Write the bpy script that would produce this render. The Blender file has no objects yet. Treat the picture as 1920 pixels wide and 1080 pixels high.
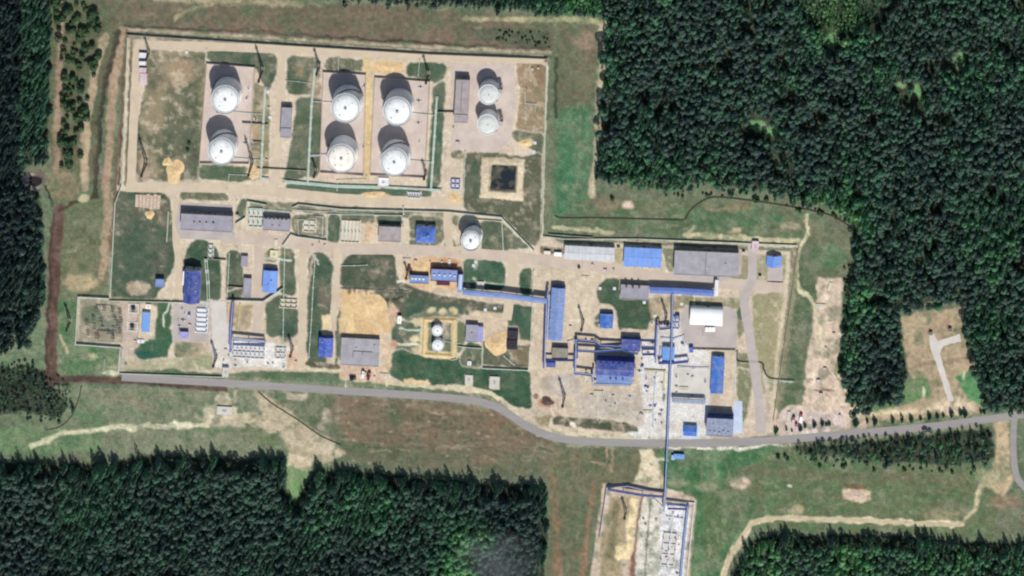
import bpy, bmesh, math, random
import numpy as np
from mathutils import Vector, Matrix, geometry

random.seed(7)
rng = np.random.default_rng(7)
C = bpy.context.scene.collection
S = 0.5                         # metres per pixel of the 1920x1080 layout plan
LX, LY = -0.09, -0.48           # how far a roof leans away from the camera, per metre of height
SHX, SHY = -0.22, 0.75          # shadow cast by a metre of height
ROT = 3.0                       # the plant grid is turned three degrees clockwise


def X(px): return (px - 960) * S
def Y(py): return (540 - py) * S


def lin(v):
    v = v / 255.0
    return v / 12.92 if v <= 0.04045 else ((v + 0.055) / 1.055) ** 2.4


def c3(r, g, b): return (lin(r), lin(g), lin(b))


# ------------------------------------------------------------------ materials
def nd(nt, t, **kw):
    n = nt.nodes.new(t)
    for k, v in kw.items():
        setattr(n, k, v)
    return n


def base_nodes(name):
    m = bpy.data.materials.new(name)
    m.use_nodes = True
    nt = m.node_tree
    return m, nt, nt.nodes['Principled BSDF']


def mat(name, rgb, rgb2=None, scale=0.25, rough=0.8, stretch=(1, 1, 1), metal=0.0, fine=3.0, fine_amt=0.25, bump=0.0, spec=0.3, lo=0.35, hi=0.65, world=True):
    """two tones mixed by a broad noise, multiplied by a fine one"""
    m, nt, b = base_nodes(name)
    rgb2 = rgb2 or tuple(v * 0.8 for v in rgb)
    if world:
        src = nd(nt, 'ShaderNodeNewGeometry').outputs['Position']
    else:
        src = nd(nt, 'ShaderNodeTexCoord').outputs['Object']
    mp = nd(nt, 'ShaderNodeMapping')
    mp.inputs['Scale'].default_value = stretch
    nt.links.new(src, mp.inputs['Vector'])
    n1 = nd(nt, 'ShaderNodeTexNoise')
    n1.inputs['Scale'].default_value = scale
    n1.inputs['Detail'].default_value = 6
    n1.inputs['Roughness'].default_value = 0.65
    nt.links.new(mp.outputs[0], n1.inputs['Vector'])
    mr = nd(nt, 'ShaderNodeMapRange')
    mr.inputs['From Min'].default_value = lo
    mr.inputs['From Max'].default_value = hi
    nt.links.new(n1.outputs['Fac'], mr.inputs['Value'])
    mx = nd(nt, 'ShaderNodeMix', data_type='RGBA')
    mx.inputs['A'].default_value = (*rgb, 1)
    mx.inputs['B'].default_value = (*rgb2, 1)
    nt.links.new(mr.outputs[0], mx.inputs['Factor'])
    n2 = nd(nt, 'ShaderNodeTexNoise')
    n2.inputs['Scale'].default_value = fine
    n2.inputs['Detail'].default_value = 3
    nt.links.new(mp.outputs[0], n2.inputs['Vector'])
    m2 = nd(nt, 'ShaderNodeMapRange')
    m2.inputs['From Min'].default_value = 0.3
    m2.inputs['From Max'].default_value = 0.7
    m2.inputs['To Min'].default_value = 1 - fine_amt
    m2.inputs['To Max'].default_value = 1 + fine_amt
    nt.links.new(n2.outputs['Fac'], m2.inputs['Value'])
    mul = nd(nt, 'ShaderNodeMix', data_type='RGBA', blend_type='MULTIPLY')
    mul.inputs['Factor'].default_value = 1
    nt.links.new(mx.outputs['Result'], mul.inputs['A'])
    nt.links.new(m2.outputs[0], mul.inputs['B'])
    nt.links.new(mul.outputs['Result'], b.inputs['Base Color'])
    b.inputs['Roughness'].default_value = rough
    b.inputs['Metallic'].default_value = metal
    b.inputs['Specular IOR Level'].default_value = spec
    if bump:
        bp = nd(nt, 'ShaderNodeBump')
        bp.inputs['Strength'].default_value = bump
        bp.inputs['Distance'].default_value = 0.3
        nt.links.new(n2.outputs['Fac'], bp.inputs['Height'])
        nt.links.new(bp.outputs[0], b.inputs['Normal'])
    return m


def roof_mat(name, rgb, rgb2, axis='x', pitch=0.9, amt=0.26, rough=0.6):
    """sheet roofing: ribs along one axis, streaks and patches of wear"""
    st = (0.25, 1.6, 1) if axis == 'x' else (1.6, 0.25, 1)
    m = mat(name, rgb, rgb2, scale=0.35, rough=rough, stretch=st, fine=1.3, fine_amt=amt)
    nt = m.node_tree
    b = nt.nodes['Principled BSDF']
    tc = nd(nt, 'ShaderNodeTexCoord')
    w = nd(nt, 'ShaderNodeTexWave', bands_direction='Y' if axis == 'x' else 'X')
    w.inputs['Scale'].default_value = 1.0 / pitch
    w.inputs['Distortion'].default_value = 0.3
    nt.links.new(tc.outputs['Object'], w.inputs['Vector'])
    bp = nd(nt, 'ShaderNodeBump')
    bp.inputs['Strength'].default_value = 0.2
    bp.inputs['Distance'].default_value = 0.1
    dn = nd(nt, 'ShaderNodeTexNoise'); dn.inputs['Scale'].default_value = 0.22; dn.inputs['Detail'].default_value = 5      # dust and fading
    nt.links.new(tc.outputs['Object'], dn.inputs['Vector'])
    dr = nd(nt, 'ShaderNodeMapRange'); dr.inputs['From Min'].default_value = 0.42; dr.inputs['From Max'].default_value = 0.72; dr.inputs['To Max'].default_value = 0.34
    nt.links.new(dn.outputs['Fac'], dr.inputs['Value'])
    dm = nd(nt, 'ShaderNodeMix', data_type='RGBA'); dm.inputs['B'].default_value = (0.36, 0.37, 0.42, 1)
    old = b.inputs['Base Color'].links[0].from_socket
    nt.links.new(dr.outputs[0], dm.inputs['Factor']); nt.links.new(old, dm.inputs['A']); nt.links.new(dm.outputs['Result'], b.inputs['Base Color'])
    nt.links.new(w.outputs['Fac'], bp.inputs['Height'])
    nt.links.new(bp.outputs[0], b.inputs['Normal'])
    return m


M = {}
M['wall_pale'] = mat('pale_cladding', c3(196, 194, 190), c3(170, 168, 162))
M['wall_grey'] = mat('grey_render', c3(150, 148, 145), c3(120, 118, 114))
M['wall_blue'] = mat('blue_cladding', c3(70, 85, 165), c3(58, 70, 145))
M['wall_brick'] = mat('red_brown_wall', c3(120, 62, 58), c3(95, 52, 50))
M['roof_grey'] = mat('grey_bitumen_roof', c3(166, 163, 168), c3(146, 143, 150), scale=0.16, fine_amt=0.16)
M['roof_grey_brown'] = mat('brown_grey_roof', c3(170, 160, 160), c3(148, 138, 140), scale=0.16, fine_amt=0.14)
M['roof_lilac'] = mat('lilac_grey_roof', c3(160, 157, 166), c3(142, 138, 150), scale=0.16, fine_amt=0.14)
M['roof_dark'] = mat('black_roof', c3(52, 48, 58), c3(38, 36, 46), scale=0.3)
M['roof_olive'] = mat('olive_grey_roof', c3(150, 146, 134), c3(130, 124, 112), scale=0.2)
M['roof_white'] = mat('white_membrane_roof', c3(252, 252, 250), c3(240, 242, 240), scale=0.1, fine_amt=0.04)
M['roof_pale'] = roof_mat('pale_sheet_roof', c3(206, 208, 210), c3(184, 186, 190), 'y', amt=0.08)
M['roof_navy'] = roof_mat('navy_sheet_roof', c3(58, 78, 160), c3(46, 62, 128), 'y')
M['roof_violet'] = roof_mat('blue_violet_sheet_roof', c3(66, 98, 196), c3(54, 80, 160), 'x')
M['roof_blue'] = roof_mat('blue_sheet_roof', c3(80, 118, 202), c3(62, 94, 172), 'y')
M['roof_royal'] = roof_mat('royal_blue_sheet_roof', c3(44, 106, 194), c3(36, 88, 164), 'x')
M['roof_sky'] = roof_mat('light_blue_sheet_roof', c3(104, 160, 228), c3(92, 142, 206), 'x', amt=0.1)
M['roof_cobalt'] = roof_mat('cobalt_sheet_roof', c3(104, 156, 232), c3(104, 136, 206), 'y', amt=0.12)
M['roof_slate'] = roof_mat('slate_blue_sheet_roof', c3(120, 148, 202), c3(100, 122, 172), 'x', amt=0.15)
M['roof_bluegrey'] = mat('blue_grey_rough_roof', c3(150, 160, 180), c3(122, 132, 154), scale=0.5, fine_amt=0.25)
M['roof_wine'] = mat('wine_red_roof', c3(96, 50, 66), c3(74, 40, 58), scale=0.3)
M['lilac'] = mat('pale_lilac_sheet', c3(160, 160, 205), c3(140, 140, 190))
M['trim_white'] = mat('white_trim', c3(228, 230, 232), c3(205, 208, 212), fine_amt=0.08)
M['metal_grey'] = mat('galvanised_metal', c3(150, 152, 152), c3(120, 122, 124), rough=0.5, metal=0.3)
M['metal_dark'] = mat('dark_painted_metal', c3(84, 82, 84), c3(66, 64, 68), rough=0.6)
M['mast_rust'] = mat('weathered_mast_steel', c3(92, 74, 66), c3(70, 58, 54), rough=0.7)
M['tank_white'] = mat('white_tank_paint', c3(238, 240, 238), c3(214, 217, 216), scale=0.3, rough=0.5, fine=0.9, fine_amt=0.08)
M['tank_shell'] = mat('tank_shell_paint', c3(248, 249, 250), c3(232, 233, 236), scale=0.2, stretch=(1, 1, 0.2), fine_amt=0.08)
M['tank_stained'] = mat('stained_tank_roof', c3(248, 246, 240), c3(222, 214, 198), scale=0.16, fine=0.6, fine_amt=0.1)
M['tank_grey'] = mat('grey_tank_roof', c3(214, 216, 212), c3(196, 200, 194), scale=0.3, fine_amt=0.1)
M['rim_gap'] = mat('grating_ring', c3(150, 152, 152), c3(136, 138, 138))
M['pipe_pale'] = mat('pale_green_pipe', c3(206, 222, 208), c3(184, 204, 190), fine_amt=0.1)
M['pipe_white'] = mat('white_pipe_lagging', c3(232, 234, 238), c3(208, 210, 218), fine_amt=0.1)
M['pipe_brown'] = mat('brown_pipe', c3(84, 72, 60), c3(66, 58, 50))
M['pipe_yellow'] = mat('pale_yellow_pipe', c3(222, 212, 168), c3(196, 186, 148))
M['blue_steel'] = mat('blue_painted_steel', c3(92, 120, 190), c3(78, 102, 170), rough=0.5)
M['blue_deep'] = mat('deep_blue_painted_steel', c3(58, 78, 146), c3(48, 64, 124), rough=0.5)
M['blue_pale'] = mat('pale_blue_painted_steel', c3(176, 194, 226), c3(152, 174, 212), rough=0.5)
M['blue_bright'] = mat('bright_blue_paint', c3(70, 120, 205), c3(60, 104, 184), rough=0.5)
M['fence_pale'] = mat('pale_concrete_fence', c3(206, 214, 198), c3(182, 192, 176), fine_amt=0.12)
M['fence_grey'] = mat('grey_concrete_fence', c3(166, 158, 144), c3(140, 134, 122), fine_amt=0.12)
M['fence_lilac'] = mat('lilac_grey_fence', c3(186, 184, 208), c3(160, 158, 186), fine_amt=0.1)
M['concrete'] = mat('concrete', c3(196, 188, 178), c3(174, 166, 156), scale=0.12, fine_amt=0.14, world=True)
M['concrete_block'] = mat('concrete_kerb', c3(186, 180, 168), c3(160, 154, 142))
M['pad_pink'] = mat('tank_pad_paving', c3(202, 187, 175), c3(184, 169, 160), scale=0.1, fine_amt=0.12, world=True)
M['yard_grey'] = mat('grey_yard_paving', c3(186, 176, 170), c3(168, 158, 154), scale=0.06, fine_amt=0.1, world=True)
M['yard_pale'] = mat('pale_yard_paving', c3(208, 203, 195), c3(190, 184, 175), scale=0.06, fine_amt=0.14, world=True)
M['sand_road'] = mat('sandy_concrete_road', c3(203, 187, 162), c3(190, 174, 152), scale=0.07, fine_amt=0.12, world=True)
M['sand_pink'] = mat('pinkish_concrete_road', c3(198, 182, 165), c3(184, 167, 152), scale=0.07, fine_amt=0.12, world=True)
M['asphalt'] = mat('worn_asphalt', c3(152, 147, 145), c3(142, 138, 136), scale=0.12, stretch=(.12, 1.4, 1), fine=1.5, fine_amt=0.09, world=True)
M['sand_heap'] = mat('orange_sand', c3(226, 198, 152), c3(200, 168, 124), scale=0.3, fine_amt=0.2, bump=0.5)
M['sand_pale'] = mat('yellow_sand', c3(226, 202, 152), c3(204, 176, 126), scale=0.3, fine_amt=0.2, bump=0.5)
M['track'] = mat('pale_dirt_track', c3(202, 190, 158), c3(176, 162, 130), scale=0.12, fine_amt=0.2, world=True)
M['window'] = mat('dark_window_glass', c3(52, 60, 74), c3(40, 48, 60), rough=0.15, spec=0.6)
M['door'] = mat('steel_door', c3(110, 112, 120), c3(90, 92, 100))
M['bark'] = mat('bark', c3(86, 72, 58), c3(62, 52, 44), scale=1.5)
M['truck_red'] = mat('red_truck_paint', c3(170, 70, 66), c3(150, 60, 58), rough=0.4)
M['truck_white'] = mat('white_truck_paint', c3(236, 234, 232), c3(222, 220, 220), rough=0.4)
M['rubber'] = mat('tyre_rubber', c3(40, 40, 42), c3(30, 30, 32))
M['cabin_pink'] = mat('faded_pink_cabin', c3(214, 192, 196), c3(190, 168, 174))
M['rubble'] = mat('broken_concrete', c3(214, 192, 172), c3(176, 154, 138), scale=0.5, fine_amt=0.3, bump=0.6)
M['transformer'] = mat('grey_green_equipment', c3(112, 122, 112), c3(86, 96, 90))

# water of the pond
m, nt, b = base_nodes('pond_water')
b.inputs['Base Color'].default_value = (0.008, 0.012, 0.02, 1)
b.inputs['Roughness'].default_value = 0.12
M['water'] = m
tc = nd(nt, 'ShaderNodeNewGeometry'); nz = nd(nt, 'ShaderNodeTexNoise'); nz.inputs['Scale'].default_value = 0.11; nz.inputs['Detail'].default_value = 5
rp = nd(nt, 'ShaderNodeValToRGB')
rp.color_ramp.elements[0].position = 0.46; rp.color_ramp.elements[0].color = (0.010, 0.016, 0.022, 1)
rp.color_ramp.elements[1].position = 0.66; rp.color_ramp.elements[1].color = (0.12, 0.12, 0.075, 1)
nt.links.new(tc.outputs['Position'], nz.inputs['Vector']); nt.links.new(nz.outputs['Fac'], rp.inputs['Fac']); nt.links.new(rp.outputs['Color'], b.inputs['Base Color'])

# ground: land cover colour of each place comes with the mesh, fine soil and turf grain from noise
m, nt, b = base_nodes('land_cover')
M['ground'] = m
at = nd(nt, 'ShaderNodeAttribute', attribute_name='cover')
geo = nd(nt, 'ShaderNodeNewGeometry')
na = nd(nt, 'ShaderNodeTexNoise'); na.inputs['Scale'].default_value = 0.5; na.inputs['Detail'].default_value = 5; na.inputs['Roughness'].default_value = 0.7
nt.links.new(geo.outputs['Position'], na.inputs['Vector'])
ra = nd(nt, 'ShaderNodeMapRange')
for k, v in (('From Min', 0.3), ('From Max', 0.7), ('To Min', 0.8), ('To Max', 1.2)): ra.inputs[k].default_value = v
nt.links.new(na.outputs['Fac'], ra.inputs['Value'])
nb = nd(nt, 'ShaderNodeTexNoise'); nb.inputs['Scale'].default_value = 1.1; nb.inputs['Detail'].default_value = 3
nt.links.new(geo.outputs['Position'], nb.inputs['Vector'])
rb = nd(nt, 'ShaderNodeMapRange')
for k, v in (('From Min', 0.32), ('From Max', 0.68), ('To Min', 0.62), ('To Max', 1.38)): rb.inputs[k].default_value = v
nt.links.new(nb.outputs['Fac'], rb.inputs['Value'])
tuft = nd(nt, 'ShaderNodeMix', data_type='FLOAT'); tuft.inputs['A'].default_value = 1.0     # turf is tufty, bare soil smooth
nt.links.new(at.outputs['Alpha'], tuft.inputs['Factor']); nt.links.new(rb.outputs[0], tuft.inputs['B'])
mt_ = nd(nt, 'ShaderNodeMath', operation='MULTIPLY'); nt.links.new(ra.outputs[0], mt_.inputs[0]); nt.links.new(tuft.outputs['Result'], mt_.inputs[1])
mu = nd(nt, 'ShaderNodeMix', data_type='RGBA', blend_type='MULTIPLY'); mu.inputs['Factor'].default_value = 1
nt.links.new(at.outputs['Color'], mu.inputs['A']); nt.links.new(mt_.outputs[0], mu.inputs['B'])
nt.links.new(mu.outputs['Result'], b.inputs['Base Color'])
b.inputs['Roughness'].default_value = 0.95; b.inputs['Specular IOR Level'].default_value = 0.1
bp = nd(nt, 'ShaderNodeBump'); bp.inputs['Strength'].default_value = 0.35; bp.inputs['Distance'].default_value = 0.5
nt.links.new(na.outputs['Fac'], bp.inputs['Height']); nt.links.new(bp.outputs[0], b.inputs['Normal'])


def foliage(name, cols, by_object):
    """leaf material; each tree takes its own tone of green, each clump a little of its own"""
    m = bpy.data.materials.new(name); m.use_nodes = True
    nt = m.node_tree; nt.nodes.clear()
    out = nd(nt, 'ShaderNodeOutputMaterial')
    ramp = nd(nt, 'ShaderNodeValToRGB')
    el = ramp.color_ramp.elements
    while len(el) < len(cols): el.new(0.5)
    for i, col in enumerate(cols):
        el[i].position = i / (len(cols) - 1); el[i].color = (*col, 1)
    a = nd(nt, 'ShaderNodeAttribute', attribute_name='tint')
    if by_object:
        oi = nd(nt, 'ShaderNodeObjectInfo')
        mm = nd(nt, 'ShaderNodeMath', operation='MULTIPLY'); mm.inputs[1].default_value = 0.5
        ad = nd(nt, 'ShaderNodeMath', operation='MULTIPLY_ADD'); ad.inputs[1].default_value = 0.5
        nt.links.new(a.outputs['Fac'], mm.inputs[0])
        nt.links.new(oi.outputs['Random'], ad.inputs[0]); nt.links.new(mm.outputs[0], ad.inputs[2])
        nt.links.new(ad.outputs[0], ramp.inputs['Fac'])
    else:
        nt.links.new(a.outputs['Fac'], ramp.inputs['Fac'])
    d = nd(nt, 'ShaderNodeBsdfDiffuse'); t = nd(nt, 'ShaderNodeBsdfTranslucent')
    mx = nd(nt, 'ShaderNodeMixShader'); mx.inputs[0].default_value = 0.34
    nt.links.new(ramp.outputs['Color'], d.inputs['Color']); nt.links.new(ramp.outputs['Color'], t.inputs['Color'])
    nt.links.new(d.outputs[0], mx.inputs[1]); nt.links.new(t.outputs[0], mx.inputs[2])
    nt.links.new(mx.outputs[0], out.inputs['Surface'])
    return m


LEAF = [(0.0447, 0.0647, 0.0799), (0.0626, 0.1239, 0.0998), (0.1311, 0.1717, 0.1483), (0.0835, 0.1999, 0.1312), (0.1282, 0.2604, 0.1569), (0.1341, 0.3801, 0.1569), (0.2385, 0.4645, 0.1998)]
M['leaf_wood'] = foliage('wood_foliage', LEAF, False)
M['leaf_tree'] = foliage('tree_foliage', LEAF, True)
LEAFB = [(0.06, 0.115, 0.065), (0.08, 0.15, 0.08), (0.11, 0.18, 0.09), (0.14, 0.20, 0.10)]
M['leaf_bush'] = foliage('bush_foliage', LEAFB, True)


# ------------------------------------------------------------------ objects
def tag(o, label=None, cat=None, group=None, kind=None):
    if label: o['label'] = label
    if cat: o['category'] = cat
    if group: o['group'] = group
    if kind: o['kind'] = kind
    return o


def thing(name, label, cat, loc=(0, 0, 0), rotz=0.0, group=None):
    o = bpy.data.objects.new(name, None); C.objects.link(o)
    o.location = loc; o.rotation_euler = (0, 0, rotz)
    return tag(o, label, cat, group)


def link_mesh(name, me, material, parent=None):
    if material is not None: me.materials.append(material)
    o = bpy.data.objects.new(name, me); C.objects.link(o)
    if parent is not None: o.parent = parent
    return o


def obj(name, bm, material, parent=None, smooth=False):
    me = bpy.data.meshes.new(name)
    bmesh.ops.recalc_face_normals(bm, faces=bm.faces)
    bm.to_mesh(me); bm.free()
    if smooth:
        for p in me.polygons: p.use_smooth = True
    return link_mesh(name, me, material, parent)


def add_box(bm, x0, x1, y0, y1, z0, z1):
    vs = [bm.verts.new(v) for v in ((x0, y0, z0), (x1, y0, z0), (x1, y1, z0), (x0, y1, z0), (x0, y0, z1), (x1, y0, z1), (x1, y1, z1), (x0, y1, z1))]
    for f in ((3, 2, 1, 0), (4, 5, 6, 7), (0, 1, 5, 4), (1, 2, 6, 5), (2, 3, 7, 6), (3, 0, 4, 7)):
        bm.faces.new([vs[i] for i in f])


def box(x0, x1, y0, y1, z0, z1):
    bm = bmesh.new(); add_box(bm, x0, x1, y0, y1, z0, z1); return bm


def add_cyl(bm, x, y, z0, z1, r0, r1=None, n=24):
    r1 = r0 if r1 is None else r1
    a = [bm.verts.new((x + r0 * math.cos(2 * math.pi * i / n), y + r0 * math.sin(2 * math.pi * i / n), z0)) for i in range(n)]
    b = [bm.verts.new((x + r1 * math.cos(2 * math.pi * i / n), y + r1 * math.sin(2 * math.pi * i / n), z1)) for i in range(n)]
    for i in range(n):
        bm.faces.new((a[i], a[(i + 1) % n], b[(i + 1) % n], b[i]))
    bm.faces.new(a[::-1]); bm.faces.new(b)


def cyl(x, y, z0, z1, r0, r1=None, n=24):
    bm = bmesh.new(); add_cyl(bm, x, y, z0, z1, r0, r1, n); return bm


def lathe(profile, n=64, cx=0, cy=0):
    """rings of (radius, z), open at both ends unless a radius is 0"""
    bm = bmesh.new(); rings = []
    for r, z in profile:
        if r < 1e-6: rings.append([bm.verts.new((cx, cy, z))])
        else: rings.append([bm.verts.new((cx + r * math.cos(2 * math.pi * i / n), cy + r * math.sin(2 * math.pi * i / n), z)) for i in range(n)])
    for a, b in zip(rings, rings[1:]):
        for i in range(n):
            j = (i + 1) % n
            if len(a) == 1 and len(b) == 1: continue
            if len(a) == 1: bm.faces.new((a[0], b[j], b[i]))
            elif len(b) == 1: bm.faces.new((a[i], a[j], b[0]))
            else: bm.faces.new((a[i], a[j], b[j], b[i]))
    return bm


def ring(r0, r1, z0, z1, n=64):
    return lathe([(r0, z0), (r1, z0), (r1, z1), (r0, z1), (r0, z0)], n)


def add_bar(bm, a, b, t):
    """a square bar of thickness t between two points"""
    a, b = Vector(a), Vector(b)
    d = (b - a).normalized()
    up = Vector((0, 0, 1)) if abs(d.z) < 0.95 else Vector((1, 0, 0))
    s = d.cross(up).normalized() * t / 2; u = s.cross(d).normalized() * t / 2
    q = [s + u, -s + u, -s - u, s - u]
    va = [bm.verts.new(a + o) for o in q]; vb = [bm.verts.new(b + o) for o in q]
    for i in range(4):
        bm.faces.new((va[i], va[(i + 1) % 4], vb[(i + 1) % 4], vb[i]))
    bm.faces.new(va[::-1]); bm.faces.new(vb)


def bar(a, b, t):
    bm = bmesh.new(); add_bar(bm, a, b, t); return bm


def add_sweep(bm, pts, prof, closed_prof=True, cap=True):
    """carry a profile of (side offset, z) along a flat path of (x, y) with mitred corners"""
    n = len(pts); P = [Vector((p[0], p[1])) for p in pts]; rows = []
    loop = n > 2 and (P[0] - P[-1]).length < 1e-4
    for i in range(n):
        if loop:
            d0 = (P[i] - P[i - 1] if i else P[0] - P[-2]); d1 = (P[i + 1] - P[i] if i < n - 1 else P[1] - P[0])
        else:
            d0 = P[i] - P[i - 1] if i else P[1] - P[0]
            d1 = P[i + 1] - P[i] if i < n - 1 else P[i] - P[i - 1]
        d0 = d0.normalized(); d1 = d1.normalized()
        n0 = Vector((d0.y, -d0.x)); n1 = Vector((d1.y, -d1.x))
        mt = n0 + n1
        mt = n0 if mt.length < 1e-3 else mt.normalized()
        k = 1 / max(0.35, mt.dot(n0))
        rows.append([bm.verts.new((P[i].x + mt.x * o * k, P[i].y + mt.y * o * k, z)) for o, z in prof])
    m_ = len(prof)
    for a, b in zip(rows, rows[1:]):
        for j in range(m_ if closed_prof else m_ - 1):
            k2 = (j + 1) % m_
            bm.faces.new((a[j], a[k2], b[k2], b[j]))
    if closed_prof and cap and not loop:
        bm.faces.new(rows[0][::-1]); bm.faces.new(rows[-1])


def sweep(pts, prof, closed=True):
    bm = bmesh.new(); add_sweep(bm, pts, prof, closed); return bm


def circ(r, z, n=8, off=0.0):
    return [(off + r * math.cos(2 * math.pi * i / n), z + r * math.sin(2 * math.pi * i / n)) for i in range(n)]


def catmull(pts, n=8):
    P = [np.array(p, float) for p in pts]; P = [2 * P[0] - P[1]] + P + [2 * P[-1] - P[-2]]; out = []
    for i in range(1, len(P) - 2):
        for t in np.linspace(0, 1, n, endpoint=False):
            a, b, c, d = P[i - 1:i + 3]
            out.append(tuple(0.5 * (2 * b + (c - a) * t + (2 * a - 5 * b + 4 * c - d) * t * t + (3 * b - a - 3 * c + d) * t ** 3)))
    return out + [tuple(P[-2])]


def px2w(pts, h=0.0):
    """points of the plan as seen at height h -> their place on the ground"""
    return [(X(p[0]) - LX * h, Y(p[1]) - LY * h) for p in pts]


# ------------------------------------------------------------------ numpy noise and plan painting
def vnoise(gx, gy, cell, seed, octaves=3):
    r = np.random.default_rng(seed); out = np.zeros(gx.shape, np.float32); amp = 1.0; tot = 0
    for o in range(octaves):
        c_ = cell / 2 ** o
        u = (gx + 400) / c_; v = (gy + 400) / c_
        iu = np.floor(u).astype(int); iv = np.floor(v).astype(int)
        fu = u - iu; fv = v - iv; fu = fu * fu * (3 - 2 * fu); fv = fv * fv * (3 - 2 * fv)
        T = r.random((iv.max() + 2, iu.max() + 2), dtype=np.float32)
        a = T[iv, iu] * (1 - fu) + T[iv, iu + 1] * fu
        b = T[iv + 1, iu] * (1 - fu) + T[iv + 1, iu + 1] * fu
        out += amp * (a * (1 - fv) + b * fv); tot += amp; amp *= 0.55
    return out / tot


def seg_dist(x, y, a, b):
    ax, ay = a; bx, by = b; dx, dy = bx - ax, by - ay
    L = dx * dx + dy * dy + 1e-9
    t = np.clip(((x - ax) * dx + (y - ay) * dy) / L, 0, 1)
    return np.hypot(x - ax - t * dx, y - ay - t * dy)


def poly_sd(x, y, poly):
    """signed distance, positive inside"""
    d = np.full(x.shape, 1e9, np.float32); ins = np.zeros(x.shape, bool); n = len(poly)
    for i in range(n):
        a, b = poly[i], poly[(i + 1) % n]
        d = np.minimum(d, seg_dist(x, y, a, b))
        cond = (a[1] > y) != (b[1] > y)
        if abs(b[1] - a[1]) > 1e-9:
            ins ^= cond & (x < (b[0] - a[0]) * (y - a[1]) / (b[1] - a[1]) + a[0])
    return np.where(ins, d, -d)


STEP = 2.0
gxs = np.arange(-90, 2011, STEP); gys = np.arange(-90, 1171, STEP)
GX, GY = np.meshgrid(gxs, gys)
WX = GX + (vnoise(GX, GY, 26, 1) - 0.5) * 12 + (vnoise(GX, GY, 7, 3, 2) - 0.5) * 4
WY = GY + (vnoise(GX, GY, 26, 2) - 0.5) * 12 + (vnoise(GX, GY, 7, 4, 2) - 0.5) * 4
# gentler waver for what people laid out
VX = GX + (vnoise(GX, GY, 12, 5, 3) - 0.5) * 6
VY = GY + (vnoise(GX, GY, 12, 6, 3) - 0.5) * 6
COL = np.zeros(GX.shape + (3,), np.float32)
HGT = np.zeros(GX.shape, np.float32)
N_BIG = vnoise(GX, GY, 60, 11, 4); N_MID = vnoise(GX, GY, 16, 12, 3); N_FINE = vnoise(GX, GY, 6, 13, 2)


def chaikin(poly, n=2):
    for _ in range(n):
        q = []
        for a, b in zip(poly, poly[1:] + poly[:1]):
            k = min(.25, 7 / max(1, math.hypot(b[0] - a[0], b[1] - a[1])))
            q += [(a[0] * (1 - k) + b[0] * k, a[1] * (1 - k) + b[1] * k), (a[0] * k + b[0] * (1 - k), a[1] * k + b[1] * (1 - k))]
        poly = q
    return poly


def window(pts, mg):
    xs = [p[0] for p in pts]; ys = [p[1] for p in pts]
    i0 = np.searchsorted(gxs, min(xs) - mg); i1 = np.searchsorted(gxs, max(xs) + mg)
    j0 = np.searchsorted(gys, min(ys) - mg); j1 = np.searchsorted(gys, max(ys) + mg)
    return slice(j0, j1), slice(i0, i1)


def paint(poly, rgb, rgb2=None, soft=4, op=1.0, wild=True, patchy=0.0, grow=0.0):
    sl = window(poly, soft + 14)
    x, y = (WX[sl], WY[sl]) if wild else (VX[sl], VY[sl])
    a = np.clip((poly_sd(x, y, poly) + grow) / soft + 0.5, 0, 1); a = a * a * (3 - 2 * a) * op
    if patchy: a = a * np.clip((N_MID[sl] - 0.5) * 6 + 1 - patchy, 0, 1)
    put(sl, a, rgb, rgb2)


def put(sl, a, rgb, rgb2):
    c1 = np.array(c3(*rgb), np.float32)
    if rgb2 is not None:
        c2 = np.array(c3(*rgb2), np.float32)
        t = np.clip((N_BIG[sl] * 0.5 + N_MID[sl] * 0.5 - 0.38) / 0.24, 0, 1)[..., None]
        c1 = c1 * (1 - t) + c2 * t
    COL[sl] = COL[sl] * (1 - a[..., None]) + c1 * a[..., None]


def stroke(pts, w, rgb, rgb2=None, soft=3, op=1.0, wild=True, smooth=True, lift=0.0, patchy=0.0):
    p = catmull(pts, 6) if smooth and len(pts) > 2 else pts
    sl = window(p, w + soft + 14)
    x, y = (WX[sl], WY[sl]) if wild else (VX[sl], VY[sl])
    d = np.full(x.shape, 1e9)
    for a_, b_ in zip(p, p[1:]): d = np.minimum(d, seg_dist(x, y, a_, b_))
    a = np.clip((w / 2 - d) / soft + 0.5, 0, 1); a = a * a * (3 - 2 * a) * op
    if patchy: a = a * np.clip((N_MID[sl] - 0.5) * 6 + 1 - patchy, 0, 1)
    if rgb is not None: put(sl, a, rgb, rgb2)
    if lift: HGT[sl] += a * lift


def blob(x, y, rx, ry, rgb, rgb2=None, soft=8, op=1.0, patchy=0.0):
    pts = [(x + rx * math.cos(t), y + ry * math.sin(t)) for t in np.linspace(0, 2 * math.pi, 12, endpoint=False)]
    paint(pts, rgb, rgb2, soft, op, True, patchy)



# ------------------------------------------------------------------ land cover, painted from the outside in
T = np.clip((N_BIG - 0.36) / 0.28, 0, 1)[..., None]
COL[:] = np.array(c3(108, 112, 88)) * (1 - T) + np.array(c3(88, 106, 78)) * T

GRASS, GRASS2 = (82, 100, 78), (106, 110, 88)
SAND, SAND2 = (213, 195, 168), (203, 184, 160)
FLOOR, FLOOR2 = (40, 52, 40), (52, 58, 44)

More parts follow.
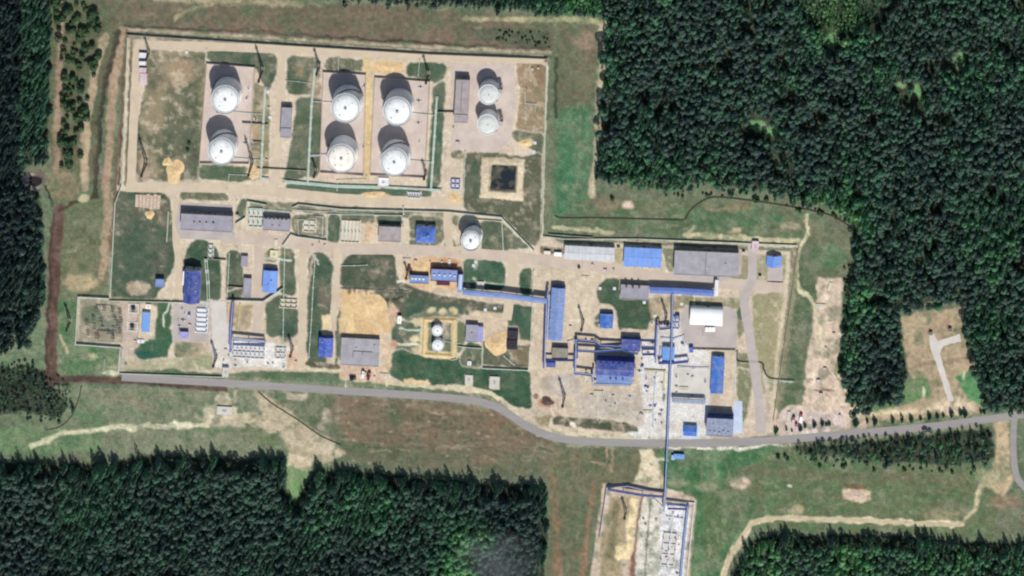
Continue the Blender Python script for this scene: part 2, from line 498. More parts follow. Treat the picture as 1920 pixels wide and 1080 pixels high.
# woods as they stand on the ground (pixels of the plan): used for the soil, then for the trees
NE_WOOD = [(1136, 14), (1128, -60), (1990, -60), (1990, 770), (1925, 766), (1850, 766), (1838, 720), (1826, 690), (1808, 620), (1806, 560), (1770, 560), (1684, 578), (1690, 640), (1702, 700), (1690, 738), (1602, 768),
           (1588, 735), (1572, 700), (1580, 660), (1590, 600), (1592, 540), (1604, 500), (1598, 420), (1566, 388), (1500, 372), (1440, 352), (1380, 352), (1330, 338), (1262, 352), (1200, 344), (1120, 326), (1124, 190)]
N_WOOD = [(560, -60), (1128, -60), (1132, 22), (1000, 18), (900, 8), (760, 0), (640, -6), (570, -14)]
SW_WOOD = [(-60, 866), (60, 868), (150, 872), (205, 872), (250, 856), (330, 856), (440, 860), (536, 862), (538, 900), (543, 926), (553, 948), (563, 926), (569, 900), (580, 884), (640, 884), (720, 888), (800, 898), (920, 908), (1024, 910), (1026, 1000), (1016, 1150), (-60, 1150)]
SE_WOOD = [(1408, 1016), (1450, 1004), (1560, 1004), (1660, 1002), (1740, 1012), (1830, 1016), (1990, 1016), (1990, 1150), (1340, 1150), (1376, 1080)]
W_WOOD = [(-60, -60), (98, -60), (98, 120), (94, 220), (90, 300), (52, 306), (40, 330), (72, 352), (82, 470), (82, 580), (58, 632), (14, 656), (-60, 664)]
YOUNG = [(1484, -60), (1660, -60), (1634, 30), (1590, 62), (1560, 60), (1524, 40), (1496, 10)]
LW_WOOD = [(-60, 690), (60, 684), (90, 704), (128, 716), (140, 760), (104, 786), (40, 772), (-60, 780)]
STRIP_WOOD = [(1484, 840), (1560, 832), (1650, 824), (1760, 814), (1856, 802), (1862, 862), (1800, 872), (1700, 868), (1600, 862), (1500, 854)]
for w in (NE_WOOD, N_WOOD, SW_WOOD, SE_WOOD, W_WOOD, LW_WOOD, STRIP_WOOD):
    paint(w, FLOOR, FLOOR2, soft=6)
for (x, y, rx, ry) in ((1560, 74, 16, 14), (1420, 234, 16, 12), (1446, 246, 14, 11), (1800, 114, 13, 18), (1722, 172, 9, 13), (1690, 160, 10, 8)): blob(x, y, rx, ry, (104, 150, 92), (86, 136, 82), 6)

# north scrub strip and the tracks beyond the fence
paint([(176, 0), (560, 6), (760, 12), (1036, 36), (1040, 100), (800, 84), (480, 62), (240, 46), (196, 44)], (118, 104, 84), (96, 92, 72), 8)
paint([(300, 44), (520, 40), (700, 56), (900, 68), (1000, 80), (1000, 94), (640, 70), (300, 56)], (126, 104, 88), (112, 92, 78), 8, patchy=0.2, op=.8)
paint([(880, 50), (1030, 56), (1032, 92), (900, 76)], (78, 86, 66), (90, 92, 72), 6)
stroke([(290, -6), (420, 2), (560, 6)], 12, (172, 158, 124), (150, 138, 108), 8)
stroke([(330, 34), (360, 16), (400, 10)], 6, (160, 148, 114), None, 5)
stroke([(870, 34), (960, 38), (1060, 38), (1118, 40), (1131, 60)], 9, (178, 168, 128), (150, 148, 108), 6)
paint([(1000, 0), (1126, 0), (1124, 30), (1010, 30)], (56, 96, 62), (48, 78, 54), 8)
stroke([(1130, 40), (1128, 120), (1122, 210), (1116, 300), (1110, 372)], 11, (196, 184, 152), (164, 152, 118), 5)
paint([(1044, 44), (1122, 48), (1118, 150), (1106, 214), (1046, 214), (1038, 110)], (112, 104, 82), (92, 100, 72), 8)
blob(1096, 76, 22, 18, (150, 128, 108), (120, 106, 84), 12)
paint([(1044, 206), (1112, 200), (1106, 300), (1098, 400), (1048, 412), (1036, 402), (1042, 280)], (62, 112, 76), (82, 114, 82), 26)
paint([(1084, 240), (1104, 240), (1098, 380), (1086, 400)], (92, 116, 84), (66, 112, 76), 14, 0.8)
blob(1076, 360, 22, 30, (104, 118, 90), (72, 112, 78), 16, .6, .3); blob(1064, 270, 14, 36, (50, 104, 66), None, 14, .6, .3); stroke([(1090, 215), (1086, 300), (1074, 400)], 5, (110, 124, 94), None, 6, .5)
stroke([(1034, 110), (1032, 280), (1026, 425)], 9, (112, 116, 90), (96, 108, 82), 5)
stroke([(1043, 110), (1042, 220)], 6, (58, 70, 54), None, 4)
paint([(1046, 410), (1112, 372), (1200, 372), (1300, 376), (1420, 378), (1520, 402), (1596, 440), (1500, 448), (1300, 440), (1150, 432), (1034, 436)], (96, 106, 76), (76, 104, 70), 8)
paint([(1280, 396), (1460, 400), (1480, 430), (1300, 428)], (64, 104, 68), (84, 106, 74), 12)
blob(1136, 382, 26, 16, (130, 116, 92), None, 10)
blob(1176, 383, 10, 9, (206, 180, 158), None, 8)
blob(1366, 388, 50, 10, (134, 122, 92), None, 10, 0.8)
blob(1480, 424, 22, 7, (168, 156, 126), None, 8, 0.8)
stroke([(1040, 428), (1100, 430), (1150, 436)], 8, (178, 170, 134), None, 5)
stroke([(1288, 440), (1360, 444), (1440, 448), (1496, 450)], 9, (196, 186, 146), (176, 168, 128), 4)
blob(1378, 432, 14, 6, (186, 164, 136), None, 6)
stroke([(1300, 428), (1284, 440)], 6, (170, 170, 132), None, 5)
paint([(1512, 410), (1590, 440), (1600, 520), (1585, 526), (1536, 520), (1512, 470)], (92, 104, 74), (112, 112, 84), 8)
blob(1556, 480, 34, 24, (66, 110, 70), None, 14, 0.8)
paint([(1500, 470), (1532, 530), (1520, 620), (1506, 690), (1496, 770), (1470, 770), (1484, 640), (1490, 540)], (78, 100, 70), (98, 104, 78), 6)
# lorry yard and dirt strip east of the station
paint([(1534, 520), (1583, 522), (1580, 600), (1572, 650), (1566, 700), (1580, 742), (1612, 772), (1650, 792), (1610, 812), (1456, 826), (1456, 780), (1474, 764), (1502, 760), (1512, 730), (1512, 690), (1524, 620)], (206, 184, 160), (186, 164, 142), 5)
paint([(1462, 772), (1580, 768), (1586, 806), (1466, 818)], (206, 186, 176), (190, 170, 160), 5)
for (x, y) in ((1520, 712), (1514, 718), (1526, 706), (1546, 560), (1556, 600), (1566, 640), (1540, 650)): blob(x, y, 9, 7, (222, 206, 176), None, 6, 0.7)
blob(1544, 733, 20, 2, (110, 80, 66), None, 4)
paint([(1584, 540), (1600, 540), (1590, 620), (1578, 690), (1572, 690), (1580, 610)], (70, 104, 66), (60, 90, 60), 6)
stroke([(1514, 404), (1512, 440), (1500, 470), (1496, 530), (1516, 560), (1534, 590), (1542, 640)], 6, (204, 194, 154), (188, 178, 140), 4)
stroke([(1574, 700), (1590, 748), (1620, 774), (1660, 776)], 9, (206, 190, 150), None, 6)
# clearing among the trees in the east
paint([(1688, 596), (1730, 586), (1768, 580), (1806, 572), (1812, 640), (1830, 690), (1830, 706), (1844, 746), (1852, 772), (1700, 788), (1612, 790), (1616, 776), (1694, 752), (1712, 716), (1704, 692)], (176, 158, 126), (162, 142, 112), 5)
paint([(1680, 724), (1708, 712), (1742, 706), (1746, 744), (1700, 758), (1620, 776), (1650, 756)], (78, 116, 68), (94, 124, 78), 6)
paint([(1792, 704), (1826, 692), (1846, 744), (1840, 760), (1812, 748)], (72, 126, 76), (84, 136, 86), 6)
stroke([(1730, 626), (1770, 612), (1806, 616)], 20, (160, 136, 108), None, 14, 0.7)
stroke([(1710, 690), (1760, 680), (1824, 672)], 7, (152, 124, 102), None, 5, 0.8)
stroke([(1620, 780), (1700, 772), (1780, 764)], 7, (206, 188, 150), None, 5)
blob(1790, 762, 40, 16, (204, 182, 152), None, 12)
blob(1733, 736, 3, 12, (190, 196, 166), None, 4); blob(1808, 702, 3, 9, (170, 190, 150), None, 4)
# south of the road, western half
paint([(100, 724), (420, 728), (480, 738), (580, 800), (640, 836), (640, 858), (540, 852), (300, 850), (80, 846), (90, 800), (130, 760)], (100, 118, 86), (116, 122, 96), 8)
blob(200, 780, 70, 22, (70, 110, 70), None, 14, 0.6, 0.3)
blob(230, 742, 80, 14, (124, 120, 94), None, 10, 0.6, 0.2)
blob(300, 760, 60, 16, (120, 116, 92), None, 12, 0.7, 0.3)
paint([(-60, 800), (60, 800), (140, 810), (200, 812), (180, 850), (-60, 850)], (84, 116, 78), (98, 122, 84), 8)
stroke([(60, 836), (110, 816), (190, 806), (290, 798), (400, 796)], 9, (206, 198, 164), (178, 176, 140), 5)
blob(330, 797, 40, 6, (210, 202, 170), None, 6); blob(240, 803, 26, 5, (206, 200, 166), None, 5)
paint([(414, 728), (426, 728), (428, 760), (446, 762), (444, 792), (408, 800), (390, 792), (398, 760)], (206, 194, 166), (186, 172, 142), 6)
paint([(474, 732), (500, 740), (560, 786), (626, 828), (636, 856), (610, 872), (576, 860), (560, 880), (542, 862), (540, 836), (520, 806), (490, 792), (400, 802), (404, 790), (500, 780)], (190, 174, 144), (164, 150, 120), 8, 0.9)
paint([(452, 796), (500, 800), (530, 830), (500, 836), (450, 828)], (92, 112, 74), (104, 112, 82), 8)
paint([(538, 858), (584, 866), (574, 900), (562, 930), (552, 944), (540, 916), (534, 886)], (112, 150, 92), (96, 136, 84), 5)
paint([(540, 850), (590, 862), (580, 882), (538, 876)], (196, 180, 148), None, 6)
paint([(500, 742), (610, 746), (618, 800), (600, 810), (560, 780)], (84, 102, 72), (98, 108, 80), 10)
blob(612, 780, 9, 16, (166, 152, 136), None, 8); blob(603, 800, 6, 8, (160, 148, 128), None, 8)
paint([(536, 735), (578, 737), (577, 750), (537, 748)], (176, 164, 140), None, 4)
# brown scrub south of the road
paint([(620, 740), (800, 748), (920, 760), (1000, 800), (1060, 838), (1240, 846), (1210, 900), (1130, 900), (1030, 900), (900, 890), (720, 870), (630, 856)], (112, 106, 84), (94, 98, 76), 10)
paint([(616, 742), (726, 750), (740, 776), (700, 812), (620, 800)], (112, 104, 84), (130, 118, 96), 12)
blob(670, 752, 50, 5, (126, 98, 78), None, 8, .7)
blob(932, 792, 17, 13, (138, 100, 78), (122, 102, 82), 10, .8); blob(920, 860, 34, 12, (138, 112, 88), None, 14, 0.6)
blob(800, 800, 60, 26, (148, 122, 94), (120, 104, 80), 16, 0.8, 0.2)
blob(760, 830, 100, 20, (88, 86, 64), None, 16, 0.6, 0.3)
blob(740, 760, 12, 40, (74, 96, 66), None, 12, 0.8); blob(700, 840, 70, 14, (72, 90, 62), None, 14, 0.7)
stroke([(760, 762), (860, 772), (950, 770)], 7, (150, 132, 104), None, 8, 0.7)
stroke([(960, 790), (980, 812)], 5, (160, 142, 118), None, 5); blob(1010, 817, 7, 3, (186, 170, 150), None, 4)
paint([(1030, 850), (1240, 850), (1210, 900), (1140, 905), (1110, 1000), (1094, 1160), (1020, 1160), (1030, 960)], (114, 108, 80), (96, 100, 74), 8)
stroke([(1038, 900), (1044, 980), (1046, 1100)], 14, (150, 114, 86), (122, 100, 76), 10, 0.85)
stroke([(1112, 910), (1104, 980), (1090, 1100)], 10, (150, 110, 86), None, 8, 0.7)
paint([(1112, 838), (1134, 838), (1134, 866), (1112, 864)], (82, 92, 64), None, 4); stroke([(1136, 840), (1136, 868), (1110, 870)], 3, (168, 140, 112), None, 3)
stroke([(1148, 840), (1146, 880)], 5, (164, 146, 112), None, 5, 0.7)
# green fields south-east
paint([(1232, 842), (1440, 842), (1480, 850), (1500, 900), (1440, 960), (1380, 1010), (1340, 1160), (1284, 1160), (1308, 930), (1250, 920)], (60, 104, 64), (74, 114, 72), 8)
paint([(1320, 900), (1420, 900), (1400, 970), (1370, 1010), (1320, 1080)], (78, 106, 66), (88, 104, 68), 14, 0.9)
paint([(1440, 850), (1540, 852), (1700, 870), (1860, 880), (1880, 930), (1860, 1010), (1400, 990), (1420, 940), (1380, 900)], (98, 108, 74), (82, 106, 70), 10)
stroke([(1380, 882), (1500, 890), (1640, 894), (1800, 900)], 12, (116, 106, 82), (104, 100, 76), 10, 0.7)
stroke([(1440, 912), (1600, 922), (1800, 936)], 14, (76, 106, 66), None, 12, 0.6)
blob(1386, 906, 18, 12, (200, 176, 152), (172, 150, 126), 8); blob(1324, 912, 20, 8, (150, 150, 116), None, 10, 0.7); blob(1270, 908, 24, 7, (150, 150, 118), None, 10, 0.6)
paint([(1578, 920), (1604, 914), (1634, 920), (1634, 938), (1612, 944), (1582, 936)], (212, 190, 154), (196, 168, 132), 6); blob(1606, 912, 22, 5, (120, 84, 66), None, 5)
blob(1490, 956, 18, 9, (170, 158, 122), None, 8, 0.8); blob(1482, 914, 4, 3, (226, 222, 212), None, 3)
blob(1770, 966, 40, 14, (150, 136, 106), None, 14, 0.7); blob(1886, 940, 30, 16, (146, 118, 96), None, 14, 0.7)
stroke([(1350, 1100), (1372, 1040), (1398, 996), (1420, 976), (1480, 972), (1580, 974), (1700, 980), (1806, 984)], 11, (214, 200, 166), (196, 180, 144), 4)
stroke([(1806, 984), (1826, 950), (1838, 920), (1854, 892)], 8, (190, 176, 138), None, 6)
paint([(1866, 790), (1892, 784), (1892, 860), (1900, 900), (1880, 930), (1846, 910), (1866, 880)], (198, 174, 138), (180, 158, 122), 8)
paint([(1826, 880), (1880, 884), (1876, 910), (1840, 912)], (150, 150, 112), None, 8, 0.6)
stroke([(1240, 836), (1330, 842), (1420, 836), (1466, 834)], 5, (214, 210, 196), None, 3)
# west side: scrub, tracks, bank and the red-brown lane
paint([(94, -20), (180, -20), (230, 46), (216, 120), (170, 340), (100, 360), (92, 200)], (100, 96, 72), (84, 92, 66), 8)
stroke([(112, 30), (112, 120), (108, 200), (106, 320)], 13, (146, 124, 100), (124, 108, 86), 8)
stroke([(196, 70), (180, 120), (166, 200), (158, 280), (160, 350)], 15, (168, 150, 118), (146, 132, 102), 7)
stroke([(228, 62), (216, 140), (206, 240), (200, 340), (198, 420), (190, 520)], 15, (172, 138, 104), (152, 128, 96), 6)
stroke([(222, 60), (206, 120), (190, 200), (182, 280), (178, 368)], 8, (80, 72, 58), (66, 64, 52), 5)  # ditch: damp soil colour with shade darkened into it
stroke([(240, 60), (232, 200), (222, 340), (208, 470)], 6, (124, 104, 80), None, 5)
blob(120, 350, 30, 34, (142, 126, 98), (120, 112, 84), 12)
paint([(108, 380), (190, 370), (196, 520), (200, 556), (140, 560), (108, 556)], (112, 112, 82), (94, 104, 74), 8)
blob(150, 530, 36, 16, (178, 158, 120), (150, 140, 104), 12, 0.9)
blob(66, 336, 20, 16, (110, 98, 84), None, 6)
stroke([(86, 350), (94, 366), (98, 384)], 4, (44, 40, 40), None, 3); stroke([(110, 394), (140, 380), (172, 372)], 7, (74, 62, 50), None, 4)
stroke([(112, 392), (104, 470), (100, 560), (97, 640), (96, 712)], 18, (86, 60, 52), (104, 78, 66), 4)
stroke([(96, 706), (160, 712), (225, 712), (300, 718), (420, 728)], 11, (82, 58, 50), (96, 70, 58), 4)
paint([(-60, 630), (10, 620), (56, 600), (84, 560), (90, 690), (60, 684), (-60, 690)], (88, 116, 84), (104, 118, 88), 8)
paint([(106, 556), (142, 566), (140, 646), (222, 652), (222, 700), (112, 706)], (74, 112, 70), (92, 114, 80), 6)
blob(168, 668, 16, 6, (160, 156, 122), None, 8); blob(212, 700, 20, 5, (196, 190, 158), None, 5); stroke([(116, 630), (124, 658)], 6, (170, 164, 126), None, 4)

# ---- inside the fence
INSIDE = [(242, 62), (640, 86), (1027, 108), (1018, 444), (1496, 460), (1480, 560), (1466, 700), (1452, 816), (1330, 826), (1200, 828), (1060, 822), (1000, 796), (926, 742), (700, 716), (420, 706), (225, 700), (228, 648), (144, 645), (148, 553), (206, 556), (220, 350)]
paint(INSIDE, SAND, SAND2, 3, wild=False)
stroke([(236, 68), (640, 92), (1027, 114)], 8, (138, 130, 108), None, 4, wild=False, smooth=False)
stroke([(236, 54), (480, 68), (640, 78), (800, 88), (1030, 98)], 8, (168, 152, 128), (146, 132, 110), 4, wild=False)
stroke([(228, 50), (480, 58), (700, 74), (900, 88)], 3, (78, 62, 54), None, 3, op=.8)
stroke([(247, 70), (236, 345)], 6, (116, 108, 86), None, 3, wild=False); stroke([(234, 66), (224, 345)], 5, (92, 80, 66), None, 3, wild=False)
def G(poly, a=GRASS, b=GRASS2, s=3, **k):
    q_ = chaikin([tuple(p) for p in poly], 1)
    paint(q_, (226, 212, 186), None, 3, .5, wild=False, grow=2.5)      # pale kerb and trodden edge
    paint(q_, a, b, s + 1.5, wild=False, **k)

# tank farm
G([(276, 94), (388, 96), (374, 336), (300, 340), (252, 330), (254, 250), (270, 170)], (98, 104, 78), (146, 134, 104))
blob(300, 210, 30, 44, (158, 142, 110), (136, 128, 96), 16, 0.85)
blob(338, 140, 22, 32, (176, 146, 116), (160, 140, 108), 10, 0.9)
paint([(316, 170), (374, 150), (372, 338), (300, 338), (300, 250)], (78, 92, 70), (92, 98, 76), 18, 0.8)
blob(265, 325, 14, 20, (120, 110, 92), None, 8, 0.8); blob(270, 318, 6, 30, (196, 168, 146), None, 6, 0.6)
G([(388, 92), (512, 98), (524, 112), (516, 150), (500, 176), (478, 124), (388, 116)], (70, 94, 74))
G([(476, 150), (506, 172), (504, 330), (468, 318)], (108, 112, 86), (172, 152, 118))
G([(374, 309), (466, 312), (500, 334), (440, 342), (372, 334)], (82, 102, 76))
blob(476, 324, 14, 14, (206, 178, 144), None, 8)
G([(540, 104), (602, 108), (600, 180), (536, 176)], (72, 92, 70)); blob(562, 136, 6, 12, (150, 132, 92), None, 8, 0.7)
G([(556, 180), (608, 184), (600, 330), (530, 340), (546, 262)], (88, 104, 80)); blob(590, 160, 12, 26, (176, 150, 124), None, 8, 0.8)
G([(612, 106), (686, 112), (684, 136), (608, 132)], (80, 92, 76))
G([(698, 112), (760, 118), (756, 140), (696, 138)], (226, 190, 136), (206, 176, 128))
G([(762, 116), (838, 118), (836, 146), (818, 160), (808, 150), (760, 142)], (76, 100, 74))
G([(812, 160), (836, 150), (826, 352), (800, 360)], (72, 102, 80))
stroke([(688, 112), (690, 240), (686, 330)], 16, (222, 196, 142), (206, 178, 122), 6, wild=False)
blob(672, 240, 14, 20, (222, 196, 140), None, 8, 0.8)
G([(530, 346), (600, 344), (690, 352), (812, 356), (806, 374), (700, 374), (546, 362)], (86, 106, 84), (72, 102, 80)); blob(784, 358, 18, 8, (110, 92, 86), None, 6)
blob(700, 366, 30, 4, (216, 180, 136), None, 5)
G([(966, 112), (1024, 120), (1020, 256), (996, 262), (966, 244), (976, 180)], (166, 142, 106), (130, 120, 92)); blob(1008, 140, 12, 20, (140, 112, 84), None, 8, 0.8)
G([(960, 244), (1020, 250), (1018, 300), (996, 280), (960, 262)], (84, 96, 74))
blob(986, 270, 14, 8, (226, 202, 160), None, 6)
G([(870, 284), (930, 286), (984, 294), (1018, 284), (1014, 446), (1000, 466), (940, 402), (868, 396)], (98, 100, 78), (88, 96, 74))
blob(890, 335, 8, 40, (70, 92, 70), None, 8, 0.7)
G([(846, 280), (874, 282), (872, 300), (846, 296)], (126, 116, 86))
# band between the tank farm and the station
G([(464, 374), (560, 380), (700, 390), (840, 394), (838, 412), (700, 408), (560, 396), (470, 388)], (120, 120, 98), (134, 130, 106))
G([(212, 356), (316, 362), (332, 452), (328, 496), (306, 540), (286, 566), (206, 560)], (72, 94, 74), (94, 98, 80))
blob(258, 540, 22, 12, (176, 156, 128), None, 10, 0.9); blob(284, 392, 34, 20, (110, 100, 84), None, 12, 0.7)
G([(338, 358), (430, 362), (430, 378), (336, 374)], (104, 110, 82))
G([(342, 500), (348, 468), (362, 450), (384, 448), (406, 462), (416, 500), (414, 566), (342, 566)], (60, 88, 66), (82, 98, 76))
G([(424, 470), (450, 468), (456, 500), (456, 562), (424, 562)], (82, 98, 76))
G([(448, 372), (466, 372), (458, 408), (442, 404)], (88, 106, 80))
G([(496, 470), (520, 462), (526, 492), (496, 490)], (116, 118, 88)); G([(524, 462), (552, 468), (556, 556), (524, 552)], (80, 98, 76))
G([(496, 572), (528, 548), (558, 576), (560, 632), (500, 632)], (90, 108, 84), (80, 96, 74)); blob(540, 615, 14, 26, (58, 86, 70), None, 10, 0.8)
G([(546, 402), (612, 400), (612, 446), (546, 438)], (104, 108, 86), (128, 124, 100)); blob(580, 424, 16, 12, (204, 188, 160), None, 8, 0.9)
G([(614, 398), (640, 400), (636, 456), (614, 456)], (72, 98, 76))
G([(640, 398), (704, 402), (704, 420), (640, 416)], (96, 104, 84))
blob(692, 436, 8, 20, (222, 186, 142), None, 6)
G([(706, 402), (755, 404), (755, 424), (706, 424)], (70, 96, 84))
G([(766, 404), (832, 406), (836, 452), (806, 466), (770, 462)], (104, 110, 84)); G([(766, 448), (806, 454), (804, 464), (768, 462)], (84, 102, 72))
G([(848, 404), (862, 404), (860, 424), (850, 424)], (116, 120, 92)); G([(836, 450), (854, 450), (856, 466), (832, 464)], (120, 112, 78))
G([(900, 412), (938, 414), (996, 466), (902, 474)], (84, 98, 76))
G([(578, 482), (590, 472), (614, 476), (626, 496), (622, 545), (612, 690), (574, 690)], (66, 94, 72), (88, 100, 78)); blob(606, 560, 12, 22, (116, 106, 90), None, 10, 0.8)
paint([(604, 590), (620, 590), (624, 632), (604, 632)], (226, 204, 156), None, 4, wild=False)
stroke([(588, 478), (582, 510), (576, 540)], 5, (184, 160, 136), None, 4, wild=False)
G([(628, 610), (640, 560), (640, 640), (632, 690), (628, 690)], (82, 100, 78))
G([(638, 500), (648, 482), (664, 475), (740, 474), (744, 522), (772, 534), (800, 548), (900, 566), (994, 574), (994, 592), (930, 598), (870, 590), (800, 580), (756, 600), (736, 585), (706, 548), (638, 540)], (74, 90, 70), (92, 94, 76))
paint([(760, 560), (870, 570), (860, 600), (800, 606), (760, 620)], (58, 92, 72), (70, 94, 74), 10, 0.8)
paint([(638, 542), (700, 545), (716, 566), (736, 596), (732, 622), (706, 630), (638, 628)], (222, 186, 130), (204, 168, 118), 5)
blob(690, 570, 24, 20, (232, 196, 134), None, 12, 0.8); blob(654, 606, 10, 14, (190, 160, 106), None, 8, 0.7)
G([(738, 600), (790, 606), (786, 664), (744, 660), (734, 640)], (62, 92, 72))
paint([(788, 596), (856, 598), (854, 668), (790, 664)], (224, 204, 150), (196, 176, 124), 6)
for (x, y) in ((808, 582), (830, 586), (850, 584), (782, 604), (780, 634), (782, 656), (800, 676), (822, 682), (838, 678)): blob(x, y, 8, 7, (220, 204, 150), None, 6, 0.85)
paint([(802, 602), (848, 604), (846, 660), (802, 658)], (104, 116, 94), (134, 134, 110), 5, wild=False)
G([(726, 668), (748, 652), (790, 668), (850, 676), (900, 652), (904, 690), (994, 694), (998, 770), (962, 762), (930, 742), (880, 722), (760, 722), (728, 700)], (52, 88, 64), (68, 98, 72))
G([(855, 600), (878, 606), (872, 650), (856, 668)], (108, 120, 84)); G([(872, 640), (904, 644), (904, 690), (860, 684)], (62, 94, 70))
paint([(906, 640), (992, 648), (990, 690), (906, 684)], (96, 100, 76), (84, 96, 72), 4, wild=False)
paint([(956, 652), (992, 650), (990, 686), (958, 682)], (126, 116, 88), None, 5, wild=False)
paint([(880, 584), (952, 586), (948, 648), (912, 640), (904, 606), (880, 604)], (206, 184, 154), None, 5, wild=False)
paint([(958, 570), (998, 574), (996, 640), (974, 636), (972, 612), (952, 610)], (56, 90, 68), (70, 96, 74), 5, wild=False)
G([(868, 484), (938, 488), (950, 500), (946, 546), (868, 544)], (56, 94, 70), (72, 100, 78))
G([(974, 506), (998, 500), (996, 560), (974, 556)], (56, 92, 68))
for (x, y) in ((888, 499), (892, 492), (888, 522), (876, 536), (900, 534)): blob(x, y, 4, 4, (176, 190, 160), None, 4, 0.8)
paint([(893, 528), (909, 526), (908, 544), (893, 544)], (206, 196, 160), None, 3, wild=False)
paint([(756, 480), (864, 484), (862, 540), (800, 544), (756, 528)], (226, 188, 136), (206, 166, 118), 5)
blob(845, 490, 18, 7, (200, 140, 104), None, 6, 0.8); paint([(798, 528), (860, 528), (858, 544), (798, 544)], (226, 200, 156), (220, 180, 130), 4, wild=False)
paint([(745, 524), (768, 526), (766, 530), (745, 530)], (222, 216, 196), None, 3, wild=False)
blob(736, 590, 8, 20, (196, 164, 122), None, 6); blob(738, 586, 8, 8, (214, 172, 152), None, 5); stroke([(720, 640), (726, 680), (716, 712)], 14, (216, 186, 152), None, 6)
stroke([(744, 645), (784, 647)], 4, (220, 216, 190), None, 3, wild=False); blob(738, 644, 8, 6, (206, 150, 114), None, 4)
# south-west corner and switchyard
paint([(150, 558), (206, 562), (262, 565), (260, 644), (146, 642)], (154, 146, 124), (134, 132, 108), 5, wild=False)
blob(172, 590, 20, 20, (94, 112, 84), None, 10, 0.8); blob(208, 612, 26, 16, (94, 110, 88), None, 10, 0.7); blob(180, 628, 18, 8, (150, 136, 112), None, 8)
paint([(228, 560), (258, 562), (256, 690), (230, 680)], (198, 178, 160), (182, 164, 146), 4, wild=False)
paint([(204, 556), (346, 562), (346, 572), (300, 574), (260, 568), (204, 564)], (128, 126, 96), None, 4, wild=False)
paint([(294, 568), (322, 568), (322, 640), (312, 668), (262, 674), (252, 662), (262, 640), (290, 636)], (66, 102, 70), (54, 98, 74), 5)
blob(270, 664, 16, 9, (40, 92, 78), None, 6)
paint([(324, 640), (392, 642), (390, 670), (330, 668)], (104, 120, 88), (170, 154, 124), 6)
paint([(224, 672), (300, 672), (400, 664), (410, 690), (330, 694), (226, 698)], (196, 184, 150), (150, 152, 116), 6)
paint([(238, 692), (330, 694), (420, 700), (560, 692), (700, 708), (730, 722), (700, 728), (420, 708), (228, 704)], (78, 108, 74), (98, 116, 86), 5)
paint([(322, 566), (392, 566), (390, 640), (324, 640)], (196, 186, 176), (180, 172, 164), 4, wild=False)
paint([(392, 560), (428, 566), (430, 650), (412, 676), (392, 660)], (196, 184, 174), None, 5, wild=False)
paint([(436, 572), (478, 572), (476, 592), (466, 614), (446, 622), (436, 610)], (164, 146, 112), (180, 160, 124), 5)
paint([(416, 566), (432, 566), (430, 606), (418, 600)], (190, 152, 112), None, 5, wild=False)
paint([(398, 650), (430, 636), (500, 640), (544, 650), (560, 690), (400, 688)], (228, 224, 216), (212, 207, 198), 5)
paint([(534, 660), (574, 650), (572, 694), (540, 692)], (216, 182, 150), (206, 176, 148), 5)
paint([(640, 684), (716, 688), (722, 720), (636, 712)], (216, 184, 152), (204, 172, 146), 4, wild=False)
stroke([(560, 690), (636, 696)], 6, (214, 202, 160), None, 3, wild=False); stroke([(576, 682), (634, 688)], 8, (92, 88, 66), None, 4, wild=False)
stroke([(720, 718), (800, 724), (900, 732), (934, 746), (990, 792), (1060, 812), (1200, 824)], 7, (212, 202, 164), (196, 184, 146), 3, wild=False)
paint([(760, 712), (800, 712), (806, 720), (756, 720)], (226, 192, 138), None, 4)
paint([(872, 702), (886, 702), (886, 724), (872, 724)], (224, 214, 180), None, 3, wild=False); paint([(918, 706), (938, 708), (936, 730), (918, 728)], (216, 202, 172), None, 3, wild=False)
# eastern half of the station
paint([(1000, 482), (1060, 484), (1162, 488), (1164, 504), (1120, 520), (1114, 560), (1118, 600), (1150, 622), (1230, 622), (1230, 680), (1196, 720), (1210, 770), (1190, 800), (1060, 784), (1004, 770), (998, 690), (1004, 560)], (212, 194, 164), (202, 182, 156), 5, wild=False)
paint([(1200, 640), (1260, 600), (1300, 650), (1330, 660), (1330, 826), (1200, 826), (1150, 800), (1200, 740)], (224, 221, 216), (206, 202, 195), 8, wild=False)
paint([(1000, 740), (1080, 760), (1200, 740), (1210, 800), (1060, 790), (1000, 780)], (204, 186, 160), (190, 170, 144), 8, 0.8)
paint([(1036, 780), (1108, 784), (1168, 792), (1196, 800), (1196, 810), (1160, 810), (1036, 796)], (78, 84, 64), (90, 90, 70), 4, wild=False)
paint([(996, 780), (1034, 782), (1032, 800), (1012, 800)], (148, 136, 100), None, 6)
blob(1026, 754, 14, 10, (190, 112, 74), (176, 120, 86), 7); blob(1008, 741, 6, 5, (110, 60, 52), None, 4)
blob(1030, 716, 18, 16, (190, 172, 152), None, 8, 0.8)
blob(1126, 601, 12, 14, (92, 108, 78), None, 4)
paint([(1162, 560), (1216, 560), (1240, 556), (1300, 552), (1300, 580), (1240, 580), (1236, 604), (1216, 604)], (150, 136, 108), (172, 156, 120), 5, wild=False)
paint([(1262, 556), (1390, 560), (1396, 620), (1384, 640), (1380, 580), (1290, 576)], (158, 150, 114), (128, 130, 96), 5, wild=False); blob(1388, 590, 5, 14, (80, 112, 76), None, 5)
paint([(1118, 550), (1122, 534), (1134, 524), (1150, 521), (1162, 524), (1163, 562), (1216, 562), (1221, 600), (1214, 618), (1161, 618), (1156, 584), (1148, 573), (1124, 570)], (74, 94, 70), (62, 90, 66), 4, wild=False)
paint([(1014, 462), (1056, 466), (1056, 478), (1012, 474)], (116, 108, 88), None, 4, wild=False)
paint([(1040, 446), (1500, 464), (1496, 472), (1270, 462), (1170, 456), (1050, 456)], (112, 122, 98), None, 4, wild=False)
paint([(1152, 466), (1170, 466), (1168, 496), (1150, 494)], (176, 164, 126), None, 4, wild=False)
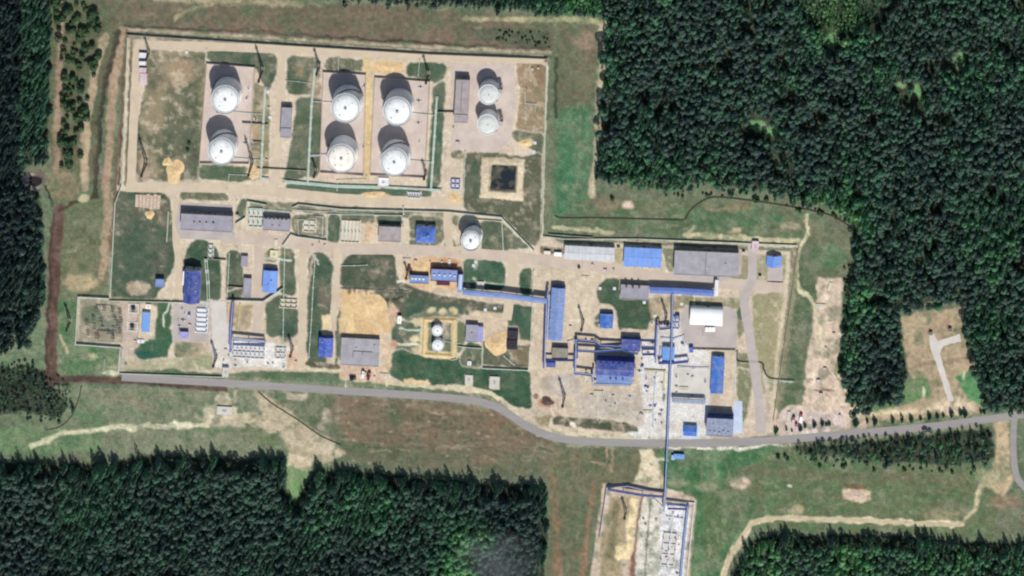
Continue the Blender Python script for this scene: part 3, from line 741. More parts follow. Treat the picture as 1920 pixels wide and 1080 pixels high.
paint([(1242, 464), (1266, 466), (1262, 512), (1248, 508), (1240, 490)], (126, 128, 100), None, 4, wild=False); stroke([(1243, 478), (1246, 500), (1256, 516)], 5, (212, 206, 172), None, 3, wild=False)
paint([(1384, 476), (1406, 480), (1404, 528), (1362, 528), (1314, 522), (1386, 514)], (130, 128, 98), (148, 144, 110), 4, wild=False)
paint([(1416, 478), (1478, 478), (1474, 528), (1416, 526)], (156, 150, 120), None, 5, wild=False)
paint([(1412, 552), (1470, 546), (1466, 620), (1452, 730), (1430, 740), (1424, 690), (1412, 640)], (164, 154, 116), (148, 146, 106), 5, wild=False)
paint([(1380, 660), (1404, 664), (1412, 720), (1400, 780), (1390, 800), (1380, 720)], (132, 134, 98), (112, 120, 84), 5, wild=False)
stroke([(1478, 480), (1470, 560), (1456, 680), (1446, 770)], 4, (206, 194, 154), None, 3, wild=False)
stroke([(1490, 470), (1484, 560), (1470, 660), (1460, 760)], 14, (136, 130, 100), (118, 122, 90), 5, wild=False)
stroke([(1434, 700), (1440, 760), (1436, 810)], 8, (196, 180, 158), None, 5, wild=False)
stroke([(330, 508), (336, 540), (346, 562)], 3, (216, 204, 186), None, 2, wild=False)
stroke([(322, 558), (314, 580), (306, 592), (308, 612)], 3, (214, 212, 196), None, 2, wild=False)
stroke([(426, 548), (440, 542), (456, 540)], 3, (196, 186, 164), None, 2, wild=False)
stroke([(496, 484), (544, 488)], 3, (206, 214, 196), None, 2, wild=False)
stroke([(578, 484), (584, 478), (598, 496)], 2.5, (190, 190, 170), None, 2, wild=False)
stroke([(900, 528), (944, 534)], 2.5, (170, 186, 160), None, 2, wild=False)
stroke([(640, 541), (700, 543), (770, 542)], 3, (112, 100, 84), None, 2, wild=False)
stroke([(722, 563), (755, 558)], 4, (64, 60, 48), None, 3, wild=False)
stroke([(748, 616), (790, 619)], 3, (190, 206, 186), None, 2, wild=False)
stroke([(1302, 552), (1300, 574)], 3, (214, 204, 170), None, 2, wild=False)
stroke([(1384, 690), (1404, 692)], 3, (196, 192, 160), None, 2, wild=False)
stroke([(1440, 714), (1490, 716)], 3, (164, 186, 160), None, 2, wild=False)
stroke([(1034, 784), (1030, 800)], 3, (214, 202, 170), None, 2, wild=False)
paint([(1064, 700), (1084, 706), (1086, 740), (1022, 740), (1024, 706)], (186, 176, 166), None, 5, .8)
paint([(1080, 740), (1200, 730), (1206, 790), (1080, 780)], (192, 182, 168), (178, 168, 156), 10, .8)
blob(1078, 796, 8, 6, (236, 226, 202), None, 4)
blob(1243, 746, 4, 8, (110, 110, 88), None, 4)
blob(1150, 774, 12, 4, (160, 160, 130), None, 6, .7)
blob(654, 548, 3, 5, (70, 62, 44), None, 3, .8); blob(664, 546, 2, 5, (70, 62, 44), None, 3, .8); blob(674, 547, 3, 6, (66, 62, 46), None, 3, .8); blob(690, 549, 3, 6, (66, 62, 46), None, 3, .8); blob(703, 553, 5, 5, (72, 66, 48), None, 4, .8)
# fenced platform at the bottom
paint([(1130, 908), (1216, 902), (1300, 932), (1306, 940), (1286, 1160), (1096, 1160)], (198, 180, 156), (180, 160, 134), 3, wild=False)
paint([(1144, 930), (1184, 932), (1168, 1030), (1158, 1160), (1116, 1160), (1128, 1010)], (166, 146, 114), (142, 130, 98), 6)
stroke([(1156, 945), (1150, 1000), (1142, 1040)], 12, (112, 106, 76), None, 8, 0.8)
paint([(1182, 934), (1200, 936), (1182, 1050), (1152, 1048), (1156, 1020), (1176, 1018)], (222, 198, 148), None, 5)
paint([(1206, 934), (1240, 936), (1240, 1160), (1180, 1160)], (212, 206, 190), (198, 192, 176), 4, wild=False)
paint([(1240, 946), (1294, 952), (1276, 1160), (1232, 1160)], (224, 222, 220), (206, 204, 204), 5, wild=False)
stroke([(1203, 930), (1192, 1010), (1182, 1100)], 4, (124, 96, 78), None, 3, wild=False); stroke([(1219, 940), (1212, 1030), (1206, 1100)], 3, (130, 122, 96), None, 3, wild=False)
blob(1186, 1070, 6, 30, (122, 88, 70), None, 6)
paint([(1196, 842), (1222, 842), (1240, 880), (1248, 916), (1214, 912), (1188, 900), (1204, 866)], (206, 190, 156), (196, 186, 156), 4, wild=False)
stroke([(1230, 862), (1250, 862)], 4, (180, 196, 160), None, 3)

# relief: bank round the fence, ditches, pond and its bank
stroke([(236, 52), (640, 76), (1020, 96)], 8, None, soft=6, lift=1.0)
stroke([(206, 120), (190, 200), (182, 280), (178, 368)], 7, None, soft=5, lift=-1.0)
POND_OUT = [(904, 294), (984, 298), (980, 377), (900, 370)]
POND_IN = [(919, 306), (971, 309), (968, 361), (915, 357)]
paint(POND_OUT, (220, 202, 168), (206, 188, 154), 3, wild=False)
sl = window(POND_OUT, 14)
d_out = poly_sd(GX[sl], GY[sl], POND_OUT); d_in = poly_sd(GX[sl], GY[sl], POND_IN)
HGT[sl] += np.clip(d_out / 8, 0, 1) * .9 * (d_in < 0) + (d_in >= 0) * (.9 - np.clip(d_in / 5, 0, 1) * 2.6)
t_ = np.clip((d_in + (N_MID[sl] - .5) * 6) / 6, 0, 1)[..., None]
COL[sl] = np.where((d_in > -1)[..., None], np.array(c3(186, 170, 140), np.float32) * (1 - t_) + np.array(c3(78, 76, 58), np.float32) * t_, COL[sl])
# worn and bare places in the turf, green ones in the bare soil, wheel ruts in the yards
inside = np.clip(poly_sd(VX, VY, INSIDE) / 6 + .5, 0, 1)
N_P = vnoise(GX, GY, 34, 91, 4); N_Q = vnoise(GX, GY, 20, 92, 4); N_R = vnoise(GX, GY, 9, 93, 3)
green = np.clip((COL[..., 1] - COL[..., 0] * 1.02) / 0.03, 0, 1)
a = (np.clip((N_P - .54) * 7, 0, 1) * .32 + np.clip((N_R - .6) * 7, 0, 1) * .3) * green * (1 - .4 * inside)
COL[:] = COL * (1 - a[..., None]) + np.array(c3(138, 136, 112), np.float32) * a[..., None]
a = (np.clip((N_Q - .54) * 7, 0, 1) * .5 + np.clip((N_R - .6) * 6, 0, 1) * .25) * (1 - green) * (1 - inside)
COL[:] = COL * (1 - a[..., None]) + np.array(c3(78, 100, 70), np.float32) * a[..., None]
a = np.clip((N_Q - .56) * 8, 0, 1) * .35 * inside * (1 - green)
COL[:] = COL * (1 - a[..., None]) + np.array(c3(178, 158, 134), np.float32) * a[..., None]
a = np.clip((.42 - N_R) * 8, 0, 1) * .3 * inside * (1 - green)
COL[:] = COL * (1 - a[..., None]) + np.array(c3(232, 216, 186), np.float32) * a[..., None]
for off in (-9, 9): stroke([(x, y + off) for x, y in ((240, 708), (420, 718), (600, 730), (780, 741), (880, 750), (920, 759), (950, 774), (990, 800), (1030, 817), (1080, 826), (1160, 830), (1280, 831), (1380, 829), (1480, 823), (1620, 811), (1760, 798), (1860, 785), (1925, 776))], 7, (168, 158, 134), (140, 136, 110), 5, .6, patchy=.5)
# lanes, bank and ditch west of the fence stay bare
stroke([(112, 392), (104, 470), (100, 560), (97, 640), (96, 712)], 20, (86, 66, 58), (104, 82, 72), 5, wild=False)
stroke([(100, 400), (94, 480), (91, 560), (88, 640), (88, 704)], 5, (70, 48, 44), None, 3, .8)
stroke([(92, 706), (160, 712), (225, 713), (300, 720), (420, 730)], 10, (80, 64, 56), (92, 76, 66), 4, wild=False)
stroke([(229, 58), (217, 140), (207, 240), (201, 340), (199, 420), (191, 520)], 13, (168, 142, 114), (150, 130, 104), 6)
stroke([(238, 58), (228, 200), (214, 380), (206, 470)], 5, (112, 92, 72), None, 4)
stroke([(223, 60), (207, 120), (191, 200), (183, 280), (179, 368)], 8, (78, 72, 60), (62, 62, 50), 4)  # ditch soil, darkened further to stand in for its shade
stroke([(196, 70), (181, 120), (167, 200), (159, 280), (160, 350)], 12, (176, 156, 124), (150, 134, 106), 6)
stroke([(114, 0), (113, 120), (108, 200), (106, 320)], 9, (156, 132, 108), (126, 110, 88), 6)
stroke([(110, 394), (140, 380), (176, 370)], 7, (74, 62, 50), None, 4)
blob(160, 372, 10, 8, (176, 168, 128), None, 6); blob(60, 340, 20, 14, (196, 184, 170), (120, 106, 92), 6); blob(66, 338, 15, 11, (44, 40, 42), None, 4)
for x, y, rx, ry, o_ in ((470, 796, 60, 7, .8), (520, 800, 30, 14, .8), (560, 822, 26, 16, .9), (600, 842, 26, 12, .9), (622, 850, 20, 10, .9), (536, 786, 22, 14, .7), (498, 760, 12, 20, .6), (434, 750, 10, 26, .8), (460, 780, 24, 8, .7), (392, 776, 10, 16, .6), (240, 690, 40, 4, .6)):
    blob(x, y, rx, ry, (212, 198, 168), (178, 164, 136), 8, o_, .15)
paint([(640, 746), (840, 756), (930, 766), (1000, 806), (1040, 836), (1000, 850), (860, 846), (700, 836), (634, 812)], (132, 104, 80), (108, 94, 74), 14, .75, patchy=.1)
q = random.Random(23)
for _ in range(150):            # streaks of dead grass and damp in the rough ground south of the road
    x, y = q.uniform(630, 1010), q.uniform(756, 862); L = q.uniform(8, 44)
    if y < 742 + max(0, x - 880) * .42: continue
    stroke([(x, y), (x + L / 2, y + q.uniform(-2, 2)), (x + L, y + q.uniform(-2, 3))], q.uniform(2, 5), q.choice(((78, 76, 58), (84, 90, 64), (148, 132, 108), (134, 118, 96), (160, 148, 122), (76, 88, 62))), None, 4, q.uniform(.2, .5))
for _ in range(220):            # tussocks
    x, y = q.uniform(620, 1230), q.uniform(750, 890); blob(x, y, q.uniform(1, 3), q.uniform(1, 2.5), q.choice(((62, 66, 50), (70, 80, 56), (176, 158, 130))), None, 3, .6)
for x0, x1, y0, y1, n_ in ((130, 560, 735, 830, 60), (1330, 1860, 890, 970, 70), (1050, 1500, 375, 435, 50), (240, 1000, 5, 60, 70), (120, 200, 400, 540, 30), (1030, 1110, 860, 1075, 40), (1310, 1400, 860, 1075, 40)):
    for _ in range(n_):
        x, y = q.uniform(x0, x1), q.uniform(y0, y1); L = q.uniform(6, 30); v = y1 - y0 > 150
        stroke([(x, y), (x + (0 if v else L), y + (L if v else q.uniform(-2, 3)))], q.uniform(2, 6), q.choice(((82, 92, 66), (70, 98, 66), (146, 138, 108), (128, 116, 92), (96, 92, 72))), None, 4, q.uniform(.25, .55), smooth=False)
q = random.Random(17)
for x0, x1, y0, y1, n_ in ((1064, 1118, 500, 640, 14), (1010, 1200, 725, 785, 16), (1196, 1250, 690, 820, 10), (400, 560, 440, 470, 8), (1060, 1230, 610, 650, 8), (1266, 1326, 690, 745, 8), (1466, 1580, 780, 810, 8), (1526, 1580, 530, 700, 12), (640, 730, 690, 712, 6), (850, 960, 110, 130, 5)):
    for _ in range(n_):
        x, y = q.uniform(x0, x1), q.uniform(y0, y1); t = q.choice((0.05, 1.5, 1.62, .8)); L = q.uniform(10, 34)
        p_ = [(x, y), (x + L * math.cos(t) * .5 + q.uniform(-3, 3), y + L * math.sin(t) * .5), (x + L * math.cos(t), y + L * math.sin(t))]
        stroke(p_, q.uniform(1.5, 3.5), q.choice(((172, 150, 126), (190, 164, 132), (230, 214, 188), (236, 224, 202))), None, 3, q.uniform(.35, .7))
# mottle everything a little, the way weather and wear do
lum = (COL * np.array([.25, .6, .15], np.float32)).sum(-1, keepdims=True); COL[:] = (lum + (COL - lum) * .86) * (1.08 - .14 * inside[..., None])
COL *= (0.80 + 0.40 * N_MID)[..., None] * (1 + (N_FINE - .5) * (.62 - .3 * inside))[..., None]

ny, nx = GX.shape
co = np.zeros((ny * nx, 3), np.float32)
co[:, 0] = ((GX - 960) * S).ravel(); co[:, 1] = ((540 - GY) * S).ravel(); co[:, 2] = HGT.ravel()
ii = np.arange(ny * nx).reshape(ny, nx)
quads = np.stack([ii[:-1, :-1], ii[1:, :-1], ii[1:, 1:], ii[:-1, 1:]], -1).reshape(-1, 4)
bx0, bx1, by1, by0 = co[0, 0], co[nx - 1, 0], co[0, 1], co[-1, 1]
FAR = 20000.0
ext = np.array([(-FAR, FAR, 0), (FAR, FAR, 0), (FAR, -FAR, 0), (-FAR, -FAR, 0)], np.float32)
k0 = ny * nx
corner = [0, nx - 1, ny * nx - 1, (ny - 1) * nx]
outer = np.array([[k0 + 1, k0, corner[0], corner[1]], [k0 + 2, k0 + 1, corner[1], corner[2]], [k0 + 3, k0 + 2, corner[2], corner[3]], [k0, k0 + 3, corner[3], corner[0]]])
co = np.vstack([co, ext]); quads = np.vstack([quads, outer])
colr = np.ones((len(co), 4), np.float32); colr[:k0, :3] = COL.reshape(-1, 3)
colr[:k0, 3] = np.clip(np.clip((COL[..., 1] - COL[..., 0] * .92) / 0.02, 0, 1) * .8 + .15, 0, 1).ravel()
colr[k0:, :3] = c3(60, 78, 58)


def np_mesh(name, verts, faces, k):
    me = bpy.data.meshes.new(name)
    me.vertices.add(len(verts)); me.vertices.foreach_set('co', np.ascontiguousarray(verts, np.float32).ravel())
    me.loops.add(faces.size); me.loops.foreach_set('vertex_index', np.ascontiguousarray(faces, np.int32).ravel())
    me.polygons.add(len(faces)); me.polygons.foreach_set('loop_start', np.arange(0, faces.size, k, dtype=np.int32))
    me.polygons.foreach_set('loop_total', np.full(len(faces), k, np.int32))
    me.update(calc_edges=True)
    return me


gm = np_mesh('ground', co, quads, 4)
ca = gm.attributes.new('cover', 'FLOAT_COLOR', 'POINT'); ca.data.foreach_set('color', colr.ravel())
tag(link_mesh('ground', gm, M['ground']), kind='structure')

# ------------------------------------------------------------------ roads, yards and paths laid on the ground
def sheet(name, poly, z, material, rough=0.5, parent=None):
    """a thin laid surface with slightly worn, uneven edges; poly in plan pixels"""
    pts = []
    for a, b in zip(poly, poly[1:] + poly[:1]):
        n = max(1, int(math.hypot(b[0] - a[0], b[1] - a[1]) / 4))
        for i in range(n):
            t = i / n
            j = 0 if i == 0 else rough
            pts.append((X(a[0] + (b[0] - a[0]) * t) + random.uniform(-j, j), Y(a[1] + (b[1] - a[1]) * t) + random.uniform(-j, j)))
    tri = geometry.tessellate_polygon([[Vector((p[0], p[1], 0)) for p in pts]])
    bm = bmesh.new(); vs = [bm.verts.new((p[0], p[1], z)) for p in pts]
    for t in tri:
        try: bm.faces.new([vs[i] for i in t])
        except ValueError: pass
    for f in bm.faces:
        f.normal_update()
        if f.normal.z < 0: f.normal_flip()
    me = bpy.data.meshes.new(name); bm.to_mesh(me); bm.free()
    o = link_mesh(name, me, material, parent)
    if parent is None: o['kind'] = 'structure'
    return o


def lane(name, pts, w, z, material, smooth=True, jit=0.25):
    p = catmull(pts, 8) if smooth and len(pts) > 2 else pts
    q = [(X(a[0]), Y(a[1])) for a in p]
    bm = bmesh.new()
    add_sweep(bm, q, [(-w / 2, z), (w / 2, z)], closed_prof=False)
    for v in bm.verts:
        v.co.x += random.uniform(-jit, jit); v.co.y += random.uniform(-jit, jit)
    for f in bm.faces:
        f.normal_update()
        if f.normal.z < 0: f.normal_flip()
    me = bpy.data.meshes.new(name); bm.to_mesh(me); bm.free()
    return tag(link_mesh(name, me, material), kind='structure')


M['pale_blue_paving'] = mat('pale_blue_paving', c3(196, 208, 226), c3(176, 188, 210), scale=0.1, fine_amt=0.12, world=True)
ROAD = [(228, 707), (330, 713), (420, 718), (600, 730), (780, 741), (880, 750), (920, 759), (950, 774), (990, 800), (1030, 817), (1080, 826), (1160, 830), (1280, 831), (1380, 829), (1480, 823), (1620, 811), (1760, 798), (1860, 785), (1925, 776), (2010, 766)]
lane('road', ROAD, 7.0, 0.075, M['asphalt'], jit=0.05)
lane('road', [(1902, 784), (1900, 820), (1901, 860), (1906, 892), (1918, 910), (1950, 935), (2010, 960)], 6.0, 0.05, M['asphalt'], jit=0.05)
# roads of the plant
lane('plant_road', [(246, 345), (250, 240), (256, 120), (262, 82)], 8, 0.03, M['sand_road'])
lane('plant_road', [(256, 84), (420, 88), (640, 97), (860, 108), (1020, 112)], 8, 0.05, M['sand_road'])
lane('plant_road', [(236, 351), (400, 352), (520, 360), (640, 372), (760, 377), (860, 378)], 9, 0.05, M['sand_road'])
lane('plant_road', [(528, 100), (526, 180), (522, 260), (514, 356)], 7, 0.03, M['sand_road'])
lane('plant_road', [(420, 446), (520, 452), (640, 466), (760, 468), (900, 476), (1010, 488), (1120, 500), (1240, 520), (1340, 530), (1470, 538)], 10, 0.03, M['sand_pink'])
lane('plant_road', [(332, 372), (330, 440), (336, 500), (334, 560)], 7, 0.05, M['sand_road'])
lane('plant_road', [(568, 462), (568, 560), (564, 690)], 6.5, 0.05, M['sand_road'])
lane('plant_road', [(630, 462), (632, 520), (626, 570), (626, 620)], 5, 0.05, M['sand_road'])
lane('plant_road', [(1410, 452), (1410, 520), (1396, 560), (1404, 620), (1416, 700), (1424, 760), (1426, 812)], 8.5, 0.05, M['yard_grey'])
lane('plant_road', [(962, 476), (958, 540), (950, 600)], 9, 0.05, M['sand_road'])
lane('plant_road', [(844, 470), (838, 420), (842, 370)], 7, 0.07, M['sand_road'])
lane('plant_road', [(484, 460), (486, 520), (484, 580), (480, 640)], 8, 0.05, M['sand_pink'])
lane('dirt_track', [(1352, 1096), (1374, 1036), (1400, 993), (1424, 975), (1482, 971), (1580, 974), (1700, 980), (1806, 984)], 3.4, 0.03, M['track'], jit=0.5)
sheet('path', [(1742, 628), (1752, 626), (1758, 640), (1800, 626), (1802, 640), (1770, 648), (1762, 662), (1770, 690), (1784, 736), (1788, 752), (1778, 752), (1768, 720), (1756, 684), (1744, 650)], 0.03, M['yard_pale'], 0.4)
# yards and pads
PAD_W = [(388, 118), (478, 125), (467, 306), (374, 305)]
PAD_M = [(606, 134), (686, 139), (682, 328), (600, 322)]
PAD_E = [(703, 144), (806, 152), (797, 332), (694, 327)]
PAD_NE = [(838, 150), (966, 130), (968, 236), (960, 262), (838, 276)]
for p in (PAD_W, PAD_M, PAD_E): sheet('pavement', p, 0.03, M['pad_pink'], 0.3)
sheet('pavement', [(846, 118), (964, 122), (966, 200), (958, 262), (930, 286), (846, 280)], 0.03, M['pad_pink'], 0.5)
sheet('pavement', [(336, 380), (436, 384), (440, 446), (430, 452), (336, 446), (328, 420)], 0.07, M['yard_grey'], 0.4)
sheet('pavement', [(1284, 572), (1362, 574), (1382, 584), (1382, 654), (1300, 656), (1280, 640), (1276, 600)], 0.03, M['yard_grey'], 0.4)
sheet('pavement', [(1262, 684), (1332, 684), (1332, 748), (1262, 746)], 0.03, M['yard_pale'], 0.4)
sheet('pavement', [(326, 570), (392, 572), (390, 642), (324, 640)], 0.03, M['yard_grey'], 0.4)
sheet('pavement', [(1376, 752), (1392, 752), (1392, 812), (1374, 812)], 0.03, M['pale_blue_paving'], 0.4)
sheet('pavement', [(1279, 797), (1310, 798), (1309, 823), (1278, 822)], 0.03, M['pale_blue_paving'], 0.2)
sheet('pavement', [(1440, 500), (1468, 500), (1468, 530), (1438, 528)], 0.03, M['yard_grey'], 0.4)
sheet('pavement', [(1264, 466), (1392, 472), (1390, 514), (1340, 532), (1262, 520)], 0.05, M['yard_grey'], 0.4)
sheet('pavement', [(396, 566), (424, 566), (428, 640), (410, 660), (398, 640)], 0.03, M['yard_pale'], 0.5)
# pond
wp = sheet('pond', [(917, 304), (973, 307), (970, 363), (913, 359)], -1.0, M['water'], 0.1)
wp['kind'] = 'structure'
# open drains: wet bed coloured extra dark in place of shade, raised lips
def drain(pts, w=1.1, smooth=True):
    p = catmull(pts, 5) if smooth and len(pts) > 2 else pts
    q = [(X(a[0]), Y(a[1])) for a in p]
    o = obj('ditch', sweep(q, [(-w / 2, 0.04), (-w / 2 - 0.12, 0.2), (-w / 2 - 0.25, 0.02), (w / 2 + 0.25, 0.02), (w / 2 + 0.12, 0.2), (w / 2, 0.04)]), M['drain'])
    return tag(o, kind='structure')


M['drain'] = mat('wet_shaded_ditch_soil', c3(44, 42, 40), c3(62, 60, 50), scale=0.2, fine_amt=0.2, world=True)
drain([(1040, 404), (1056, 408), (1120, 408), (1200, 410), (1282, 412)])
drain([(1284, 412), (1296, 392), (1326, 372), (1360, 370), (1440, 380), (1510, 392), (1560, 404), (1590, 422)])
drain([(484, 734), (510, 756), (560, 788), (600, 816), (640, 834)], .8)
drain([(153, 722), (146, 752), (134, 780), (112, 800), (86, 806)], .5)
drain([(1382, 656), (1384, 676), (1426, 679), (1432, 692), (1444, 708), (1490, 712)], 1.1)


# ------------------------------------------------------------------ fences
def fence(label, pts, h=3.0, t=0.4, material='fence_pale', name='fence', cat='fence', group=None):
    """precast panels on a low plinth, capped; pts are where it stands"""
    q = [(X(p[0]), Y(p[1])) for p in pts]
    r = thing(name, label, cat, (q[0][0], q[0][1], 0), 0, group)
    q = [(a - q[0][0], b - q[0][1]) for a, b in q]
    obj('panel', sweep(q, [(-t / 2, 0.25), (t / 2, 0.25), (t / 2, h - 0.12), (-t / 2, h - 0.12)]), M[material], r)
    obj('plinth', sweep(q, [(-t / 2 - 0.12, 0), (t / 2 + 0.12, 0), (t / 2 + 0.12, 0.25), (-t / 2 - 0.12, 0.25)]), M['concrete_block'], r)
    obj('coping', sweep(q, [(-t / 2 - 0.1, h - 0.12), (t / 2 + 0.1, h - 0.12), (t / 2 + 0.1, h), (-t / 2 - 0.1, h)]), M[material], r)
    return r


fence('long pale concrete fence along the north edge of the tank farm', [(238, 64), (480, 80), (640, 90), (800, 100), (1027, 109)], 2.3, 0.35, 'fence_grey')
fence('pale greenish fence down the west side of the tank farm and lawn', [(240, 68), (229, 345), (216, 380), (207, 554)], 2.2)
fence('pale fence down the east side of the tank farm past the pond', [(1025, 114), (1017, 442)], 2.4)
fence('pale fence behind the grey and blue sheds on the north-east side', [(1018, 442), (1060, 447), (1200, 447), (1300, 451), (1494, 459)], 1.5, 0.3)
fence('buff fence along the far eastern edge of the station', [(1496, 468), (1484, 560), (1466, 680), (1450, 790)], 1.6, 0.3, 'fence_grey')
fence('pale fence around the switchyard at the west corner', [(205, 558), (147, 555), (142, 644), (226, 650), (222, 698)], 2.4, 0.5)
fence('low pale fence between the lawn strip and the grey road', [(224, 699), (420, 706)], 1.6, 0.3)
fence('fence with a dark shadow stepping round the north of the grey middle buildings', [(442, 418), (461, 406), (464, 376), (500, 383)], 2.2)
fence('long bent fence between tank farm and lower plant, ending by the white tank', [(548, 388), (560, 382), (640, 391), (840, 396), (940, 406), (1001, 469), (1003, 500)], 2.1)
fence('short fence south of the small grey plant with a cream block', [(530, 460), (546, 438), (556, 442), (614, 450)], 2.1)
fence('fence running east under the blue shed in the middle west', [(424, 561), (494, 563), (530, 539)], 2.6)
fence('low fence along the lawn foot, west of the long blue building', [(205, 563), (345, 566)], 1.6, 0.3)
fence('pale green fence round the black cabin and sand heap, open to the north', [(905, 610), (904, 689), (991, 693), (994, 648)], 2.0)
fence('thin pale fence down the edge of the sandy central yard', [(1001, 506), (997, 600), (995, 646)], 2.0, 0.3)
fence('lilac fence on the west and north sides of the bottom platform', [(1124, 1010), (1138, 912), (1178, 909), (1216, 918), (1246, 922)], 3.0, 0.35, 'fence_lilac')
fence('white fence on the east side of the bottom platform', [(1250, 936), (1302, 942), (1284, 1120)], 1.6, 0.5, 'trim_white')
fence('pale fence frame beside the pair of small white tanks', [(857, 600), (856, 672), (846, 674)], 1.6, 0.3)
fence('thin pale fence between the grey-lilac hut and the dark lawn', [(858, 648), (884, 651), (904, 652)], 1.6, 0.3)
fence('thin pale fence west of the rows of white filters', [(316, 395), (313, 452)], 1.6, 0.35)
fence('pale fence corner round the lawn north of the brown-grey shed', [(613, 450), (615, 400), (755, 403)], 1.6, 0.3)
fence('kinked pale fence along the lawn edge beside the white tank', [(868, 409), (941, 414), (944, 470)], 1.4, 0.3)

fence('short dark fence from the western pipe to the narrow grey shed', [(454, 229), (503, 232)], 2.0, .3, 'fence_grey')
fence('short dark fence between the eastern pipe and the long grey shed', [(820, 209), (853, 209)], 2.0, .3, 'fence_grey')
fence('short low fence from the western mast to the pipe', [(474, 264), (496, 266)], 1.4, .3, 'fence_grey')
fence('low fence across the lawn below the narrow grey shed', [(482, 314), (574, 319)], 1.6, .3, 'fence_grey')
fence('dark fence from the long deep-blue hall to the sandy lane', [(383, 484), (424, 486)], 1.8, .3, 'fence_grey')
fence('dark low fence beside the lilac-grey shed', [(425, 536), (456, 538)], 1.8, .3, 'fence_grey')
fence('thin dark fence on the grass outside the north-east sheds', [(1028, 438), (1112, 444)], 1.6, .3, 'fence_grey')
fence('dark fence on the lawn outside the switchyard', [(196, 672), (195, 694)], 1.6, .6, 'fence_grey')


# ------------------------------------------------------------------ bund walls round the tanks
def bund(label, poly, h=2.1):
    q = [(X(p[0]), Y(p[1])) for p in poly] ; q.append(q[0])
    r = thing('bund_wall', label, 'bund wall', (q[0][0], q[0][1], 0), 0, 'bund walls round the tanks')
    q = [(a - q[0][0], b - q[0][1]) for a, b in q]
    obj('wall', sweep(q, [(-0.35, 0), (0.35, 0), (0.2, h), (-0.2, h)]), M['pad_pink'], r)
    return r


bund('pinkish bund wall round the western pair of white tanks', PAD_W)
bund('pinkish bund wall round the middle pair of tanks with the stained roof', PAD_M)
bund('pinkish bund wall round the eastern pair of big white tanks', PAD_E)


# ------------------------------------------------------------------ tanks
def tank(label, cx, cy, d, h, roofm='tank_white', name='storage_tank', group=None, big=True, stair=2.3):
    R = d * S / 2
    r = thing(name, label, 'tank', (X(cx) - LX * h, Y(cy) - LY * h, 0), 0, group)
    obj('foundation', lathe([(R + 0.8, 0.02), (R + 0.8, 0.3), (R, 0.3)], 64), M['concrete_block'], r)
    obj('shell', lathe([(R, 0.25), (R, h - 0.3)], 72), M['tank_shell'], r, True)
    if big:
        for z in (h * 0.55, h * 0.82):
            obj('stiffening_ring', ring(R + 0.02, R + 0.35, z, z + 0.18), M['tank_shell'], r)
        obj('roof', lathe([(R + 0.12, h - 0.3), (R + 0.12, h), (R * 0.9, h + 0.15), (R * 0.895, h + 0.3), (R * 0.5, h + 0.75), (R * 0.12, h + 0.95), (0, h + 0.98)], 72), M[roofm], r, True)
        obj('walkway', ring(R * 0.85, R * 0.9, h + 0.34, h + 0.4), M['rim_gap'], r)
        obj('railing', ring(R - 0.05, R + 0.1, h + 0.05, h + 0.95), M['trim_white'], r)
        v = obj('vent', cyl(0, 0, h + 0.9, h + 1.8, 0.9, 0.9, 20), M['metal_grey'], r)
        obj('cap', cyl(0, 0, h + 1.8, h + 2.1, 1.3, 0.3, 20), M['rim_gap'], v)
        for a, rr in ((0.6, 0.55), (2.4, 0.7), (4.0, 0.62)):
            obj('hatch', cyl(R * rr * math.cos(a), R * rr * math.sin(a), h + 0.5, h + 1.15, 0.5, 0.5, 14), M['metal_grey'], r)
    else:
        obj('roof', lathe([(R - 0.35, h - 0.3), (R - 0.4, h - 0.12), (R * 0.5, h + 0.1), (0, h + 0.25)], 56), M[roofm], r, True)
        obj('rim', ring(R - 0.4, R + 0.35, h - 0.35, h + 0.35, 56), M['trim_white'], r)
        v = obj('vent', cyl(0.4, -0.3, h + 0.1, h + 0.9, 0.5, 0.5, 14), M['metal_grey'], r)
    # stair winding up the shell
    n = 28; bm = bmesh.new(); sw = 1.0
    a0, a1 = stair, stair + min(2.4, 26 / R)
    prev = None
    for i in range(n + 1):
        t = i / n; a = a0 + (a1 - a0) * t; z = 0.4 + (h - 0.4) * t
        cur = [bm.verts.new(((R + q) * math.cos(a), (R + q) * math.sin(a), z + dz)) for q, dz in ((0.04, 0), (sw, 0), (sw, 0.9), (sw + 0.08, 0.9), (sw + 0.08, -0.2), (0.04, -0.2))]
        if prev:
            for j in range(6): bm.faces.new((prev[j], prev[(j + 1) % 6], cur[(j + 1) % 6], cur[j]))
        else: bm.faces.new(cur)
        prev = cur
    bm.faces.new(prev[::-1])
    obj('stair', bm, M['metal_grey'], r)
    return r


BT = 'big white storage tanks in the tank farm'
tank('big white tank, upper of the western pair', 424, 187, 54, 17.5, group=BT)
tank('big white tank, lower of the western pair, beside the sandy heap', 417, 284, 52, 17, group=BT, stair=0.4)
tank('big white tank, upper of the middle pair', 649, 203, 56, 18, group=BT, stair=0.2)
tank('big tank with a stained cream roof, lower of the middle pair', 641, 297, 55, 17.5, 'tank_stained', group=BT)
tank('big white tank, upper of the eastern pair', 745.5, 209, 55, 18, group=BT)
tank('big white tank, lower of the eastern pair, above the pipe bridge', 740, 304, 54, 17.5, group=BT, stair=0.5)
GT = 'small grey-topped tanks beside the long grey shed'
tank('small grey-topped tank with white rim, upper of two beside the long shed', 916, 178, 37, 12.5, 'tank_grey', 'water_tank', GT, False, 3.4)
tank('small grey-topped tank with white rim, lower of two above the pond', 914, 234, 38, 11.5, 'tank_grey', 'water_tank', GT, False, 3.4)
tank('lone white domed tank beside the blue hipped shed', 883, 451, 38, 12, 'tank_white', group=None, stair=1.2)
ST = 'small white tanks inside the square bund'
tank('small white tank inside the square sand bund, upper one', 820, 620, 19, 5.5, 'tank_white', 'small_tank', ST, False)
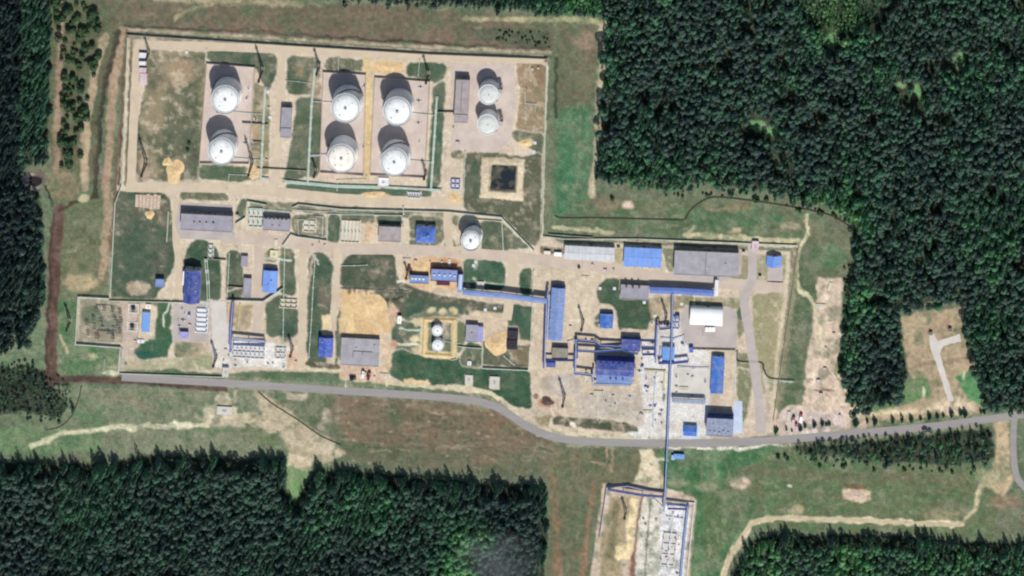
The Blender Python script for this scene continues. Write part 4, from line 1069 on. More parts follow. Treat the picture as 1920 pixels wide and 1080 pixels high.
tank('small white tank inside the square sand bund, lower one', 821, 648, 20, 5.5, 'tank_white', 'small_tank', ST, False)


def at(cx, cy, h=0.0): return (X(cx) - LX * h, Y(cy) - LY * h, 0)


def stair_tower(label, cx, cy, h=10.0):
    r = thing('stair_tower', label, 'stair tower', at(cx, cy, h), -math.radians(ROT), 'stair towers of the small grey tanks')
    for sx in (-1.4, 1.4):
        for sy in (-1.4, 1.4): obj('leg', box(sx - 0.15, sx + 0.15, sy - 0.15, sy + 0.15, 0, h - 0.2), M['metal_dark'], r)
    for z in (0.33, 0.66): obj('landing', box(-1.2, 1.2, -1.2, 1.2, h * z, h * z + 0.2), M['metal_grey'], r)
    obj('top_platform', box(-1.8, 1.8, -1.8, 1.8, h - 0.2, h), M['metal_grey'], r)
    obj('gangway', box(-4.5, -1.85, -0.6, 0.6, h - 0.15, h + 0.05), M['metal_grey'], r)
    for i, (a, b) in enumerate((((-1, -1, 0.2), (1, 1, h * .33)), ((1, -1, h * .33 + .2), (-1, 1, h * .66)), ((-1, -1, h * .66 + .2), (1, 1, h - .2)))): obj('flight', bar(a, b, 0.7), M['metal_grey'], r)


stair_tower('grey stair tower on the east side of the upper small tank', 938, 172)
stair_tower('grey stair tower on the east side of the lower small tank', 939, 232)


# ------------------------------------------------------------------ buildings
FOOT = []            # ground already built on


def building(name, label, cat, cx, cy, w, d, h, roof='flat', rm='roof_grey', wm='wall_pale', rot=ROT, rise=1.5, vents=(), seams=(), doors=2, wins=0, group=None, over=0.3, vent_mat='metal_grey', parapet=None):
    """cx, cy, w, d: centre and size of the roof as seen in the plan; h: its height"""
    W, D = w * S, d * S
    r = thing(name, label, cat, at(cx, cy, h), -math.radians(rot), group)
    FOOT.append((r.location.x, r.location.y, W / 2 + 2.5, D / 2 + 2.5))
    x, y = W / 2, D / 2
    wx, wy = x - over, y - over
    wall = bmesh.new(); rf = bmesh.new()
    e = 0.25
    if roof == 'flat':
        add_box(wall, -wx, wx, -wy, wy, 0, h - e)
        add_box(rf, -x, x, -y, y, h - e, h)
    elif roof == 'gx' or roof == 'gy':      # gable with the ridge along x or y
        hh = h
        if roof == 'gx': P = lambda a, b, z: (b, a, z); A, B, wa, wb = y, x, wy, wx
        else: P = lambda a, b, z: (a, b, z); A, B, wa, wb = x, y, wx, wy
        sec = [(-wa, 0), (wa, 0), (wa, hh - e), (0, hh - e + rise * wa / A), (-wa, hh - e)]
        f = [wall.verts.new(P(a, -wb, z)) for a, z in sec]; g = [wall.verts.new(P(a, wb, z)) for a, z in sec]
        for i in range(5): wall.faces.new((f[i], f[(i + 1) % 5], g[(i + 1) % 5], g[i]))
        wall.faces.new(f[::-1]); wall.faces.new(g)
        lo = hh - rise * (A - wa) / A
        sec = [(-A, lo), (0, hh + rise), (A, lo), (A, lo - e), (0, hh + rise - e + 0.02), (-A, lo - e)]
        f = [rf.verts.new(P(a, -B, z)) for a, z in sec]; g = [rf.verts.new(P(a, B, z)) for a, z in sec]
        for i in range(6): rf.faces.new((f[i], f[(i + 1) % 6], g[(i + 1) % 6], g[i]))
        rf.faces.new((f[0], f[1], f[4], f[5])); rf.faces.new((f[1], f[2], f[3], f[4]))
        rf.faces.new((g[0], g[1], g[4], g[5])); rf.faces.new((g[1], g[2], g[3], g[4]))
    elif roof == 'hip':
        add_box(wall, -wx, wx, -wy, wy, 0, h - e)
        k = max(0.0, x - y)
        b4 = [rf.verts.new(v) for v in ((-x, -y, h - e), (x, -y, h - e), (x, y, h - e), (-x, y, h - e))]
        c4 = [rf.verts.new(v) for v in ((-x, -y, h), (x, -y, h), (x, y, h), (-x, y, h))]
        t2 = [rf.verts.new((-max(k, 0.3), 0, h + rise)), rf.verts.new((max(k, 0.3), 0, h + rise))]
        rf.faces.new(b4)
        for i in range(4): rf.faces.new((b4[i], b4[(i + 1) % 4], c4[(i + 1) % 4], c4[i]))
        rf.faces.new((c4[0], c4[1], t2[1], t2[0])); rf.faces.new((c4[2], c4[3], t2[0], t2[1])); rf.faces.new((c4[1], c4[2], t2[1])); rf.faces.new((c4[3], c4[0], t2[0]))
    elif roof == 'arch':
        n = 14
        def arc(a, top, lo): return [(a * math.cos(math.pi * i / n), lo + top * math.sin(math.pi * i / n)) for i in range(n + 1)]
        sec = [(-wy, 0), (wy, 0)] + arc(wy, rise, h - rise)
        f = [wall.verts.new((-wx, a, z)) for a, z in sec]; g = [wall.verts.new((wx, a, z)) for a, z in sec]
        for i in range(len(sec)): wall.faces.new((f[i], f[(i + 1) % len(sec)], g[(i + 1) % len(sec)], g[i]))
        wall.faces.new(f[::-1]); wall.faces.new(g)
        sec = arc(y, rise, h - rise + 0.1) + arc(y - 0.25, rise - 0.12, h - rise + 0.1)[::-1]
        f = [rf.verts.new((-x, a, z)) for a, z in sec]; g = [rf.verts.new((x, a, z)) for a, z in sec]
        for i in range(len(sec)): rf.faces.new((f[i], f[(i + 1) % len(sec)], g[(i + 1) % len(sec)], g[i]))
        rf.faces.new(f[::-1]); rf.faces.new(g)
    obj('wall', wall, M[wm], r)
    ro = obj('roof', rf, M[rm], r)
    if roof == 'flat' and min(w, d) > 14 and parapet is not False:
        q = [(-x + .15, -y + .15), (x - .15, -y + .15), (x - .15, y - .15), (-x + .15, y - .15), (-x + .15, -y + .15)]
        obj('parapet', sweep(q, [(-0.18, h + 0.003), (0.18, h + 0.003), (0.18, h + 0.3), (-0.18, h + 0.3)]), M[parapet or rm], r)
    if roof in ('gx', 'gy'):
        if roof == 'gx': obj('ridge_cap', box(-x - .02, x + .02, -0.25, 0.25, h + rise + 0.02, h + rise + 0.12), M[rm], ro)
        else: obj('ridge_cap', box(-0.25, 0.25, -y - .02, y + .02, h + rise + 0.02, h + rise + 0.12), M[rm], ro)

    def top(u, v):
        if roof == 'gx': return h + rise * (1 - abs(v) / y)
        if roof == 'gy': return h + rise * (1 - abs(u) / x)
        if roof == 'hip': return h + rise * max(0, min(1 - abs(v) / y, (x - abs(u)) / y))
        if roof == 'arch': return h - rise + rise * math.sqrt(max(0, 1 - (v / y) ** 2))
        return h
    for u, v, s, hv in vents:               # u, v in -1..1 across the roof
        u, v = u * x, v * y; z = top(u, v)
        vo = obj('vent', box(u - s / 2, u + s / 2, v - s / 2, v + s / 2, z - 0.3, z + hv), M[vent_mat], r)
        obj('cap', box(u - s * .62, u + s * .62, v - s * .62, v + s * .62, z + hv + .003, z + hv + .2), M[vent_mat], vo)
    for u0, v0, u1, v1 in seams:            # raised seams and cable trays across a flat roof
        obj('roof_duct', box(min(u0, u1) * x - .18, max(u0, u1) * x + .18, min(v0, v1) * y - .18, max(v0, v1) * y + .18, h + 0.003, h + .4), M['metal_dark'], r)
    eave = (h - rise if roof == 'arch' else h) - 0.4
    for i in range(doors):                  # doors in the south and north walls
        sy = 1 if i % 2 else -1
        dx = (-0.5 + 0.55 * i) * wx
        dh = min(2.6, eave - 0.2); dw = min(1.5, wx * .4)
        if dh > 1: obj('door', box(dx - dw, dx + dw, sy * wy - (0 if sy > 0 else .06), sy * wy + (.06 if sy > 0 else 0), 0.02, dh), M['door'], r)
    for i in range(wins):
        dx = -wx + (i + 0.5) * 2 * wx / wins
        z0 = eave * 0.55
        for sy in (1, -1):
            obj('window', box(dx - .8, dx + .8, sy * wy - (0 if sy > 0 else .05), sy * wy + (.05 if sy > 0 else 0), z0, min(z0 + 1.4, eave)), M['window'], r)
    return r


# tank farm
building('shed', 'narrow grey shed between the western and middle tanks', 'shed', 537, 230, 20, 56, 4.5, rm='roof_lilac', wm='wall_grey', seams=((-1, -.36, 1, -.36),), parapet='roof_lilac')
building('long_shed', 'long narrow grey shed west of the two small tanks', 'shed', 866, 190, 26, 80, 6.5, rm='roof_grey_brown', wm='wall_grey', seams=((-.9, -.62, .9, -.62), (-.1, -.5, -.1, .9)))
# band south of the tank farm
building('garage', 'long grey building with four roof vents and dark northern face', 'building', 388, 418, 97, 30, 6.6, rm='roof_lilac', wm='wall_grey', vents=((-.48, 0, 1.0, 1.3), (-.25, 0, 1.1, 1.4), (0, 0, 1.1, 1.4), (.27, 0, 1.3, 1.7)), wins=10, doors=4)
building('compressor_house', 'grey building with dark ribs along its northern edge, left of the cream block', 'building', 519, 421, 51, 23, 5, rm='roof_lilac', wm='wall_grey', vents=((-.8, .8, 1.2, 1.6), (-.5, .8, 1.2, 1.6), (-.2, .8, 1.2, 1.6), (.1, .8, 1.2, 1.6), (.4, .8, 1.2, 1.6), (.7, .8, 1.2, 1.6), (.2, -.2, .9, .8), (-.3, -.2, .9, .8)), wins=5)
building('shed', 'square brown-grey flat shed between orange sand and the blue hipped shed', 'shed', 731, 439, 42, 28, 4.5, rm='roof_grey_brown', wm='wall_grey', wins=4)
building('blue_shed', 'blue hipped shed beside the lone white tank', 'shed', 798, 440, 37, 31, 4.5, 'hip', 'roof_blue', 'wall_pale', rise=4.0, vents=((.3, .1, .9, 1.0),), wins=3)
# western half
building('long_hall', 'long deep-blue gabled hall at the west with a white strip on its side', 'hall', 361, 537, 31, 62, 7.5, 'gy', 'roof_navy', 'wall_pale', rise=3.4, vents=((.5, -.2, .8, .8), (.5, .3, .8, .8)), wins=3)
building('awning', 'narrow white awning against the west wall of the long deep-blue hall', 'awning', 344.5, 522, 4, 26, 4, rm='roof_white', wm='trim_white', doors=0, over=.1, parapet=False)
building('hut', 'tiny dark blue hut on the lawn west of the long hall', 'hut', 300, 531, 16, 15, 4, 'flat', 'roof_slate', 'wall_grey', doors=1)
building('hut', 'little grey hut, upper of two beside the pale yard', 'hut', 458.5, 490, 13, 20, 2.6, rm='roof_lilac', wm='wall_grey', doors=1)
building('shed', 'narrow lilac-grey shed just above the kinked fence', 'shed', 464, 539, 15, 35, 3, rm='roof_lilac', wm='wall_grey')
building('blue_shed', 'bright cobalt shed with a white edge beside the kinked fence', 'shed', 506.5, 528, 27, 41, 5, 'gy', 'roof_cobalt', 'wall_blue', rise=0.8, vents=((.2, .1, 1.0, .8), (-.3, -.3, .8, .6)), rot=4)
building('control_cabin', 'light blue flat cabin with white edges beside the switchyard', 'cabin', 274, 604, 15, 37, 2.8, rm='roof_sky', wm='wall_pale', over=.15, doors=1, parapet=False)
building('blue_shed', 'violet-blue gabled shed between two sand roads near the grey road', 'shed', 611, 651, 27, 36, 5, 'gy', 'roof_violet', 'wall_blue', rise=1.8, vents=((-.5, .6, .8, .8), (.4, .5, .8, .8), (0, -.2, .8, .6)))
building('warehouse', 'large flat grey warehouse south of the orange sand yard', 'warehouse', 675, 660, 72, 51, 3.4, rm='roof_grey', wm='wall_grey', seams=((-.35, .05, .65, .05), (-.35, -.45, -.35, .05), (.15, -.2, .15, .05)), vents=((.75, .55, .9, .8), (-.2, .3, .7, .6)), wins=8)
building('boiler_house', 'wine-red and lilac building above the sandy court', 'building', 833, 516, 50, 22, 5, rm='roof_slate', wm='wall_brick', parapet='roof_wine', vents=((-.75, 0, 1.2, .9), (-.35, .1, 1.2, .9), (.05, 0, 1.2, .9), (.45, .1, 1.2, .9), (.8, 0, 1.2, .9)), vent_mat='trim_white', wins=4)
building('annex', 'low slate-blue wing with white skylights, west of the wine-red building', 'building', 786, 524, 36, 15, 3.6, rm='roof_slate', wm='wall_brick', vents=((-.7, .2, 1.5, .5), (-.35, .2, 1.5, .5), (.05, .2, 1.5, .5), (.45, .2, 1.5, .5)), vent_mat='trim_white')
building('porch', 'small wine-red porch roof in the sandy court', 'porch', 831, 531, 25, 8, 2.8, rm='roof_wine', wm='wall_brick', doors=1, parapet=False)
building('side_wing', 'narrow blue-grey wing down the east side of the wine-red building', 'building', 863, 531, 9, 34, 4, rm='roof_slate', wm='wall_blue', doors=0, parapet=False)
building('hut', 'square hut with dark roof and pale lilac strip, beside the two small white tanks', 'hut', 885, 625, 23, 32, 3.6, rm='roof_lilac', wm='wall_grey', parapet='lilac', vents=((0, 0, .9, .8),))
building('lean_to', 'pale lilac lean-to along the east side of the square hut', 'shed', 901, 627, 10, 29, 3.2, rm='lilac', wm='wall_pale', doors=0, parapet=False)
building('black_cabin', 'black flat cabin, upper of two beside the orange sand heap', 'cabin', 961.5, 628, 20, 17, 2.6, rm='roof_dark', wm='metal_dark', doors=1, parapet=False, group='black cabins on the lawn')
building('black_cabin', 'black flat cabin, lower of two beside the orange sand heap', 'cabin', 960, 646.5, 20, 17, 2.6, rm='roof_dark', wm='metal_dark', doors=1, parapet=False, group='black cabins on the lawn')
# eastern half
building('warehouse', 'long pale sheet-roofed warehouse on the north edge of the sandy yard', 'warehouse', 1105, 475.5, 94, 26, 4.4, 'gx', 'roof_pale', 'wall_pale', rise=0.5, wins=9, doors=4)
building('blue_warehouse', 'wide bright cobalt warehouse between the pale and the grey one', 'warehouse', 1205, 483, 71, 36, 4.4, 'gx', 'roof_cobalt', 'wall_pale', rise=0.4, vents=((-.8, -1.08, .9, .3), (-.4, -1.08, .9, .3), (0, -1.08, .9, .3), (.4, -1.08, .9, .3)), wins=7)
building('warehouse', 'largest flat grey warehouse at the north-east', 'warehouse', 1324, 494.5, 120, 45, 6, rm='roof_grey', wm='wall_grey', vents=((.6, .05, 1.0, .7), (.1, -.3, .7, .5)), seams=((-.02, -.95, -.02, .95),), wins=12, doors=5, rot=2.5)
building('gate_hut', 'small blue-and-lilac gabled hut in the north-east corner', 'hut', 1451, 490, 28, 21, 3, 'gy', 'roof_cobalt', 'wall_pale', rise=2.6, vents=((.5, -.5, 1.0, .4),))
building('workshop', 'grey-violet workshop with black knobs on its northern edge', 'building', 1190, 548, 53, 27, 4, rm='roof_lilac', wm='wall_grey', vents=((-.6, .85, 1.4, 2), (-.15, .85, 1.7, 2), (.3, .85, 1.4, 2)), vent_mat='metal_dark', wins=4)
building('long_blue_hall', 'long slate-blue ribbed hall standing north to south in the sandy yard', 'hall', 1044, 589, 26, 98, 5.5, 'gy', 'roof_slate', 'wall_blue', rise=1.0, rot=4, vents=((-.9, .2, .8, .6), (-.9, -.2, .8, .6), (-.9, -.6, .8, .6)), seams=(), wins=0)
building('blue_hut', 'small royal-blue hut with a half-round lawn', 'hut', 1137, 602, 25, 27, 3.6, 'gy', 'roof_royal', 'wall_blue', rise=.6, doors=1)
building('pump_hall', 'tall navy pump hall with rows of roof vents in the central yard', 'hall', 1153, 691, 72, 27, 10.5, 'gx', 'roof_navy', 'wall_blue', rise=1.4, vents=((-.75, .7, 1.0, 1.1), (-.45, .7, 1.0, 1.1), (-.1, .7, 1.0, 1.1), (.2, .7, 1.0, 1.1), (.5, .7, 1.0, 1.1)), vent_mat='blue_deep', wins=8)
building('pump_hall_wing', 'lower lilac-blue wing along the south of the navy pump hall', 'building', 1151, 712, 66, 16, 6.5, rm='roof_slate', wm='wall_blue', vents=((-.2, .3, 1.3, 1), (.12, .3, 1.3, 1), (.5, .3, 1.3, 1)), vent_mat='blue_deep', wins=7)
building('switch_house', 'dark navy flat building between the two upper pipe bridges', 'building', 1183, 647, 36, 21, 5.5, rm='roof_navy', wm='wall_blue', vents=((.3, .2, .8, .6),))
building('store', 'flat olive-grey store between the pipe bridges and the slate-blue hall', 'building', 1050, 664, 30, 23, 4, rm='roof_olive', wm='wall_grey')
building('light_blue_house', 'light blue gabled house under the long north to south pipe bridge', 'house', 1253, 665, 23, 29, 3.6, 'gy', 'roof_sky', 'wall_pale', rise=.6, doors=1)
building('arched_hangar', 'white arched hangar in the grey paved yard', 'hangar', 1324, 596, 61, 33, 7.5, 'arch', 'roof_white', 'trim_white', rise=3.4, doors=2, over=.4)
building('long_blue_shed', 'long royal-blue shed on the east side of the pale yard', 'shed', 1345, 703, 24, 70, 3.6, 'gy', 'roof_royal', 'wall_pale', rise=.5, wins=3)
building('office_building', 'rough grey building with a tall northern face darkened as shade, nearest the grey road', 'building', 1349, 801, 50, 33, 9.5, rm='roof_bluegrey', wm='blue_deep', vents=((-.7, -.5, .9, .9), (-.35, -.5, .9, .9), (0, -.6, 1.1, .9), (.3, -.4, .9, 1.2), (.65, -.5, .9, .9), (-.5, .3, .8, .6), (.45, .35, .8, .6)), wins=7)  # deep blue walls put the north face's shade into the colour
building('blue_hut', 'square blue hut with pale kerb, beside the rough grey building', 'hut', 1294, 808, 25, 19, 3.2, 'gx', 'roof_royal', 'wall_pale', rise=.7, doors=1)
building('roadside_cabin', 'small blue cabin on the grass south of the grey road', 'cabin', 1273, 856, 20, 9, 2.6, rm='roof_sky', wm='wall_blue', parapet=False, doors=1, vents=((-.2, 0, .9, .5), (.4, 0, .9, .5)))
building('white_cabin', 'small white cabin beside the pale warehouse', 'cabin', 1046, 477, 14, 7, 2.4, rm='roof_white', wm='trim_white', doors=1, parapet=False)
building('cream_hut', 'small cream hut west of the white cabin', 'hut', 1026, 474, 12, 6, 2.0, rm='tank_stained', wm='wall_pale', doors=1, parapet=False)
building('navy_hut', 'tiny navy hut at the elbow of the western pipe bridge', 'hut', 1033, 684, 17, 9, 3, rm='roof_navy', wm='wall_blue', doors=1, parapet=False)
building('lilac_hut', 'tiny lilac hut with dark face in the south-west service yard', 'hut', 345, 628, 17, 12, 3.2, rm='lilac', wm='blue_deep', doors=1, parapet=False)
building('violet_hut', 'tiny violet hut on the north side of the pale yard', 'hut', 1296, 656, 8, 10, 3, rm='roof_violet', wm='wall_blue', doors=1, parapet=False)

# ------------------------------------------------------------------ pipe bridges and pipelines
def resample(q, step):
    out = []
    for a, b in zip(q, q[1:]):
        L = math.hypot(b[0] - a[0], b[1] - a[1]); n = max(1, int(L / step))
        out += [(a[0] + (b[0] - a[0]) * i / n, a[1] + (b[1] - a[1]) * i / n) for i in range(n)]
    return out + [q[-1]]


def trestle(label, pts, w=3.0, h=5.0, deck='blue_steel', pipe='pipe_white', pipes=2, leg='blue_deep', roofed=False, group=None, name='pipe_bridge', cat='pipe bridge', step=14):
    """a raised bridge for pipes and cables: posts in pairs, a deck, pipes along it (or a roof over them)"""
    w *= 1.0 if roofed else .78
    q = px2w(pts, h); o0 = q[0]
    r = thing(name, label, cat, (o0[0], o0[1], 0), 0, group)
    q = [(a - o0[0], b - o0[1]) for a, b in q]
    obj('deck', sweep(q, [(-w / 2, h - 0.5), (w / 2, h - 0.5), (w / 2, h - 0.15), (-w / 2, h - 0.15)]), M[deck], r)
    if roofed:
        obj('roof', sweep(q, [(-w / 2 - .2, h + .9), (w / 2 + .2, h + .9), (w / 2 + .2, h + 1.1), (0, h + 1.5), (-w / 2 - .2, h + 1.1)]), M[deck], r)
        for s in (-1, 1): obj('side_sheeting', sweep(q, [(s * w / 2 - .05, h - .14), (s * w / 2 + .05, h - .14), (s * w / 2 + .05, h + .89), (s * w / 2 - .05, h + .89)]), M[leg], r)
    else:
        for i in range(pipes):
            off = (i - (pipes - 1) / 2) * (w * 0.62 / max(1, pipes - 1) if pipes > 1 else 0)
            obj('pipe', sweep(q, circ(min(.4, w / pipes * .36), h + .22, 8, off)), M[pipe if i % 2 == 0 else deck], r)
        for s in (-1, 1): obj('handrail', sweep(q, [(s * w / 2 - .08, h - .14), (s * w / 2 + .08, h - .14), (s * w / 2 + .08, h + .7), (s * w / 2 - .08, h + .7)]), M[leg], r)
    rs = resample(q, step)
    for i, p in enumerate(rs[:40]):
        a = rs[max(0, i - 1)]; b = rs[min(len(rs) - 1, i + 1)]
        d = Vector((b[0] - a[0], b[1] - a[1])).normalized(); nrm = Vector((d.y, -d.x)) * (w / 2 - .3)
        for s in (-1, 1):
            x, y = p[0] + nrm.x * s, p[1] + nrm.y * s
            obj('leg', box(x - .18, x + .18, y - .18, y + .18, 0, h - .5), M[leg], r)
    return r


GB = 'blue pipe bridges'
trestle('broad roofed blue bridge from the wine-red building east to the long slate hall', [(868, 547), (940, 553), (1026, 564)], 4.4, 5, 'roof_slate', roofed=True, leg='blue_deep')
trestle('short roofed blue bridge down from the wine-red building', [(864, 514), (862, 542)], 3, 5, 'blue_pale', roofed=True, leg='blue_deep')
trestle('roofed blue bridge along the north side of the central lawn', [(1218, 543), (1276, 545), (1338, 549)], 5.5, 4.6, 'blue_steel', roofed=True, leg='blue_deep')
trestle('white-sided crossing bridge at the east end of the roofed bridge', [(1344, 524), (1342, 554)], 3, 6, 'trim_white', roofed=True, leg='metal_dark')
trestle('dark blue pipe bridge down the west side of the slate-blue hall', [(1028, 540), (1024, 568), (1022, 630), (1020, 690)], 2.4, 5, 'blue_deep', pipes=2)
trestle('blue pipe bridge from the small dark hut up to the navy flat building', [(1081, 672), (1081, 638), (1116, 641), (1126, 648), (1166, 650)], 2.6, 5, 'blue_deep', 'blue_pale')
trestle('lower blue pipe bridge running east under the navy flat building', [(1083, 657), (1118, 659), (1166, 655), (1196, 663)], 2.4, 4.5, 'blue_steel', 'blue_pale')
trestle('blue pipe bridge looping down to the pump hall', [(1079, 658), (1078, 699), (1110, 703), (1112, 716)], 2.4, 5, 'blue_steel', 'pipe_white')
trestle('blue pipe bridge from the western line past the olive store', [(1023, 674), (1050, 675), (1078, 675)], 2, 4.5, 'blue_steel', 'blue_deep')
trestle('blue pipe bridge wrapped along the south side of the pump hall', [(1113, 690), (1112, 720), (1180, 722), (1188, 712), (1190, 690)], 1.6, 4, 'blue_deep', 'pipe_white', 1)
trestle('upper short blue pipe bridge east of the navy flat building', [(1202, 650), (1230, 651)], 2, 5, 'blue_deep', 'blue_pale')
trestle('lower short blue pipe bridge east of the navy flat building', [(1204, 664), (1230, 664)], 2, 4, 'blue_steel', 'blue_deep')
trestle('blue pipe bridge down the cream pad beside the light blue house', [(1236, 606), (1232, 610), (1230, 650), (1229, 680)], 2, 5, 'blue_steel', 'pipe_white')
trestle('blue cross bridge over the cream equipment pad', [(1236, 616), (1256, 614)], 2.6, 4.5, 'blue_deep', 'blue_pale')
trestle('very long blue pipe bridge from the roofed bridge south over the grey road', [(1261, 550), (1260, 640), (1257, 690), (1254, 760), (1251, 840), (1247, 930), (1244, 958)], 1.7, 6.5, 'blue_pale', 'blue_steel', 2, step=24)
trestle('blue bridge along the south side of the light blue house', [(1234, 680), (1262, 680), (1290, 677)], 2.6, 4.5, 'blue_bright', 'blue_steel')
trestle('white and lilac pipe bridge across the pale yard to the rough grey building', [(1260, 750), (1322, 753)], 4.4, 4.0, 'blue_pale', 'pipe_white', 3)
trestle('lilac pipe bridge along the north side of the bottom platform', [(1140, 917), (1168, 922), (1204, 928), (1244, 931)], 2.2, 4, 'lilac', 'blue_steel')
trestle('grey-blue pipe bridge round the east side of the bottom platform', [(1250, 943), (1290, 949), (1284, 1000), (1278, 1060), (1274, 1110)], 2, 3.5, 'blue_pale', 'blue_steel')
trestle('short double blue bridge in the corner of the bottom platform', [(1252, 953), (1286, 954)], 1.6, 3, 'blue_pale', 'blue_deep', 1)
trestle('violet-blue pipe bridge south of the kinked fence', [(438, 566), (434, 615), (432, 660)], 2.6, 6, 'lilac', 'blue_deep')
trestle('blue-white pipe bridge above the rows of white filters', [(436, 634), (466, 637), (496, 640)], 3, 4.5, 'blue_pale', 'pipe_white', 3)
trestle('low blue-white pipe bridge just above the rows of white filters', [(437, 645), (466, 645), (497, 645)], 2, 3.5, 'blue_pale', 'blue_deep')


trestle('white pipe bridge tight along the west wall of the long slate-blue hall', [(1030, 552), (1028, 590), (1026, 636)], 1.8, 3, 'blue_pale', 'pipe_white', 2)


def pipeline(label, pts, r_=0.35, z=0.9, material='pipe_pale', n=2, gap=1.0, smooth=False, support=10, name='pipeline', cat='pipeline'):
    """pipes side by side on low concrete sleepers"""
    q = px2w(catmull(pts, 5) if smooth else pts, z); o0 = q[0]
    r = thing(name, label, cat, (o0[0], o0[1], 0))
    q = [(a - o0[0], b - o0[1]) for a, b in q]
    for i in range(n): obj('pipe', sweep(q, circ(r_, z, 8, (i - (n - 1) / 2) * gap)), M[material], r)
    rs = resample(q, support)
    w = r_ + (n - 1) * gap / 2 + .4
    for i, p in enumerate(rs[:60]):
        obj('support', box(p[0] - w, p[0] + w, p[1] - w, p[1] + w, 0.0, z - r_ + .06), M['concrete_block'], r)
    return r


pipeline('pale green pipeline down the west side of the narrow grey shed', [(497, 166), (493, 250), (489, 333), (502, 335)], .42, 1.0)
pipeline('pale green pipeline down the east side of the narrow grey shed', [(590, 130), (584, 200), (577, 343)], .42, 1.0)
pipeline('pale green pipeline east of the eastern tanks', [(819, 184), (813, 280), (808, 356)], .42, 1.0)
pipeline('twin pale green pipelines below the middle and eastern tanks', [(533, 340), (630, 349), (710, 351)], .45, 1.2, n=3)
pipeline('pale green pipeline from the white plinth to the eastern pipe', [(724, 351), (780, 354), (826, 356)], .45, 1.2, n=2)
pipeline('thin pale pipe stepped below the stained tank', [(632, 357), (632, 338), (686, 336), (687, 330)], .25, .8, n=1)
pipeline('thin pale pipe below the western tank pad', [(426, 355), (430, 327), (482, 329)], .22, .7, n=1)
pipeline('thin pale pipe crossing the lawn north of the narrow grey shed', [(536, 151), (560, 153), (582, 156)], .22, .6, n=1)
pipeline('thin green pipe above the upper western tank', [(387, 92), (385, 118)], .22, .6, n=1)
pipeline('thin pale pipe above the upper middle tank', [(635, 108), (634, 134)], .22, .6, n=1)
pipeline('thin pale pipe above the upper eastern tank', [(787, 112), (784, 142)], .22, .6, n=1)
pipeline('pale pipe from the road down past the little grey hut', [(430, 476), (428, 520), (425, 566)], .3, .8, n=1)
pipeline('pale pipe running south past the cobalt shed to the white filters', [(534, 455), (532, 555), (530, 690)], .3, .8, n=1)
pipeline('pale pipe beside the sand road west of the violet-blue shed', [(591, 478), (587, 540), (584, 600), (579, 670)], .3, .8, n=1)
pipeline('pair of pale green pipes beside the long deep-blue hall', [(386, 488), (390, 530), (391, 564)], .3, .9, n=2, gap=2.0)
pipeline('pale blue-grey pipe across the lawn east of the sand road', [(640, 498), (664, 498), (688, 497)], .3, .8, n=1)
pipeline('blue-grey pipe along the tree-side lawn from the shed to the fence', [(556, 394), (700, 401)], .25, .8, n=1)
pipeline('pale pipe stepping down from the eastern scrub patch', [(984, 172), (985, 194), (1005, 195), (1003, 208)], .25, .8, n=1)
pipeline('pale pipe on the lawn west of the pond', [(872, 284), (871, 330), (868, 376)], .25, .8, n=1)
pipeline('long thin pale pipe crossing the road north of the white tank', [(756, 388), (757, 402)], .4, 1.0, n=1)
pipeline('pale cream pipe in the loop of the service lawn', [(450, 570), (446, 620)], .35, .8, 'pipe_yellow', n=1)
pipeline('cream pipe stub on the lawn above the white filters', [(498, 600), (497, 628)], .4, .8, 'pipe_yellow', n=1)
pipeline('pale cream pipe from the pump hall to the southern yard', [(1131, 722), (1132, 742)], .3, .9, 'pipe_white', n=1)
pipeline('thin brown pipe from the violet hut east across the paved yard', [(1300, 654), (1340, 655), (1378, 656)], .45, 1.0, 'pipe_brown', n=1)
pipeline('pale pipe round the south yard of the pump hall', [(1210, 694), (1246, 696), (1244, 730)], .4, .8, 'pipe_yellow', n=2)
pipeline('white pipe in the southern tail of the very long bridge', [(1226, 935), (1242, 950), (1248, 966)], .35, .8, 'pipe_white', n=1)
pipeline('pale pipe to the two cream chambers by the road', [(945, 668), (964, 684)], .3, .8, 'pipe_white', n=1)


pipeline('thin grey pipe along the north side of the sandy yard', [(640, 541), (700, 543), (768, 546)], .2, .5, 'metal_grey', n=1)
pipeline('pair of white pipes from the service yard valves north to the fence', [(388, 566), (387, 580)], .3, .8, 'pipe_white', n=2)
pipeline('white pipe down the east side of the pale service road', [(428, 570), (428, 640)], .25, .7, 'pipe_white', n=1)
pipeline('pale pipe between the garage and the ribbed grey building', [(444, 376), (442, 400), (440, 440)], .25, .7, n=1)
pipeline('pale pipe loop north of the ribbed grey building', [(466, 392), (500, 394), (546, 398)], .3, .8, n=2)
pipeline('white frame pipe round the cream filter block', [(594, 406), (606, 407), (604, 446)], .25, .8, 'trim_white', n=1)
pipeline('pale pipes from the cream filter block to the road fence', [(560, 442), (558, 412), (590, 410)], .25, .7, n=1)
pipeline('pale pipe from the brown-grey shed south to the road', [(756, 424), (758, 460), (764, 480)], .25, .6, n=1)
pipeline('pair of cream pipes at the foot of the lone white tank', [(860, 462), (862, 474)], .3, .7, 'pipe_yellow', n=2)
pipeline('pale pipe round the square sand bund, east side', [(848, 604), (848, 640)], .3, .8, 'pipe_yellow', n=1)
pipeline('pale pipe along the north of the square sand bund', [(806, 602), (840, 606)], .3, .8, 'trim_white', n=1)
pipeline('pale pipe from the small tanks east to the square hut', [(836, 640), (862, 644)], .25, .7, n=1)
pipeline('white pipes beside the light blue pump group', [(1240, 634), (1262, 636), (1282, 630)], .35, .8, 'pipe_white', n=2)
pipeline('white pipe along the east side of the pale yard', [(1380, 660), (1378, 740)], .3, .7, 'pipe_white', n=1)
